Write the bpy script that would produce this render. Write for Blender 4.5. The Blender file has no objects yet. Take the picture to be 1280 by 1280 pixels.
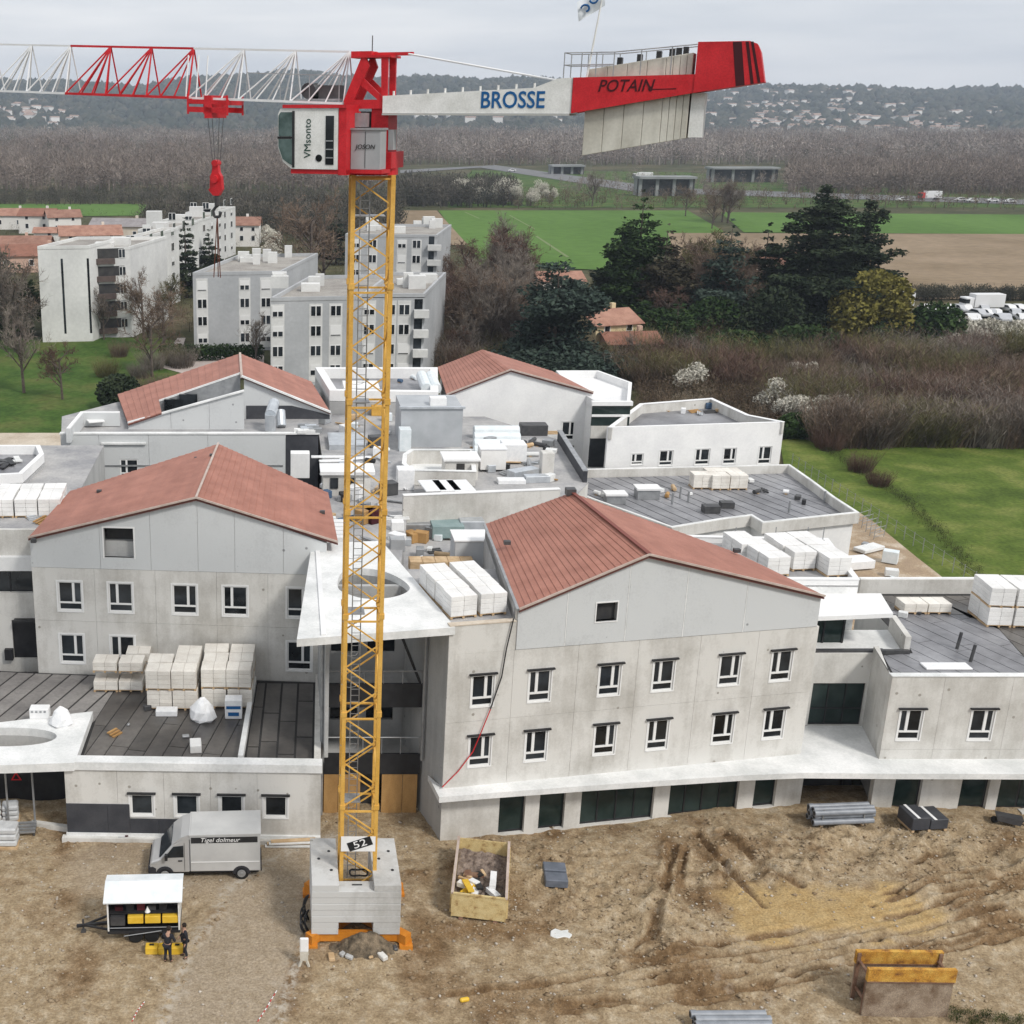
import bpy, bmesh, math, random
import numpy as np
from mathutils import Vector, Matrix, noise as mnoise

# ------------------------------------------------------------------ camera, sky, sun, exposure
scene = bpy.context.scene
COL = scene.collection
F, CX, CY, CAMH, PITCH = 1550.0, 350.0, 640.0, 36.0, math.radians(17.9)
cam_d = bpy.data.cameras.new('camera'); cam = bpy.data.objects.new('camera', cam_d); COL.objects.link(cam)
cam.location = (0, 0, CAMH); cam.rotation_euler = (math.pi/2 - PITCH, 0, 0)
cam_d.sensor_width = 36; cam_d.lens = F/1280*36
cam_d.shift_x = (640-CX)/1280; cam_d.shift_y = 0
cam_d.clip_start = .5; cam_d.clip_end = 20000
scene.camera = cam

SUN_EL, SUN_AZ = math.radians(46), math.radians(140)     # azimuth clockwise from +Y
world = bpy.data.worlds.new('World'); scene.world = world; world.use_nodes = True
wn, wl = world.node_tree.nodes, world.node_tree.links
wn.clear()
wout = wn.new('ShaderNodeOutputWorld'); wbg = wn.new('ShaderNodeBackground'); wbg.inputs['Strength'].default_value = .075
sky = wn.new('ShaderNodeTexSky'); sky.sky_type = 'NISHITA'; sky.sun_disc = False
sky.sun_elevation = SUN_EL; sky.sun_rotation = SUN_AZ; sky.dust_density = 3
wtc = wn.new('ShaderNodeTexCoord'); wmp = wn.new('ShaderNodeMapping'); wmp.inputs['Scale'].default_value = (1.1, 1.1, 9)
wns = wn.new('ShaderNodeTexNoise'); wns.inputs['Scale'].default_value = 2.6; wns.inputs['Detail'].default_value = 7; wns.inputs['Roughness'].default_value = .55
wrp = wn.new('ShaderNodeValToRGB')
wrp.color_ramp.elements[0].position = .3; wrp.color_ramp.elements[0].color = (5.9, 6.3, 6.85, 1)
wrp.color_ramp.elements[1].position = .62; wrp.color_ramp.elements[1].color = (8.3, 8.4, 8.55, 1)
wmx = wn.new('ShaderNodeMix'); wmx.data_type = 'RGBA'; wmx.inputs[0].default_value = .93      # overcast: cloud over nearly all the sky
wl.new(wtc.outputs['Generated'], wmp.inputs['Vector']); wl.new(wmp.outputs['Vector'], wns.inputs['Vector'])
wl.new(wns.outputs['Fac'], wrp.inputs['Fac']); wl.new(sky.outputs['Color'], wmx.inputs[6]); wl.new(wrp.outputs['Color'], wmx.inputs[7])
wl.new(wmx.outputs[2], wbg.inputs['Color']); wl.new(wbg.outputs['Background'], wout.inputs['Surface'])

sun_d = bpy.data.lights.new('sun', 'SUN'); sun_d.energy = 1.5; sun_d.angle = math.radians(10); sun_d.color = (1, .96, .9)
sun = bpy.data.objects.new('sun', sun_d); COL.objects.link(sun)
sdir = Vector((math.sin(SUN_AZ)*math.cos(SUN_EL), math.cos(SUN_AZ)*math.cos(SUN_EL), math.sin(SUN_EL)))
sun.rotation_euler = sdir.to_track_quat('Z', 'Y').to_euler(); sun.location = (0, 0, 200)
scene.view_settings.view_transform = 'Standard'; scene.view_settings.look = 'None'
scene.view_settings.gamma = 1; scene.view_settings.exposure = 0.68
scene.cycles.max_bounces = 6; scene.cycles.diffuse_bounces = 3; scene.cycles.glossy_bounces = 3
scene.cycles.transparent_max_bounces = 8; scene.cycles.use_adaptive_sampling = True
scene.cycles.use_denoising = True

# ------------------------------------------------------------------ survey helpers: sight lines of the photograph onto level or upright planes
_c, _s = math.cos(PITCH), math.sin(PITCH)
def ray(px, py):
    x = (px-CX)/F; y = -(py-CY)/F
    return (x, _c+y*_s, -_s+y*_c)
def G(px, py, z=0.):
    d = ray(px, py); t = (z-CAMH)/d[2]; return Vector((d[0]*t, d[1]*t, z))
def AtY(px, py, Y):
    d = ray(px, py); t = Y/d[1]; return Vector((d[0]*t, Y, CAMH+d[2]*t))
def V3(*a): return Vector(a)

# ------------------------------------------------------------------ object helpers
def tag(o, label=None, cat=None, group=None, kind=None):
    if label: o['label'] = label
    if cat: o['category'] = cat
    if group: o['group'] = group
    if kind: o['kind'] = kind
    return o
def thing(name, label, cat, loc=(0, 0, 0), rotz=0, group=None):
    o = bpy.data.objects.new(name, None); COL.objects.link(o); o.empty_display_size = .3
    o.location = loc; o.rotation_euler = (0, 0, rotz)
    return tag(o, label, cat, group)
def root_of(o):
    while o.parent: o = o.parent
    return o
def link(name, me, parent=None):
    o = bpy.data.objects.new(name, me); COL.objects.link(o)
    if parent: o.parent = parent
    return o
def dup(root, loc, rotz=0, label=None, group=None, scale=None):
    def cp(o, par):
        c = o.copy(); COL.objects.link(c)
        if par: c.parent = par
        for ch in o.children: cp(ch, c)
        return c
    r = cp(root, None); r.location = loc; r.rotation_euler = (0, 0, rotz)
    if scale: r.scale = scale if hasattr(scale, '__len__') else (scale,)*3
    if label: r['label'] = label
    if group: r['group'] = group
    return r

class MB:
    def __init__(s): s.v = []; s.f = []
    def add(s, vs, fs):
        b = len(s.v); s.v += [tuple(v) for v in vs]; s.f += [tuple(i+b for i in f) for f in fs]; return s
    def hexa(s, p):           # 4 bottom (ccw) + 4 top
        return s.add(p, [(3, 2, 1, 0), (4, 5, 6, 7), (0, 1, 5, 4), (1, 2, 6, 5), (2, 3, 7, 6), (3, 0, 4, 7)])
    def box(s, x0, x1, y0, y1, z0, z1):
        return s.hexa([(x0, y0, z0), (x1, y0, z0), (x1, y1, z0), (x0, y1, z0), (x0, y0, z1), (x1, y0, z1), (x1, y1, z1), (x0, y1, z1)])
    def obox(s, c, ax, ay, az, sx, sy, sz):   # oriented box, half axes
        c, ax, ay, az = Vector(c), Vector(ax)*sx/2, Vector(ay)*sy/2, Vector(az)*sz/2
        return s.hexa([c-ax-ay-az, c+ax-ay-az, c+ax+ay-az, c-ax+ay-az, c-ax-ay+az, c+ax-ay+az, c+ax+ay+az, c-ax+ay+az])
    def prism(s, poly, z0, z1):   # poly list of (x,y); z0/z1 floats or lists
        n = len(poly); Z0 = z0 if hasattr(z0, '__len__') else [z0]*n; Z1 = z1 if hasattr(z1, '__len__') else [z1]*n
        ar = sum(poly[i][0]*poly[(i+1) % n][1]-poly[(i+1) % n][0]*poly[i][1] for i in range(n))
        if ar < 0: poly = poly[::-1]; Z0 = Z0[::-1]; Z1 = Z1[::-1]
        vs = [(p[0], p[1], Z0[i]) for i, p in enumerate(poly)]+[(p[0], p[1], Z1[i]) for i, p in enumerate(poly)]
        fs = [tuple(range(n-1, -1, -1)), tuple(range(n, 2*n))]+[(i, (i+1) % n, (i+1) % n+n, i+n) for i in range(n)]
        return s.add(vs, fs)
    def ext(s, pts, d):           # planar 3-D polygon extruded along vector d
        n = len(pts); d = Vector(d); pts = [Vector(p) for p in pts]
        return s.add(pts+[p+d for p in pts], [tuple(range(n-1, -1, -1)), tuple(range(n, 2*n))]+[(i, (i+1) % n, (i+1) % n+n, i+n) for i in range(n)])
    def tube(s, p, q, r, r2=None, n=6, cap=True):
        p, q = Vector(p), Vector(q); d = q-p
        if d.length < 1e-6: return s
        r2 = r if r2 is None else r2
        a = d.orthogonal().normalized(); b = d.normalized().cross(a)
        vs = [p+(a*math.cos(2*math.pi*i/n)+b*math.sin(2*math.pi*i/n))*r for i in range(n)]+[q+(a*math.cos(2*math.pi*i/n)+b*math.sin(2*math.pi*i/n))*r2 for i in range(n)]
        fs = [(i, (i+1) % n, (i+1) % n+n, i+n) for i in range(n)]
        if cap: fs += [tuple(range(n-1, -1, -1)), tuple(range(n, 2*n))]
        return s.add(vs, fs)
    def bar(s, p, q, w, h=None):    # square bar
        p, q = Vector(p), Vector(q); d = (q-p)
        if d.length < 1e-6: return s
        dn = d.normalized(); up = Vector((0, 0, 1)) if abs(dn.z) < .95 else Vector((0, 1, 0))
        a = dn.cross(up).normalized(); b = a.cross(dn)
        return s.obox((p+q)/2, a, dn, b, w, d.length, h or w)
    def path(s, pts, r, n=5):
        for a, b in zip(pts[:-1], pts[1:]): s.tube(a, b, r, n=n)
        return s
    def lathe(s, c, axis, prof, n=20):     # prof: (dist along axis, radius)
        c, ax = Vector(c), Vector(axis).normalized(); a = ax.orthogonal().normalized(); b = ax.cross(a)
        m = len(prof); vs = []
        for (h, r) in prof:
            vs += [c+ax*h+(a*math.cos(2*math.pi*i/n)+b*math.sin(2*math.pi*i/n))*r for i in range(n)]
        fs = [(k*n+i, k*n+(i+1) % n, (k+1)*n+(i+1) % n, (k+1)*n+i) for k in range(m-1) for i in range(n)]
        fs += [tuple(range(n-1, -1, -1)), tuple((m-1)*n+i for i in range(n))]
        return s.add(vs, fs)
    def mesh(s, name, m, off=(0, 0, 0), smooth=False):
        me = bpy.data.meshes.new(name)
        ox, oy, oz = off
        me.from_pydata([(x-ox, y-oy, z-oz) for x, y, z in s.v], [], s.f)
        if smooth: me.shade_smooth()
        me.materials.append(m); return me
    def build(s, name, m, parent=None, local=False, smooth=False, bevel=0, **kw):
        off = (0, 0, 0)
        if parent is not None and not local: off = root_of(parent).location
        me = s.mesh(name, m, off, smooth)
        if bevel:
            bm = bmesh.new(); bm.from_mesh(me); bmesh.ops.remove_doubles(bm, verts=bm.verts, dist=1e-5)
            bmesh.ops.bevel(bm, geom=bm.edges[:], offset=bevel, segments=1, affect='EDGES', clamp_overlap=True); bm.to_mesh(me); bm.free()
        o = link(name, me, parent)
        if kw: tag(o, **kw)
        return o

def text_mesh(txt, size, m, shear=0, extrude=.004, bold=0):
    cu = bpy.data.curves.new('lettering', 'FONT'); cu.body = txt; cu.size = size; cu.extrude = extrude; cu.shear = shear; cu.offset = bold
    cu.align_x = 'CENTER'; cu.align_y = 'CENTER'; cu.resolution_u = 3
    o = bpy.data.objects.new('lettering', cu); COL.objects.link(o)
    me = bpy.data.meshes.new_from_object(o.evaluated_get(bpy.context.evaluated_depsgraph_get()))
    bpy.data.objects.remove(o); me.materials.clear(); me.materials.append(m); return me
def lettering(txt, size, m, parent, c, right, up, shear=0, sx=1, bold=0):
    me = text_mesh(txt, size, m, shear, bold=bold)
    right, up = Vector(right).normalized(), Vector(up).normalized(); nrm = right.cross(up)
    M = Matrix(((right.x*sx, up.x, nrm.x, 0), (right.y*sx, up.y, nrm.y, 0), (right.z*sx, up.z, nrm.z, 0), (0, 0, 0, 1)))
    M.translation = Vector(c)-Vector(root_of(parent).location)
    me.transform(M); return link('lettering', me, parent)

# ------------------------------------------------------------------ materials
MATS = {}
def mat(name, c1, c2=None, scale=1., rough=.8, metal=0., bump=0., bscale=None, c3=None, spec=.3, stretch=(1, 1, 1), rnd=0., detail=6, lo=.35, hi=.65, fine=0., coat=0., trans=0.):
    if name in MATS: return MATS[name]
    m = bpy.data.materials.new(name); m.use_nodes = True; N, L = m.node_tree.nodes, m.node_tree.links
    b = N['Principled BSDF']; b.inputs['Roughness'].default_value = rough; b.inputs['Metallic'].default_value = metal
    b.inputs['Specular IOR Level'].default_value = spec
    if coat: b.inputs['Coat Weight'].default_value = coat
    if trans: b.inputs['Transmission Weight'].default_value = trans
    geo = N.new('ShaderNodeNewGeometry'); mp = N.new('ShaderNodeMapping'); mp.inputs['Scale'].default_value = stretch
    L.new(geo.outputs['Position'], mp.inputs['Vector'])
    col = None
    if c2 is not None:
        ns = N.new('ShaderNodeTexNoise'); ns.inputs['Scale'].default_value = scale; ns.inputs['Detail'].default_value = detail; ns.inputs['Roughness'].default_value = .6
        L.new(mp.outputs['Vector'], ns.inputs['Vector'])
        rp = N.new('ShaderNodeValToRGB'); e = rp.color_ramp.elements
        e[0].position = lo; e[0].color = (*c1, 1); e[1].position = hi; e[1].color = (*c2, 1)
        if c3 is not None:
            k = e.new((lo+hi)/2); k.color = (*c3, 1)
        L.new(ns.outputs['Fac'], rp.inputs['Fac']); col = rp.outputs['Color']
    else:
        rg = N.new('ShaderNodeRGB'); rg.outputs[0].default_value = (*c1, 1); col = rg.outputs[0]
    if fine:
        n2 = N.new('ShaderNodeTexNoise'); n2.inputs['Scale'].default_value = scale*14; n2.inputs['Detail'].default_value = 4
        L.new(geo.outputs['Position'], n2.inputs['Vector'])
        mr = N.new('ShaderNodeMapRange'); mr.inputs[1].default_value = .3; mr.inputs[2].default_value = .7; mr.inputs[3].default_value = 1-fine; mr.inputs[4].default_value = 1+fine
        L.new(n2.outputs['Fac'], mr.inputs[0])
        mx = N.new('ShaderNodeMix'); mx.data_type = 'RGBA'; mx.blend_type = 'MULTIPLY'; mx.inputs[0].default_value = 1
        L.new(col, mx.inputs[6]); L.new(mr.outputs[0], mx.inputs[7]); col = mx.outputs[2]
    if rnd:
        oi = N.new('ShaderNodeObjectInfo'); mr = N.new('ShaderNodeMapRange'); mr.inputs[3].default_value = 1-rnd; mr.inputs[4].default_value = 1+rnd
        L.new(oi.outputs['Random'], mr.inputs[0])
        mx = N.new('ShaderNodeMix'); mx.data_type = 'RGBA'; mx.blend_type = 'MULTIPLY'; mx.inputs[0].default_value = 1
        L.new(col, mx.inputs[6]); L.new(mr.outputs[0], mx.inputs[7]); col = mx.outputs[2]
    L.new(col, b.inputs['Base Color'])
    if bump:
        nb = N.new('ShaderNodeTexNoise'); nb.inputs['Scale'].default_value = bscale or scale*4; nb.inputs['Detail'].default_value = 5
        L.new(mp.outputs['Vector'], nb.inputs['Vector'])
        bp = N.new('ShaderNodeBump'); bp.inputs['Strength'].default_value = bump; bp.inputs['Distance'].default_value = .05
        L.new(nb.outputs['Fac'], bp.inputs['Height']); L.new(bp.outputs['Normal'], b.inputs['Normal'])
    MATS[name] = m; return m

def concrete_mat(name, base, stain=.75, warm=(1, .97, .9), blot=.5, top=(1, 1, .98)):
    """cast concrete: broad cloudy patches, downward streaks, pin holes"""
    m = bpy.data.materials.new(name); m.use_nodes = True; N, L = m.node_tree.nodes, m.node_tree.links
    b = N['Principled BSDF']; b.inputs['Roughness'].default_value = .85; b.inputs['Specular IOR Level'].default_value = .25
    geo = N.new('ShaderNodeNewGeometry')
    def noise(scale, st, det=5, rough=.6):
        mp = N.new('ShaderNodeMapping'); mp.inputs['Scale'].default_value = st
        n = N.new('ShaderNodeTexNoise'); n.inputs['Scale'].default_value = scale; n.inputs['Detail'].default_value = det; n.inputs['Roughness'].default_value = rough
        L.new(geo.outputs['Position'], mp.inputs['Vector']); L.new(mp.outputs['Vector'], n.inputs['Vector']); return n.outputs['Fac']
    def rng(x, a, c, lo, hi):
        r = N.new('ShaderNodeMapRange'); r.inputs[1].default_value = a; r.inputs[2].default_value = c; r.inputs[3].default_value = lo; r.inputs[4].default_value = hi
        L.new(x, r.inputs[0]); return r.outputs[0]
    def mul(a, c):
        x = N.new('ShaderNodeMath'); x.operation = 'MULTIPLY'; L.new(a, x.inputs[0]); L.new(c, x.inputs[1]); return x.outputs[0]
    f = mul(rng(noise(.35, (1, 1, 1)), .3, .7, 1-.36*blot, 1+.24*blot), rng(noise(1.6, (1, 1, .12)), .35, .7, 1.04, stain+.1))
    f = mul(f, rng(noise(9, (1, 1, 1)), .3, .7, .93, 1.06))
    f = mul(f, rng(noise(30, (1, 1, 1), 2), .22, .3, .7, 1))
    vo = N.new('ShaderNodeTexVoronoi'); vo.inputs['Scale'].default_value = .75; vo.inputs['Randomness'].default_value = .35; L.new(geo.outputs['Position'], vo.inputs['Vector'])
    f = mul(f, rng(vo.outputs['Distance'], .05, .07, .45, 1))
    f = mul(f, rng(noise(.9, (1, 1, .5), 7, .7), .6, .75, 1, .86))
    rp = N.new('ShaderNodeValToRGB'); rp.color_ramp.elements[0].color = tuple(base*.55*w for w in warm)+(1,)
    rp.color_ramp.elements[1].color = tuple(base*1.1*w for w in top)+(1,)
    rp.color_ramp.elements[0].position = .5; rp.color_ramp.elements[1].position = 1.08
    L.new(rng(f, 0, 1.2, 0, 1.2), rp.inputs['Fac']); L.new(rp.outputs['Color'], b.inputs['Base Color'])
    bp = N.new('ShaderNodeBump'); bp.inputs['Strength'].default_value = .15; bp.inputs['Distance'].default_value = .03
    L.new(noise(6, (1, 1, 1)), bp.inputs['Height']); L.new(bp.outputs['Normal'], b.inputs['Normal'])
    MATS[name] = m; return m

CONC = concrete_mat('cast concrete', .59, blot=.75, warm=(1, .94, .83), top=(1, .98, .93))
CONC_D = concrete_mat('grey concrete', .42, warm=(.98, .99, 1))
CONC_P = concrete_mat('precast panel', .54, stain=.92, warm=(.96, .98, 1.0), blot=.3, top=(.975, 1, 1.005))
BALLAST = concrete_mat('ballast concrete', .5, stain=.75, warm=(1, .96, .88), blot=.6)
WHITE = mat('white render', (.74, .74, .74), (.84, .84, .83), .4, .8, fine=.03)
WHITE_S = mat('white slab', (.6, .61, .6), (.82, .82, .81), .5, .8, fine=.06)
ROOF = mat('red roof tiles', (.31, .13, .092), (.4, .178, .13), .7, .6, bump=.3, bscale=9, fine=.07, rnd=.05)
ROOF_B = mat('roof underlay', (.13, .05, .04))
TRIM = mat('pale flashing', (.42, .33, .28), (.54, .45, .4), 2, .6)
GLASS = mat('dark window glass', (.006, .008, .01), (.03, .036, .042), .6, .08, spec=.34, rnd=.6)
GLASS_G = mat('green tinted glass', (.01, .02, .018), (.028, .045, .042), .7, .08, spec=.35)
PVC = mat('white window frame', (.78, .78, .77), rough=.4)
BLACK = mat('black metal', (.018, .018, .02), (.03, .03, .032), 2, .5)
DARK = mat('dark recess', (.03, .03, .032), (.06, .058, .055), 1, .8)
ANTHR = mat('anthracite panel', (.04, .042, .05), (.065, .067, .075), .8, .6, fine=.08)
MEMB = mat('bitumen membrane', (.16, .15, .145), (.28, .265, .25), .35, .55, fine=.12, rnd=.14)
MEMB_D = mat('wet bitumen membrane', (.05, .046, .044), (.13, .12, .11), .3, .3, fine=.12, rnd=.2, spec=.5)
MEMB_J = mat('membrane joint', (.035, .034, .034))
MEMB_G = mat('grey membrane', (.13, .13, .14), (.3, .3, .315), .22, .4, fine=.1, rnd=.1)
DECK = mat('grey roof deck', (.27, .27, .28), (.44, .43, .42), .4, .8, fine=.1)
ZINC = mat('galvanised sheet', (.5, .53, .56), (.66, .69, .72), 1.5, .35, metal=.6)
PIPE_W = mat('pale duct', (.66, .72, .74), (.78, .82, .84), 2, .4)
BLOCK = mat('aerated concrete block', (.66, .62, .56), (.8, .77, .71), .9, .85, fine=.05, rnd=.06)
BLOCK_W = mat('wrapped white block', (.72, .71, .69), (.84, .83, .81), .8, .4, fine=.04, rnd=.05)
WRAP = mat('white shrink wrap', (.75, .76, .77), (.86, .86, .86), 4, .3, bump=.3)
WOOD = mat('raw timber', (.42, .28, .15), (.6, .44, .27), 2, .7, stretch=(1, 1, 6))
PLY = mat('yellow plywood', (.34, .19, .07), (.47, .28, .11), 1.5, .6, stretch=(1, 1, .4), fine=.1)
YELLOW = mat('crane yellow paint', (.6, .33, .06), (.72, .43, .105), 1, .5, fine=.1)
ORANGE = mat('orange chassis paint', (.5, .17, .015), (.62, .24, .03), 2, .5, fine=.1)
RED = mat('crane red paint', (.46, .012, .018), (.6, .022, .03), 1.4, .5, fine=.14)
RED_D = mat('dark red stripe', (.05, .008, .012))
WHITE_C = mat('crane white paint', (.64, .64, .61), (.8, .8, .78), 1.3, .5, fine=.08)
GREY_C = mat('cabinet grey', (.33, .34, .35), (.4, .41, .42), 1, .5)
STEEL = mat('grey steel', (.3, .31, .32), (.42, .43, .44), 2, .45, metal=.5)
STEEL_D = mat('dark steel', (.06, .06, .065), (.1, .1, .1), 2, .5, metal=.3)
BLUE_T = mat('blue lettering', (.01, .1, .28))
RED_T = mat('dark lettering', (.06, .006, .01))
BLACK_T = mat('black lettering', (.015, .015, .015))
GREEN_T = mat('dark green lettering', (.01, .05, .035))
SLABW = mat('counterweight concrete', (.46, .44, .38), (.66, .64, .57), .8, .85, fine=.06, stretch=(1, 1, .4))

# ------------------------------------------------------------------ the ground: plain, building site earth, fields
GRASS = mat('meadow grass', (.06, .092, .017), (.15, .175, .045), .2, .9, c3=(.09, .13, .024), fine=.25, bump=.4, bscale=3, spec=.1)
GRASS_L = mat('rough grass', (.035, .075, .014), (.1, .12, .035), .12, .9, c3=(.06, .105, .022), fine=.25, spec=.1)
CROP = mat('young green crop', (.07, .14, .025), (.1, .185, .04), .02, .9, fine=.12, stretch=(1, .3, 1), spec=.1)
SOIL = mat('bare field soil', (.2, .15, .095), (.29, .22, .15), .03, .95, fine=.12, spec=.1)
PLAIN = mat('plain ground', (.045, .05, .022), (.12, .1, .06), .03, .95, fine=.25, c3=(.07, .07, .035), spec=.1)
ASPH = mat('asphalt', (.13, .13, .135), (.19, .19, .19), .3, .9, fine=.1)
TRACK = mat('stony dirt', (.3, .22, .15), (.5, .42, .33), .5, .95, c3=(.36, .27, .18), fine=.2)

def sheet(name, m, pts, z, kind='structure'):
    mb = MB(); mb.add([(p[0], p[1], z) for p in pts], [tuple(range(len(pts)))])
    o = mb.build(name, m)
    if o.data.polygons[0].normal.z < 0: o.data.flip_normals()
    o['kind'] = kind; return o
sheet('ground', PLAIN, [(-9000, -3000), (9000, -3000), (9000, 9000), (-9000, 9000)], -.5)
def gp(*ps): return [G(x, y).xy for x, y in ps]
sheet('meadow', GRASS, gp((985, 605), (975, 548), (1010, 538), (1330, 548), (1480, 760), (1290, 775), (1212, 745), (1142, 690), (1088, 645), (1040, 615)), -.32)
sheet('lawn', GRASS_L, gp((-120, 548), (-120, 425), (60, 418), (215, 420), (262, 470), (200, 545)), -.36)
sheet('dirt_bank', TRACK, gp((1020, 612), (1044, 617), (1092, 648), (1146, 692), (1190, 726), (1216, 745), (1260, 800), (1000, 800), (1000, 640)), -.29)
sheet('site_track', mat('pale dirt road', (.4, .33, .25), (.55, .48, .39), .3, .95, fine=.1), gp((-80, 556), (90, 556), (90, 538), (-80, 538)), -.3)
sheet('crop_field', CROP, gp((548, 262), (860, 262), (905, 288), (760, 336), (600, 330)), -.3)
for q_ in (((636, 268), (638, 268), (669, 285), (667, 285)), ((669, 294), (672, 294), (712, 320), (708, 320)), ((580, 264), (582, 264), (600, 272), (598, 272))): sheet('tractor_track', mat('pale tramline', (.16, .2, .08)), gp(*q_), -.26)
sheet('crop_field', CROP, gp((900, 264), (1400, 268), (1400, 292), (930, 289)), -.34)
sheet('crop_field', CROP, gp((-80, 254), (225, 254), (240, 268), (-80, 270)), -.3)
sheet('ploughed_field', SOIL, gp((835, 290), (1500, 292), (1500, 372), (1080, 372), (850, 340)), -.28)
sheet('ploughed_field', SOIL, gp((494, 262), (546, 262), (585, 305), (500, 305)), -.28)
sheet('far_verge', GRASS_L, gp((590, 212), (850, 214), (1290, 248), (1290, 258), (560, 258), (560, 240)), -.4)
sheet('motorway', ASPH, gp((500, 216), (600, 209), (800, 240), (1320, 256), (1320, 250), (830, 234), (620, 206), (500, 212)), -.2)
sheet('apartment_path', mat('path gravel', (.42, .36, .33), (.55, .48, .44), .3, .95), gp((195, 455), (250, 470), (330, 470), (330, 440), (225, 440), (232, 420), (222, 420)), -.3)

# building site earth: one sculpted sheet with ruts, mounds and loose soil
def poly_dist(X, Y, pts):
    best = np.full(X.shape, 1e9)
    for (ax, ay), (bx, by) in zip(pts[:-1], pts[1:]):
        dx, dy = bx-ax, by-ay; t = np.clip(((X-ax)*dx+(Y-ay)*dy)/(dx*dx+dy*dy), 0, 1)
        best = np.minimum(best, np.hypot(X-ax-t*dx, Y-ay-t*dy))
    return best
_ng = {}
def vnoise(X, Y, sc, seed):
    if seed not in _ng: _ng[seed] = np.random.RandomState(seed).rand(257, 257)
    g = _ng[seed]
    x = X*sc+1000; y = Y*sc+1000; xi = np.floor(x).astype(int); yi = np.floor(y).astype(int); fx = x-xi; fy = y-yi
    fx = fx*fx*(3-2*fx); fy = fy*fy*(3-2*fy); xi %= 256; yi %= 256
    return (g[xi, yi]*(1-fx)*(1-fy)+g[xi+1, yi]*fx*(1-fy)+g[xi, yi+1]*(1-fx)*fy+g[xi+1, yi+1]*fx*fy)*2-1
def fbm(X, Y, sc, seed, o=4):
    r = np.zeros_like(X); a = 1
    for k in range(o): r += a*vnoise(X, Y, sc*2**k, seed+k); a *= .5
    return r
def site_height(X, Y, full=False):
    h = .10*fbm(X, Y, .22, 1)+.06*fbm(X, Y, 1.1, 7, 4)
    road_pts = [tuple(G(*p).xy) for p in ((255, 1330), (300, 1200), (345, 1120), (420, 1075))]
    rdist = poly_dist(X, Y, road_pts)+.2*fbm(X, Y, .7, 61, 3); road = np.clip(1-(rdist-1.95)/.3, 0, 1); redge = np.exp(-((rdist-2.35)/.35)**2)
    van = np.clip(1-(poly_dist(X, Y, [tuple(G(*p).xy) for p in ((150, 1080), (330, 1080), (420, 1075))])-2)/1.5, 0, 1)
    flat = np.maximum(road, van*.7)
    sandp = np.array([G(*p).xy for p in ((960, 1140), (1030, 1130), (1110, 1140))]); sand = np.clip(1.4-poly_dist(X, Y, [tuple(p) for p in sandp])/2.3, 0, 1)
    sand = np.clip(sand+.4*fbm(X, Y, .5, 33, 3)*(sand > 0), 0, 1)
    rut = np.zeros_like(X)
    tracks = [((780, 1200), (960, 1175), (1090, 1150), (1290, 1095)), ((790, 1222), (980, 1195), (1110, 1168), (1300, 1120)),
              ((760, 1243), (960, 1222), (1090, 1196), (1300, 1150)), ((700, 1262), (900, 1245), (1050, 1215)),
              ((1090, 1120), (1170, 1090), (1290, 1085)), ((870, 1040), (900, 1075), (955, 1130)), ((905, 1040), (960, 1085), (1000, 1105)), ((1180, 1180), (1300, 1165))]
    tracks += [tuple((x, y+dy) for x, y in tracks[q]) for q, dy in ((0, 9), (0, -10), (1, 11), (2, 10), (2, -9), (4, 9), (3, -8))]
    tracks += [((840, 1060), (830, 1110), (815, 1160), (760, 1200)), ((856, 1062), (846, 1112), (832, 1165)), ((560, 1240), (700, 1225), (800, 1205)), ((1130, 1075), (1180, 1060), (1230, 1072))]
    for k, t in enumerate(tracks):
        d = poly_dist(X, Y, [tuple(G(*p).xy) for p in t])+.14*fbm(X, Y, .8, 50+k, 3); w = (.19, .13, .16)[k % 3]; fade = np.clip(.75+.9*fbm(X, Y, .35, 150+k, 2), 0, 1)
        rut = np.maximum(rut, fade*np.exp(-(d/w)**2)); h += .12*fade*np.exp(-((d-2*w)/.12)**2)
    mud = np.clip(.36+.6*fbm(X, Y, .45, 21, 6), 0, 1)
    rough = np.clip(np.exp(-(poly_dist(X, Y, [tuple(G(*p).xy) for p in ((690, 1080), (800, 1150), (980, 1075), (1100, 1050), (1260, 1080))])/3.)**2), 0, 1)
    h += rough*(.3*fbm(X, Y, .55, 71, 4)+.3*(.6-np.abs(fbm(X, Y, .9, 81, 4))))
    # spoil heap at the crane base, bank by the skip
    hx, hy = G(455, 1185).xy; h += .25*np.exp(-((X-hx)/1.6)**2-((Y-hy)/1.)**2)
    h += .35*np.exp(-((X-9)/1.6)**2-((Y-53.2)/1.2)**2)
    h = h*(1-.75*np.clip(sand*1.5, 0, 1))
    h = h*(1-.85*flat)-.3*rut+.03*flat*fbm(X, Y, .6, 91, 2)
    h -= .5*np.clip((Y-54.5)/2, 0, 1)*(X > 8)*(X < 29)*0
    edge = np.clip((Y-61)/2, 0, 1)
    h -= .1
    h = np.maximum(h, -.42)
    return (h-edge*.5, flat, sand*(1-rut), np.clip(mud+rut*.9+.3*rough*(fbm(X, Y, 1.2, 44, 3)), 0, 1), redge) if full else h-edge*.5
sx0, sx1, sy0, sy1, st = -22., 52., 36., 64., .1
nx, ny = int((sx1-sx0)/st)+1, int((sy1-sy0)/st)+1
gx, gy = np.meshgrid(np.linspace(sx0, sx1, nx), np.linspace(sy0, sy1, ny))
gh, g_flat, g_sand, g_mud, g_edge = site_height(gx, gy, True)
me = bpy.data.meshes.new('site_earth')
me.vertices.add(nx*ny); me.vertices.foreach_set('co', np.stack([gx, gy, gh], -1).astype(np.float32).ravel())
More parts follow.
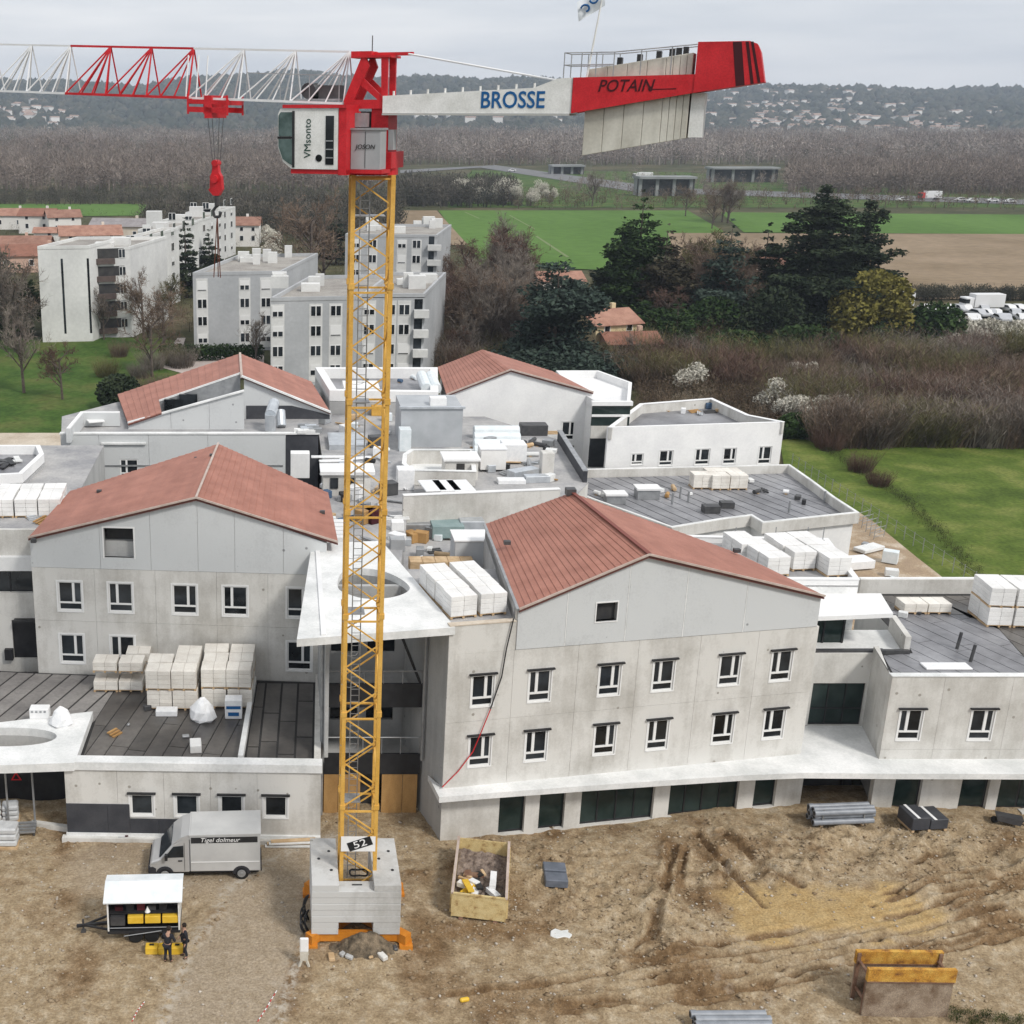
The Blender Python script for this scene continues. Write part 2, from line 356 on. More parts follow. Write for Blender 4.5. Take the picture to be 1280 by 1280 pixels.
ii = (np.arange(ny-1)[:, None]*nx+np.arange(nx-1)[None]).ravel()
q = np.stack([ii, ii+1, ii+nx+1, ii+nx], -1).astype(np.int32)
me.loops.add(q.size); me.loops.foreach_set('vertex_index', q.ravel())
me.polygons.add(len(q)); me.polygons.foreach_set('loop_start', np.arange(0, q.size, 4, dtype=np.int32))
me.update(calc_edges=True); me.shade_smooth()
ca = me.color_attributes.new('soil_kind', 'FLOAT_COLOR', 'POINT')
ca.data.foreach_set('color', np.stack([g_flat, g_sand, g_mud, g_edge], -1).astype(np.float32).ravel())
def earth_material():
    m = bpy.data.materials.new('site earth'); m.use_nodes = True; N, L = m.node_tree.nodes, m.node_tree.links
    b = N['Principled BSDF']; b.inputs['Roughness'].default_value = .95; b.inputs['Specular IOR Level'].default_value = .12
    at = N.new('ShaderNodeAttribute'); at.attribute_name = 'soil_kind'; sp = N.new('ShaderNodeSeparateColor'); L.new(at.outputs['Color'], sp.inputs[0])
    geo = N.new('ShaderNodeNewGeometry')
    def noise(sc, det=6, ro=.62):
        n = N.new('ShaderNodeTexNoise'); n.inputs['Scale'].default_value = sc; n.inputs['Detail'].default_value = det; n.inputs['Roughness'].default_value = ro
        L.new(geo.outputs['Position'], n.inputs['Vector']); return n.outputs['Fac']
    def ramp(f, *st):
        r = N.new('ShaderNodeValToRGB'); e = r.color_ramp.elements
        e[0].position, e[0].color = st[0][0], (*st[0][1], 1); e[1].position, e[1].color = st[-1][0], (*st[-1][1], 1)
        for p, c in st[1:-1]: k = e.new(p); k.color = (*c, 1)
        L.new(f, r.inputs['Fac']); return r.outputs['Color']
    def mix(f, a, c, bt='MIX'):
        x = N.new('ShaderNodeMix'); x.data_type = 'RGBA'; x.blend_type = bt
        if isinstance(f, float): x.inputs[0].default_value = f
        else: L.new(f, x.inputs[0])
        L.new(a, x.inputs[6]); L.new(c, x.inputs[7]); return x.outputs[2]
    n1 = noise(1.6, 9, .7)
    dry = ramp(n1, (.3, (.25, .18, .105)), (.5, (.41, .315, .2)), (.72, (.58, .495, .37)))
    wet = ramp(n1, (.3, (.12, .072, .036)), (.55, (.265, .175, .095)), (.75, (.39, .29, .175)))
    road = ramp(noise(2.2), (.35, (.375, .3, .21)), (.65, (.455, .375, .28)))
    sand = ramp(noise(1.5), (.35, (.44, .3, .135)), (.65, (.54, .395, .2)))
    def thr(x, a, c):
        r = N.new('ShaderNodeMapRange'); r.inputs[1].default_value = a; r.inputs[2].default_value = c; L.new(x, r.inputs[0]); r.clamp = True; return r.outputs[0]
    c = mix(thr(sp.outputs[2], .4, .95), dry, wet); c = mix(sp.outputs[0], c, road); c = mix(thr(sp.outputs[1], .25, .7), c, sand)
    vor = N.new('ShaderNodeTexVoronoi'); vor.inputs['Scale'].default_value = 7.5; L.new(geo.outputs['Position'], vor.inputs['Vector'])
    peb = ramp(vor.outputs['Distance'], (.0, (1.25, 1.24, 1.22)), (.14, (1, 1, 1)), (.5, (.9, .89, .88)))
    c = mix(.6, c, peb, 'MULTIPLY')
    g = ramp(noise(9, 8, .75), (.34, (.58, .56, .54)), (.66, (1.4, 1.4, 1.4))); c = mix(.8, c, g, 'MULTIPLY')
    lime = N.new('ShaderNodeMapRange'); lime.inputs[1].default_value = .6; lime.inputs[2].default_value = .72; L.new(noise(.55, 8, .7), lime.inputs[0]); lime.clamp = True
    rg = N.new('ShaderNodeRGB'); rg.outputs[0].default_value = (.52, .46, .38, 1)
    li = N.new('ShaderNodeMath'); li.operation = 'MULTIPLY'; li.inputs[1].default_value = .55; L.new(lime.outputs[0], li.inputs[0])
    c = mix(li.outputs[0], c, rg.outputs[0])
    eg = N.new('ShaderNodeMath'); eg.operation = 'MULTIPLY'; L.new(at.outputs['Alpha'], eg.inputs[0]); L.new(thr(noise(3, 6, .7), .42, .6), eg.inputs[1])
    c = mix(eg.outputs[0], c, rg.outputs[0])
    L.new(c, b.inputs['Base Color'])
    bp = N.new('ShaderNodeBump'); bp.inputs['Strength'].default_value = 1.0; bp.inputs['Distance'].default_value = .14
    L.new(noise(6, 8, .7), bp.inputs['Height']); L.new(bp.outputs['Normal'], b.inputs['Normal'])
    return m
me.materials.append(earth_material())
tag(link('site_earth', me), kind='structure')
def gz(x, y): return float(site_height(np.array([float(x)]), np.array([float(y)]))[0])
def GS(px, py):          # point on the sculpted earth
    p = G(px, py)
    for _ in range(3): p = G(px, py, gz(p.x, p.y))
    return p

# loose stones and clods
rs = np.random.RandomState(5)
N_ST = 6500
stx = rs.uniform(-14, 42, N_ST); sty = rs.uniform(40, 58, N_ST)
dens = np.clip(.45+.8*fbm(stx, sty, .3, 5, 3), 0.05, 1); keep = rs.rand(N_ST) < dens
stx, sty = stx[keep], sty[keep]; szs = .02+.085*rs.rand(len(stx))**3.5
octa = np.array([(1, 0, 0), (-1, 0, 0), (0, 1, 0), (0, -1, 0), (0, 0, 1), (0, 0, -1)], float)
of = np.array([(0, 2, 4), (2, 1, 4), (1, 3, 4), (3, 0, 4), (2, 0, 5), (1, 2, 5), (3, 1, 5), (0, 3, 5)])
shz = site_height(stx, sty)
V_ = (octa[None]*(.6+.7*rs.rand(len(stx), 6, 1)))*szs[:, None, None]*np.array([1, 1, .6])+np.stack([stx, sty, shz+szs*.2], -1)[:, None]
def np_mesh(name, V, Fc, m):
    me = bpy.data.meshes.new(name); V = np.asarray(V, np.float32).reshape(-1, 3); Fc = np.asarray(Fc, np.int32)
    me.vertices.add(len(V)); me.vertices.foreach_set('co', V.ravel()); k = Fc.shape[1]
    me.loops.add(Fc.size); me.loops.foreach_set('vertex_index', Fc.ravel())
    me.polygons.add(len(Fc)); me.polygons.foreach_set('loop_start', np.arange(0, Fc.size, k, dtype=np.int32))
    me.update(calc_edges=True); me.materials.append(m); return me
STONE = mat('loose stones', (.22, .17, .12), (.62, .57, .5), 3.1, .9, lo=.3, hi=.7)
tag(link('loose_stones', np_mesh('loose_stones', V_, (of[None]+np.arange(len(stx))[:, None, None]*6).reshape(-1, 3), STONE)), kind='stuff',
    label='loose pale stones and clods strewn over the site earth', cat='stones')

rs = np.random.RandomState(15); N_C = 24000
cx_ = rs.uniform(-14, 42, N_C); cy_ = rs.uniform(40, 58.5, N_C); ch_, cf_, cs_, cm_, _e = site_height(cx_, cy_, True)
rz_ = np.exp(-(poly_dist(cx_, cy_, [tuple(G(*p).xy) for p in ((640, 1100), (800, 1150), (980, 1075), (1100, 1050), (1260, 1080))])/3.5)**2)
kp = rs.rand(N_C) < np.clip(.1+.75*rz_+.3*(cm_ > .55), 0, 1)*(1-cf_)*(1-.9*np.clip(cs_*2, 0, 1)); cx_, cy_, ch_ = cx_[kp], cy_[kp], ch_[kp]; szc = .025+.12*rs.rand(len(cx_))**4
V_ = (octa[None]*(.5+.9*rs.rand(len(cx_), 6, 1)))*szc[:, None, None]*np.array([1.2, 1, .6])+np.stack([cx_, cy_, ch_+szc*.1], -1)[:, None]
CLOD = mat('earth clods', (.16, .105, .058), (.42, .335, .23), 1.9, .95, lo=.3, hi=.7, spec=.1)
tag(link('earth_clods', np_mesh('earth_clods', V_, (of[None]+np.arange(len(cx_))[:, None, None]*6).reshape(-1, 3), CLOD)), kind='stuff', label='clods of turned brown earth over the rutted ground', cat='earth')

# ------------------------------------------------------------------ building helpers
class Fac:                     # an upright facade over the ground line A -> B, outside on the right-hand side of travel
    def __init__(s, A, B):
        s.A = Vector((A[0], A[1])); s.B = Vector((B[0], B[1])); d = s.B-s.A; s.L = d.length; s.u = d/s.L; s.n = Vector((s.u.y, -s.u.x))
    def P(s, u, z, d=0.):
        p = s.A+s.u*u+s.n*d; return Vector((p.x, p.y, z))
    def op(s, px, py):         # photograph sight line onto the facade -> (u, z)
        d = ray(px, py); t = s.A.dot(s.n)/(d[0]*s.n.x+d[1]*s.n.y); X = Vector((d[0]*t, d[1]*t))
        return (X-s.A).dot(s.u), CAMH+d[2]*t
    def rect(s, x0, y0, x1, y1):
        xm, ym = (x0+x1)/2, (y0+y1)/2
        return (s.op(x0, ym)[0], s.op(x1, ym)[0], s.op(xm, y1)[1], s.op(xm, y0)[1])
    def slab(s, mb, u0, u1, z0, z1, d0, d1, zt0=None, zt1=None):   # d0 inner .. d1 outer
        a, b = (z1 if zt0 is None else zt0), (z1 if zt1 is None else zt1)
        mb.hexa([s.P(u0, z0, d1), s.P(u1, z0, d1), s.P(u1, z0, d0), s.P(u0, z0, d0), s.P(u0, a, d1), s.P(u1, b, d1), s.P(u1, b, d0), s.P(u0, a, d0)])
        return mb

def wall(fac, u0, u1, z0, top, openings, thick, parent, m, name='wall', d=0.):
    """wall with real openings; top is a height or a list of (u, z) points"""
    tp = top if hasattr(top, '__len__') else [(u0, top), (u1, top)]
    def tz(u):
        for (a, za), (b, zb) in zip(tp[:-1], tp[1:]):
            if a-2e-3 <= u <= b+2e-3: return za+(zb-za)*(u-a)/(b-a)
        return tp[-1][1]
    cuts = sorted({round(x, 4) for x in [u0, u1]+[p[0] for p in tp]+[v for o in openings for v in o[:2]] if u0-1e-6 <= x <= u1+1e-6})
    mb = MB()
    for a, b in zip(cuts[:-1], cuts[1:]):
        if b-a < 1e-4: continue
        mid = (a+b)/2; hs = sorted((o[2], o[3]) for o in openings if o[0] < mid < o[1]); z = z0
        for (h0, h1) in hs:
            if h0 > z+1e-4: fac.slab(mb, a, b, z, h0, d-thick, d)
            z = h1
        fac.slab(mb, a, b, z, 0, d-thick, d, tz(a), tz(b))
    return mb.build(name, m, parent)

def window(fac, r, parent, flip=False, lintel=False, style='tilt', d=-.06, fw=.09, surround=.0, glass=None):
    u0, u1, z0, z1 = r; glass = glass or GLASS; f = MB(); S = fac.slab
    o0, o1 = d-.08, d+.02
    S(f, u0, u0+fw, z0, z1, o0, o1); S(f, u1-fw, u1, z0, z1, o0, o1); S(f, u0+fw, u1-fw, z1-fw, z1, o0, o1); S(f, u0+fw, u1-fw, z0, z0+fw, o0, o1)
    panes = []
    if style == 'tilt':
        t = z0+(z1-z0)*.27; mu = u0+(u1-u0)*(.36 if flip else .64)
        S(f, u0+fw, u1-fw, t-.05, t+.05, o0, o1+.01); S(f, mu-.075, mu+.075, t+.05, z1-fw, o0, o1+.01)
        panes = [(u0+fw, u1-fw, z0+fw, t-.05), (u0+fw, mu-.075, t+.05, z1-fw), (mu+.075, u1-fw, t+.05, z1-fw)]
    elif style == 'plain': panes = [(u0+fw, u1-fw, z0+fw, z1-fw)]
    if surround:
        s = surround
        S(f, u0-s, u0-.001, z0-s, z1+s, 0, .025); S(f, u1+.001, u1+s, z0-s, z1+s, 0, .025); S(f, u0, u1, z0-s, z0-.001, 0, .04); S(f, u0, u1, z1+.001, z1+s, 0, .025)
    w = f.build('window', PVC, parent)
    for p in panes: S(MB(), *p, d-.05, d-.03).build('pane', glass, w)
    if lintel: S(MB(), u0-.14, u1+.14, z1+.03, z1+.11, .002, .14).build('blind_box', BLACK, w)
    return w

def roof_plane(E0, E1, R0, R1, parent, n, m=None, under=None, front=.0):
    """tile courses between eave E0-E1 and ridge R0-R1 (0 = front)"""
    m = m or ROOF; E0, E1, R0, R1 = map(Vector, (E0, E1, R0, R1)); nrm = (E1-E0).cross(R0-E0).normalized()
    if nrm.z < 0: nrm = -nrm
    up = V3(0, 0, 1); un = MB()
    P = [[E0.lerp(R0, k/n), E1.lerp(R1, k/n)] for k in range(n+1)]
    for k in range(n):
        p = [P[k][0], P[k][1], P[k+1][1], P[k+1][0]]; un.hexa([x-up*.16 for x in p]+[x-up*.06 for x in p])
    ro = un.build('roof', under or ROOF_B, parent)
    for k in range(n):
        p = [P[k][0], P[k][1], P[k+1][1], P[k+1][0]]
        MB().hexa([x-up*.045 for x in p]+[p[0]+up*.036, p[1]+up*.036, p[2]+up*.0, p[3]+up*.0]).build('tile_course', m, ro)
    return ro
def trim_line(p, q, w, h, parent, m=None, name='verge_flashing', lift=.05, fwd=0.):
    p, q = Vector(p)-V3(0, fwd, 0), Vector(q)-V3(0, fwd, 0)
    p, q = Vector(p)+V3(0, 0, lift), Vector(q)+V3(0, 0, lift)
    return MB().bar(p, q, w, h).build(name, m or TRIM, parent)

def membrane(poly, z, parent, m, width, ang, name='membrane_sheet', length=None, gap=.05, seed=0, thick=.03):
    """flat-roof sheets laid in strips of `width` along angle `ang`, clipped to a convex or simple polygon"""
    rnd = random.Random(seed); ca, sa = math.cos(ang), math.sin(ang)
    loc = [(p[0]*ca+p[1]*sa, -p[0]*sa+p[1]*ca) for p in poly]
    v0, v1 = min(p[1] for p in loc), max(p[1] for p in loc); v = v0
    def clip(pg, axis, lim, keep_less):
        out = []
        for i in range(len(pg)):
            a, b = pg[i], pg[(i+1) % len(pg)]; ia = (a[axis] <= lim) == keep_less; ib = (b[axis] <= lim) == keep_less
            if ia: out.append(a)
            if ia != ib:
                t = (lim-a[axis])/(b[axis]-a[axis]); out.append((a[0]+(b[0]-a[0])*t, a[1]+(b[1]-a[1])*t))
        return out
    while v < v1-1e-3:
        w2 = min(v+width, v1); pg = clip(clip(loc, 1, v+gap/2, False), 1, w2-gap/2, True)
        if len(pg) >= 3:
            us = [p[0] for p in pg]; ua, ub = min(us), max(us)
            cuts = [ua, ub]
            if length:
                cuts = [ua]; x = ua+rnd.uniform(.2, 1)*length
                while x < ub-.3: cuts.append(x); x += length*rnd.uniform(.7, 1.2)
                cuts.append(ub)
            for a, b in zip(cuts[:-1], cuts[1:]):
                g = gap/2 if length else 0
                q = clip(clip(pg, 0, a+g, False), 0, b-g, True) if length else pg
                if len(q) >= 3:
                    MB().prism([(p[0]*ca-p[1]*sa, p[0]*sa+p[1]*ca) for p in q], z, z+thick+rnd.uniform(0, .008)).build(name, m, parent)
        v += width

def parapet(pts, z0, z1, t, parent, m, closed=False, cap=None, name='parapet', capm=None):
    """low wall along a polyline, thickness t to the left of travel"""
    P = [Vector((p[0], p[1])) for p in pts]; n = len(P); mb = MB(); cb = MB()
    off = []
    for i in range(n):
        dirs = []
        if i > 0 or closed: dirs.append((P[i]-P[i-1]).normalized())
        if i < n-1 or closed: dirs.append((P[(i+1) % n]-P[i]).normalized())
        nn = [Vector((-d.y, d.x)) for d in dirs]; a = sum(nn, Vector((0, 0)))
        a = a.normalized(); k = max(.35, a.dot(nn[0])); off.append(a/k)
    rng = range(n) if closed else range(n-1)
    for i in rng:
        j = (i+1) % n; a, b, c, d = P[i], P[j], P[j]+off[j]*t, P[i]+off[i]*t
        mb.hexa([(*a, z0), (*b, z0), (*c, z0), (*d, z0), (*a, z1), (*b, z1), (*c, z1), (*d, z1)])
        if cap:
            a, b, c, d = P[i]-off[i]*.04, P[j]-off[j]*.04, P[j]+off[j]*(t+.04), P[i]+off[i]*(t+.04)
            cb.hexa([(*a, z1), (*b, z1), (*c, z1), (*d, z1), (*a, z1+cap), (*b, z1+cap), (*c, z1+cap), (*d, z1+cap)])
    o = mb.build(name, m, parent)
    if cap: cb.build('coping', capm or WHITE, o)
    return o

# ------------------------------------------------------------------ right front wing with the big gable
fR = Fac((8.31, 56.04), (28.47, 59.72))
gR = thing('gable_building', 'concrete three storey wing with red tiled gable roof and dark blind boxes over its windows', 'building', (18, 60, 0))
GE0, GPK, GE1 = 3.45, 10.05, 19.9
zE0, zPK, zE1 = 12.73, 15.15, 12.24
us = [1.28, 4.30, 8.06, 11.01, 14.72, 17.65]
ops2 = [(u, u+1.18, 7.51, 9.25) for u in us]; ops1 = [(u+.03, u+1.21, 4.12, 5.86) for u in us]
gf = [(3.14, 4.56), (5.35, 6.77), (7.67, 11.81), (12.69, 16.71), (17.64, 18.94)]
wall(fR, 0, 20.5, -.6, 2.7, [(a, b, -.05, 2.45) for a, b in gf], .4, gR, CONC)
def panels(fac, us_, zs_, ops, thick, parent, m, back=None):
    """storey-high cast panels with open joints between them"""
    for a, b in zip(us_[:-1], us_[1:]):
        for c, d in zip(zs_[:-1], zs_[1:]): wall(fac, a+.006, b-.006, c+(.006 if c > zs_[0] else 0), d-.006, [o for o in ops if a < o[0] < b and c < o[2] < d], thick, parent, m, 'wall_panel')
    wall(fac, us_[0]+.02, us_[-1]-.02, zs_[0], zs_[-1]-.02, ops, thick-.1, parent, back or CONC_D, 'wall', d=-.06)
panels(fR, [0, 3.42, 6.85, 10.1, 13.5, 16.75, 20.12], [3.02, 6.72, 10.48], ops1+ops2, .35, gR, CONC)
wall(fR, 0, GE0-.01, 10.48, 12.0, [], .35, gR, CONC)
# cast joints: thin raised fins left by the formwork, built as pale strips
seams = [GE0, 6.05, 9.25, 12.4, 15.75, GE1+.1]
def gz_R(u): return zE0+(zPK-zE0)*(u-GE0)/(GPK-GE0) if u < GPK else zPK+(zE1-zPK)*(u-GPK)/(GE1-GPK)
for a, b in zip(seams[:-1], seams[1:]):
    tp = [(a+.04, gz_R(a+.04)-.1)]+([(GPK, zPK-.1)] if a < GPK < b else [])+[(b-.04, gz_R(b-.04)-.1)]
    wall(fR, a+.04, b-.04, 10.5, tp, [(7.6, 8.71, 11.69, 12.69)] if a < 8 < b else [], .3, gR, CONC_P, 'wall_panel', d=.03)
wall(fR, GE0, GE1+.1, 10.49, [(GE0, zE0-.12), (GPK, zPK-.12), (GE1+.1, zE1-.14)], [(7.6, 8.71, 11.69, 12.69)], .25, gR, CONC, 'wall', d=-.02)
for k, (a, b) in enumerate(zip(seams[1:-1], seams[1:-1])): fR.slab(MB(), a-.03, a+.03, 10.5, gz_R(a)-.13, -.01, .034).build('joint_strip', WHITE_S, gR)
for k, r in enumerate(ops2+ops1): window(fR, r, gR, flip=(k % 6) in (1, 3, 5), lintel=True, surround=.06)
aw = fR.slab(MB(), 7.6, 8.71, 11.69, 12.69, -.3, -.24).build('window', DARK, gR)
for q in ((7.54, 7.6, 11.63, 12.75), (8.71, 8.77, 11.63, 12.75), (7.6, 8.71, 11.63, 11.69), (7.6, 8.71, 12.69, 12.75)): fR.slab(MB(), *q, 0, .06).build('frame', PVC, aw)
for k, (a, b) in enumerate(gf):
    n = {0: 1, 1: 1, 2: 4, 3: 4, 4: 1}[k]; w = (b-a)/n
    fm = MB()
    for j in range(n+1): fR.slab(fm, max(a, a+j*w-.04), min(b, a+j*w+.04), -.05, 2.45, -.3, -.2)
    fR.slab(fm, a+.04, b-.04, 2.37, 2.45, -.29, -.21); fR.slab(fm, a+.04, b-.04, -.05, .05, -.29, -.21)
    gl = fm.build('glazing', BLACK, gR)
    for j in range(n): fR.slab(MB(), a+j*w+.04, a+(j+1)*w-.04, .05, 2.37, -.27, -.24).build('pane', GLASS_G, gl)
# body behind the facade
bl, br, rb = V3(12.25, 70.1, 12.6), V3(25.83, 66.15, 12.2), V3(16.8, 68.3, 15.1)
i0, i1 = fR.P(GE0, 0, -.4), fR.P(20.0, 0, -.4)
MB().prism([fR.P(.1, 0, -.4).xy, i1.xy, (26.0, 66.2), (16.8, 68.3), (12.2, 70.0), (12.0, 64.6), (6.65, 64.6), (6.9, 62)], 0, 11.7).build('inner_walls', CONC_D, gR)
MB().prism([i0.xy, i1.xy, br.xy, rb.xy, bl.xy], 11.71, 12.25).build('inner_walls', CONC_D, gR)
fRw = Fac((6.8, 62.0), (8.30, 56.05)); wall(fRw, 0, fRw.L, -.6, 11.99, [], .3, gR, CONC_D)
fRl = Fac(bl.xy, i0.xy); wall(fRl, .2, fRl.L-.02, 11.8, 12.62, [], .2, gR, CONC_D)
ov = .22
e0 = fR.P(GE0, zE0, ov); e1 = fR.P(GE1+.12, zE1, ov); pk = fR.P(GPK, zPK, ov)
roof_plane(e0, bl, pk, rb, gR, 20); roof_plane(e1, br, pk, rb, gR, 26)
for a, b in ((e0, pk), (pk, e1)): trim_line(a, b, .07, .1, gR, fwd=.05)
trim_line(pk, rb, .22, .06, gR, mat('ridge cap', (.2, .06, .045), rough=.6), 'ridge_cap', .08)
MB().bar(e0+V3(-.06, 0, -.02), bl+V3(-.06, 0, -.02), .14, .12).build('gutter', STEEL, gR)
MB().box(rb.x-.35, rb.x+.2, rb.y-.3, rb.y+.25, rb.z-.1, rb.z+.28).build('ridge_vent', STEEL_D, gR)
for (px, py) in ((634, 678), (921, 688)):
    z = 13.3 if px < 700 else 12.75; p = G(px, py, z); MB().box(p.x-.18, p.x+.18, p.y-.14, p.y+.14, z-.1, z+.1).build('roof_vent', STEEL_D, gR)
# flat roof strip left of the gable
dk = [fR.P(.15, 0, -.15).xy, fR.P(GE0-.05, 0, -.15).xy, (11.95, 64.6), (6.7, 64.6), (6.8, 62.5)]
MB().prism(dk, 11.705, 11.8).build('flat_roof', DECK, gR)
fR.slab(MB(), .0, GE0-.02, 12.002, 12.06, -.37, .03).build('coping', mat('wooden coping', (.5, .42, .33), (.62, .55, .46), 2, .7), gR)
# ledge slab wrapping the first floor, running on as the terrace of the right annex
led = [(7.72, 57.4), (8.05, 55.2), (10.84, 55.63), (15.26, 56.25), (19.58, 56.81), (24.13, 57.37), (27.37, 57.62), (32.28, 57.54), (48, 57.45), (48, 59.3), (32.4, 59.3), (33.1, 63.1), (27.4, 63.1), fR.P(20.0, 0, -.1).xy, fR.P(0.05, 0, -.1).xy]
lt = thing('concrete_ledge', 'long pale concrete ledge slab above the ground floor glazing', 'ledge', (20, 57, 2.7))
MB().prism([tuple(p) for p in led], 2.7, 3.02).build('slab', WHITE_S, lt)

# ------------------------------------------------------------------ right annex with flat roof
gA = thing('annex_building', 'low concrete annex with wet grey flat roof beyond the gabled wing', 'building', (40, 62, 0))
YA = 59.1; fA = Fac((28.6, YA), (48, YA))
def ax(px, py): return fA.op(px, py)[0]
recess = (ax(1003, 990), ax(1091, 990)); d1 = (ax(1117, 992), ax(1151, 992)); d2 = (ax(1200, 992), ax(1235, 992)); w3 = (ax(1248, 992), ax(1330, 992))
wall(fA, -.3, 19.4, -.6, 2.7, [(recess[0], recess[1], -.6, 2.6), (*d1, -.1, 2.5), (*d2, -.1, 2.5), (*w3, -.1, 2.5)], .4, gA, CONC)
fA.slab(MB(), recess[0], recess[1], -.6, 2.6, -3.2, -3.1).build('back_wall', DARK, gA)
fA.slab(MB(), d1[0]-1.4, d1[0]-.9, -.2, 2.6, -3, -2.8).build('door', BLACK, gA)
for a, b in (d1, d2):
    dd = fA.slab(MB(), a, b, -.1, 2.5, -.3, -.22).build('door', BLACK, gA)
    fA.slab(MB(), a+.12, b-.12, .1, 2.35, -.22, -.2).build('pane', GLASS_G, dd)
ww = fA.slab(MB(), *w3, -.1, 2.5, -.3, -.22).build('glazing', BLACK, gA)
for k in range(3): fA.slab(MB(), w3[0]+.08+k*(w3[1]-w3[0])/3, w3[0]+(k+1)*(w3[1]-w3[0])/3-.05, .05, 2.4, -.22, -.2).build('pane', GLASS_G, ww)
MB().box(ww.parent.location.x-.0, 48, YA-.5, YA-.05, -.6, .02).build('footing', CONC, gA)
ua = ax(1099, 946)
wins = []
for (x0, y0, x1, y1) in ((1123, 886, 1156, 928), (1212, 888, 1246, 929)):
    u0, u1, z0, z1 = fA.rect(x0, y0, x1, y1); wins.append((u0, u0+1.22, 4.15, 5.95))
wins.append((wins[1][0]+3.4, wins[1][0]+4.6, 4.15, 5.95))
panels(fA, [ua, ua+2.8, ua+6.4, ua+10, 19.4], [3.02, 3.6, 7.85], wins, .35, gA, CONC)
for k, r in enumerate(wins): window(fA, r, gA, flip=k == 0, lintel=True, surround=.06)
xa = fA.P(ua, 0).x
poly = [(xa+.15, YA+.3), (48, YA+.3), (48, 72.2), (36.2, 72.2), (35.6, 66.4), (34.9, 63.4), (33.1, 63.05)]
MB().prism(poly, 0, 7.25).build('inner_walls', CONC_D, gA)
MB().prism(poly, 7.251, 7.3).build('flat_roof', MEMB_J, gA)
MB().prism([(xa+.0, YA), (xa+.0, YA+.001+.3), (33.15, 63.0), (32.85, 63.0)], 3.02, 7.85).build('side_wall', CONC, gA)
membrane([(xa+.6, YA+.55), (40.5, YA+.55), (42.2, 68.5), (36.4, 69.5), (35.9, 66.2), (35.2, 63.2), (33.4, 62.9)], 7.3, gA, MEMB_G, 1.0, math.radians(110), length=7, seed=3)
membrane([(40.56, YA+.55), (47.7, YA+.55), (47.7, 71.8), (36.6, 71.8), (36.4, 69.56), (42.24, 68.56)], 7.3, gA, MEMB_D, 1.0, math.radians(110), length=6, seed=13)
parapet([(48, 72.2), (36.2, 72.2)], 7.3, 8.25, -.35, gA, CONC, cap=.06)
fA.slab(MB(), ua-.02, 19.4, 7.852, 7.9, -.39, .04).build('coping', WHITE_S, gA)
for (px, py0, py1) in ((1196, 789, 811), (1213, 804, 827)):
    p = G(px, py1, 7.33); mb = MB(); mb.tube(p, p+V3(.1, 0, 1.0), .09, n=8); mb.build('vent_pipe', STEEL_D, gA)
# terrace link between wing and annex
fK = Fac((28.0, 62.85), (33.0, 62.85)); yt = fK.op(1050, 817)[1]
r = fK.rect(1013, 854, 1079, 906); gr = (max(.2, r[0]), min(4.75, r[1]), 3.05, r[3])
wall(fK, 0, 5.0, 3.02, yt, [gr], .3, gA, CONC)
fm = MB()
for t in (0, .33, .66, 1): u = gr[0]+t*(gr[1]-gr[0]); fK.slab(fm, max(gr[0], u-.04), min(gr[1], u+.04), gr[2], gr[3], -.25, -.15)
for z in (gr[2]+.04, gr[2]+1.0, gr[3]-.04): fK.slab(fm, gr[0], gr[1], z-.04, z+.04, -.24, -.16)
gl = fm.build('glazing', BLACK, gA); fK.slab(MB(), gr[0], gr[1], gr[2], gr[3], -.22, -.19).build('pane', GLASS_G, gl)
MB().prism([(27.6, 63.2), (32.9, 63.2), (34.6, 63.6), (35.2, 66.3), (27.6, 66.4)], 2, 7.3).build('inner_walls', CONC_D, gA)
MB().prism([(27.6, 63.2), (33.0, 63.2), (34.7, 63.5), (35.3, 66.3), (35.3, 66.4), (27.6, 66.4)], 7.301, 7.36).build('terrace_floor', WHITE_S, gA)
MB().prism([(28.3, 62.9), (33.9, 63.5), (34.6, 66.5), (28.0, 66.5)], 9.35, 9.6).build('canopy_slab', WHITE, gA)
MB().box(28.2, 31.9, 64.6, 64.7, 7.26, 9.35).build('glazing', GLASS_G, gA)
for x in (28.3, 29.5, 30.7, 31.8): MB().box(x-.04, x+.04, 64.52, 64.6, 7.26, 9.35).build('mullion', BLACK, gA)
MB().prism([(34.7, 63.3), (35.0, 63.25), (35.6, 66.35), (35.3, 66.4)], 7.26, 8.3).build('parapet', CONC, gA); MB().prism([(31.5, 63.12), (34.95, 63.05), (34.95, 63.28), (31.5, 63.34)], 7.3, 7.55).build('upstand', STEEL_D, gA)
MB().prism([(28.0, 62.95), (33.5, 63.0), (33.5, 63.3), (28.0, 63.25)], yt, yt+.12).build('coping', STEEL_D, gA)

# block behind the right wing, its flat roof carries the block pallets
gB = thing('flat_roof_block', 'white walled flat roofed block behind the right gable, loaded with block pallets', 'building', (28, 70, 0))
pb = [(26.0, 66.55), (33.2, 66.45), (34.4, 73.6), (20.5, 74.6), (17.2, 68.9)]
MB().prism(pb, 0, 10.05).build('inner_walls', WHITE_S, gB); MB().prism(pb, 10.051, 10.1).build('flat_roof', DECK, gB)
parapet([pb[0], pb[1], pb[2], pb[3]], 10.0, 10.45, .25, gB, WHITE, cap=.05)
for x in (28.5, 31.0, 33.0, 34.0): MB().tube((x, 73.4, 10.1), (x, 73.4, 11.3), .03, n=5).build('guard_post', STEEL, gB)
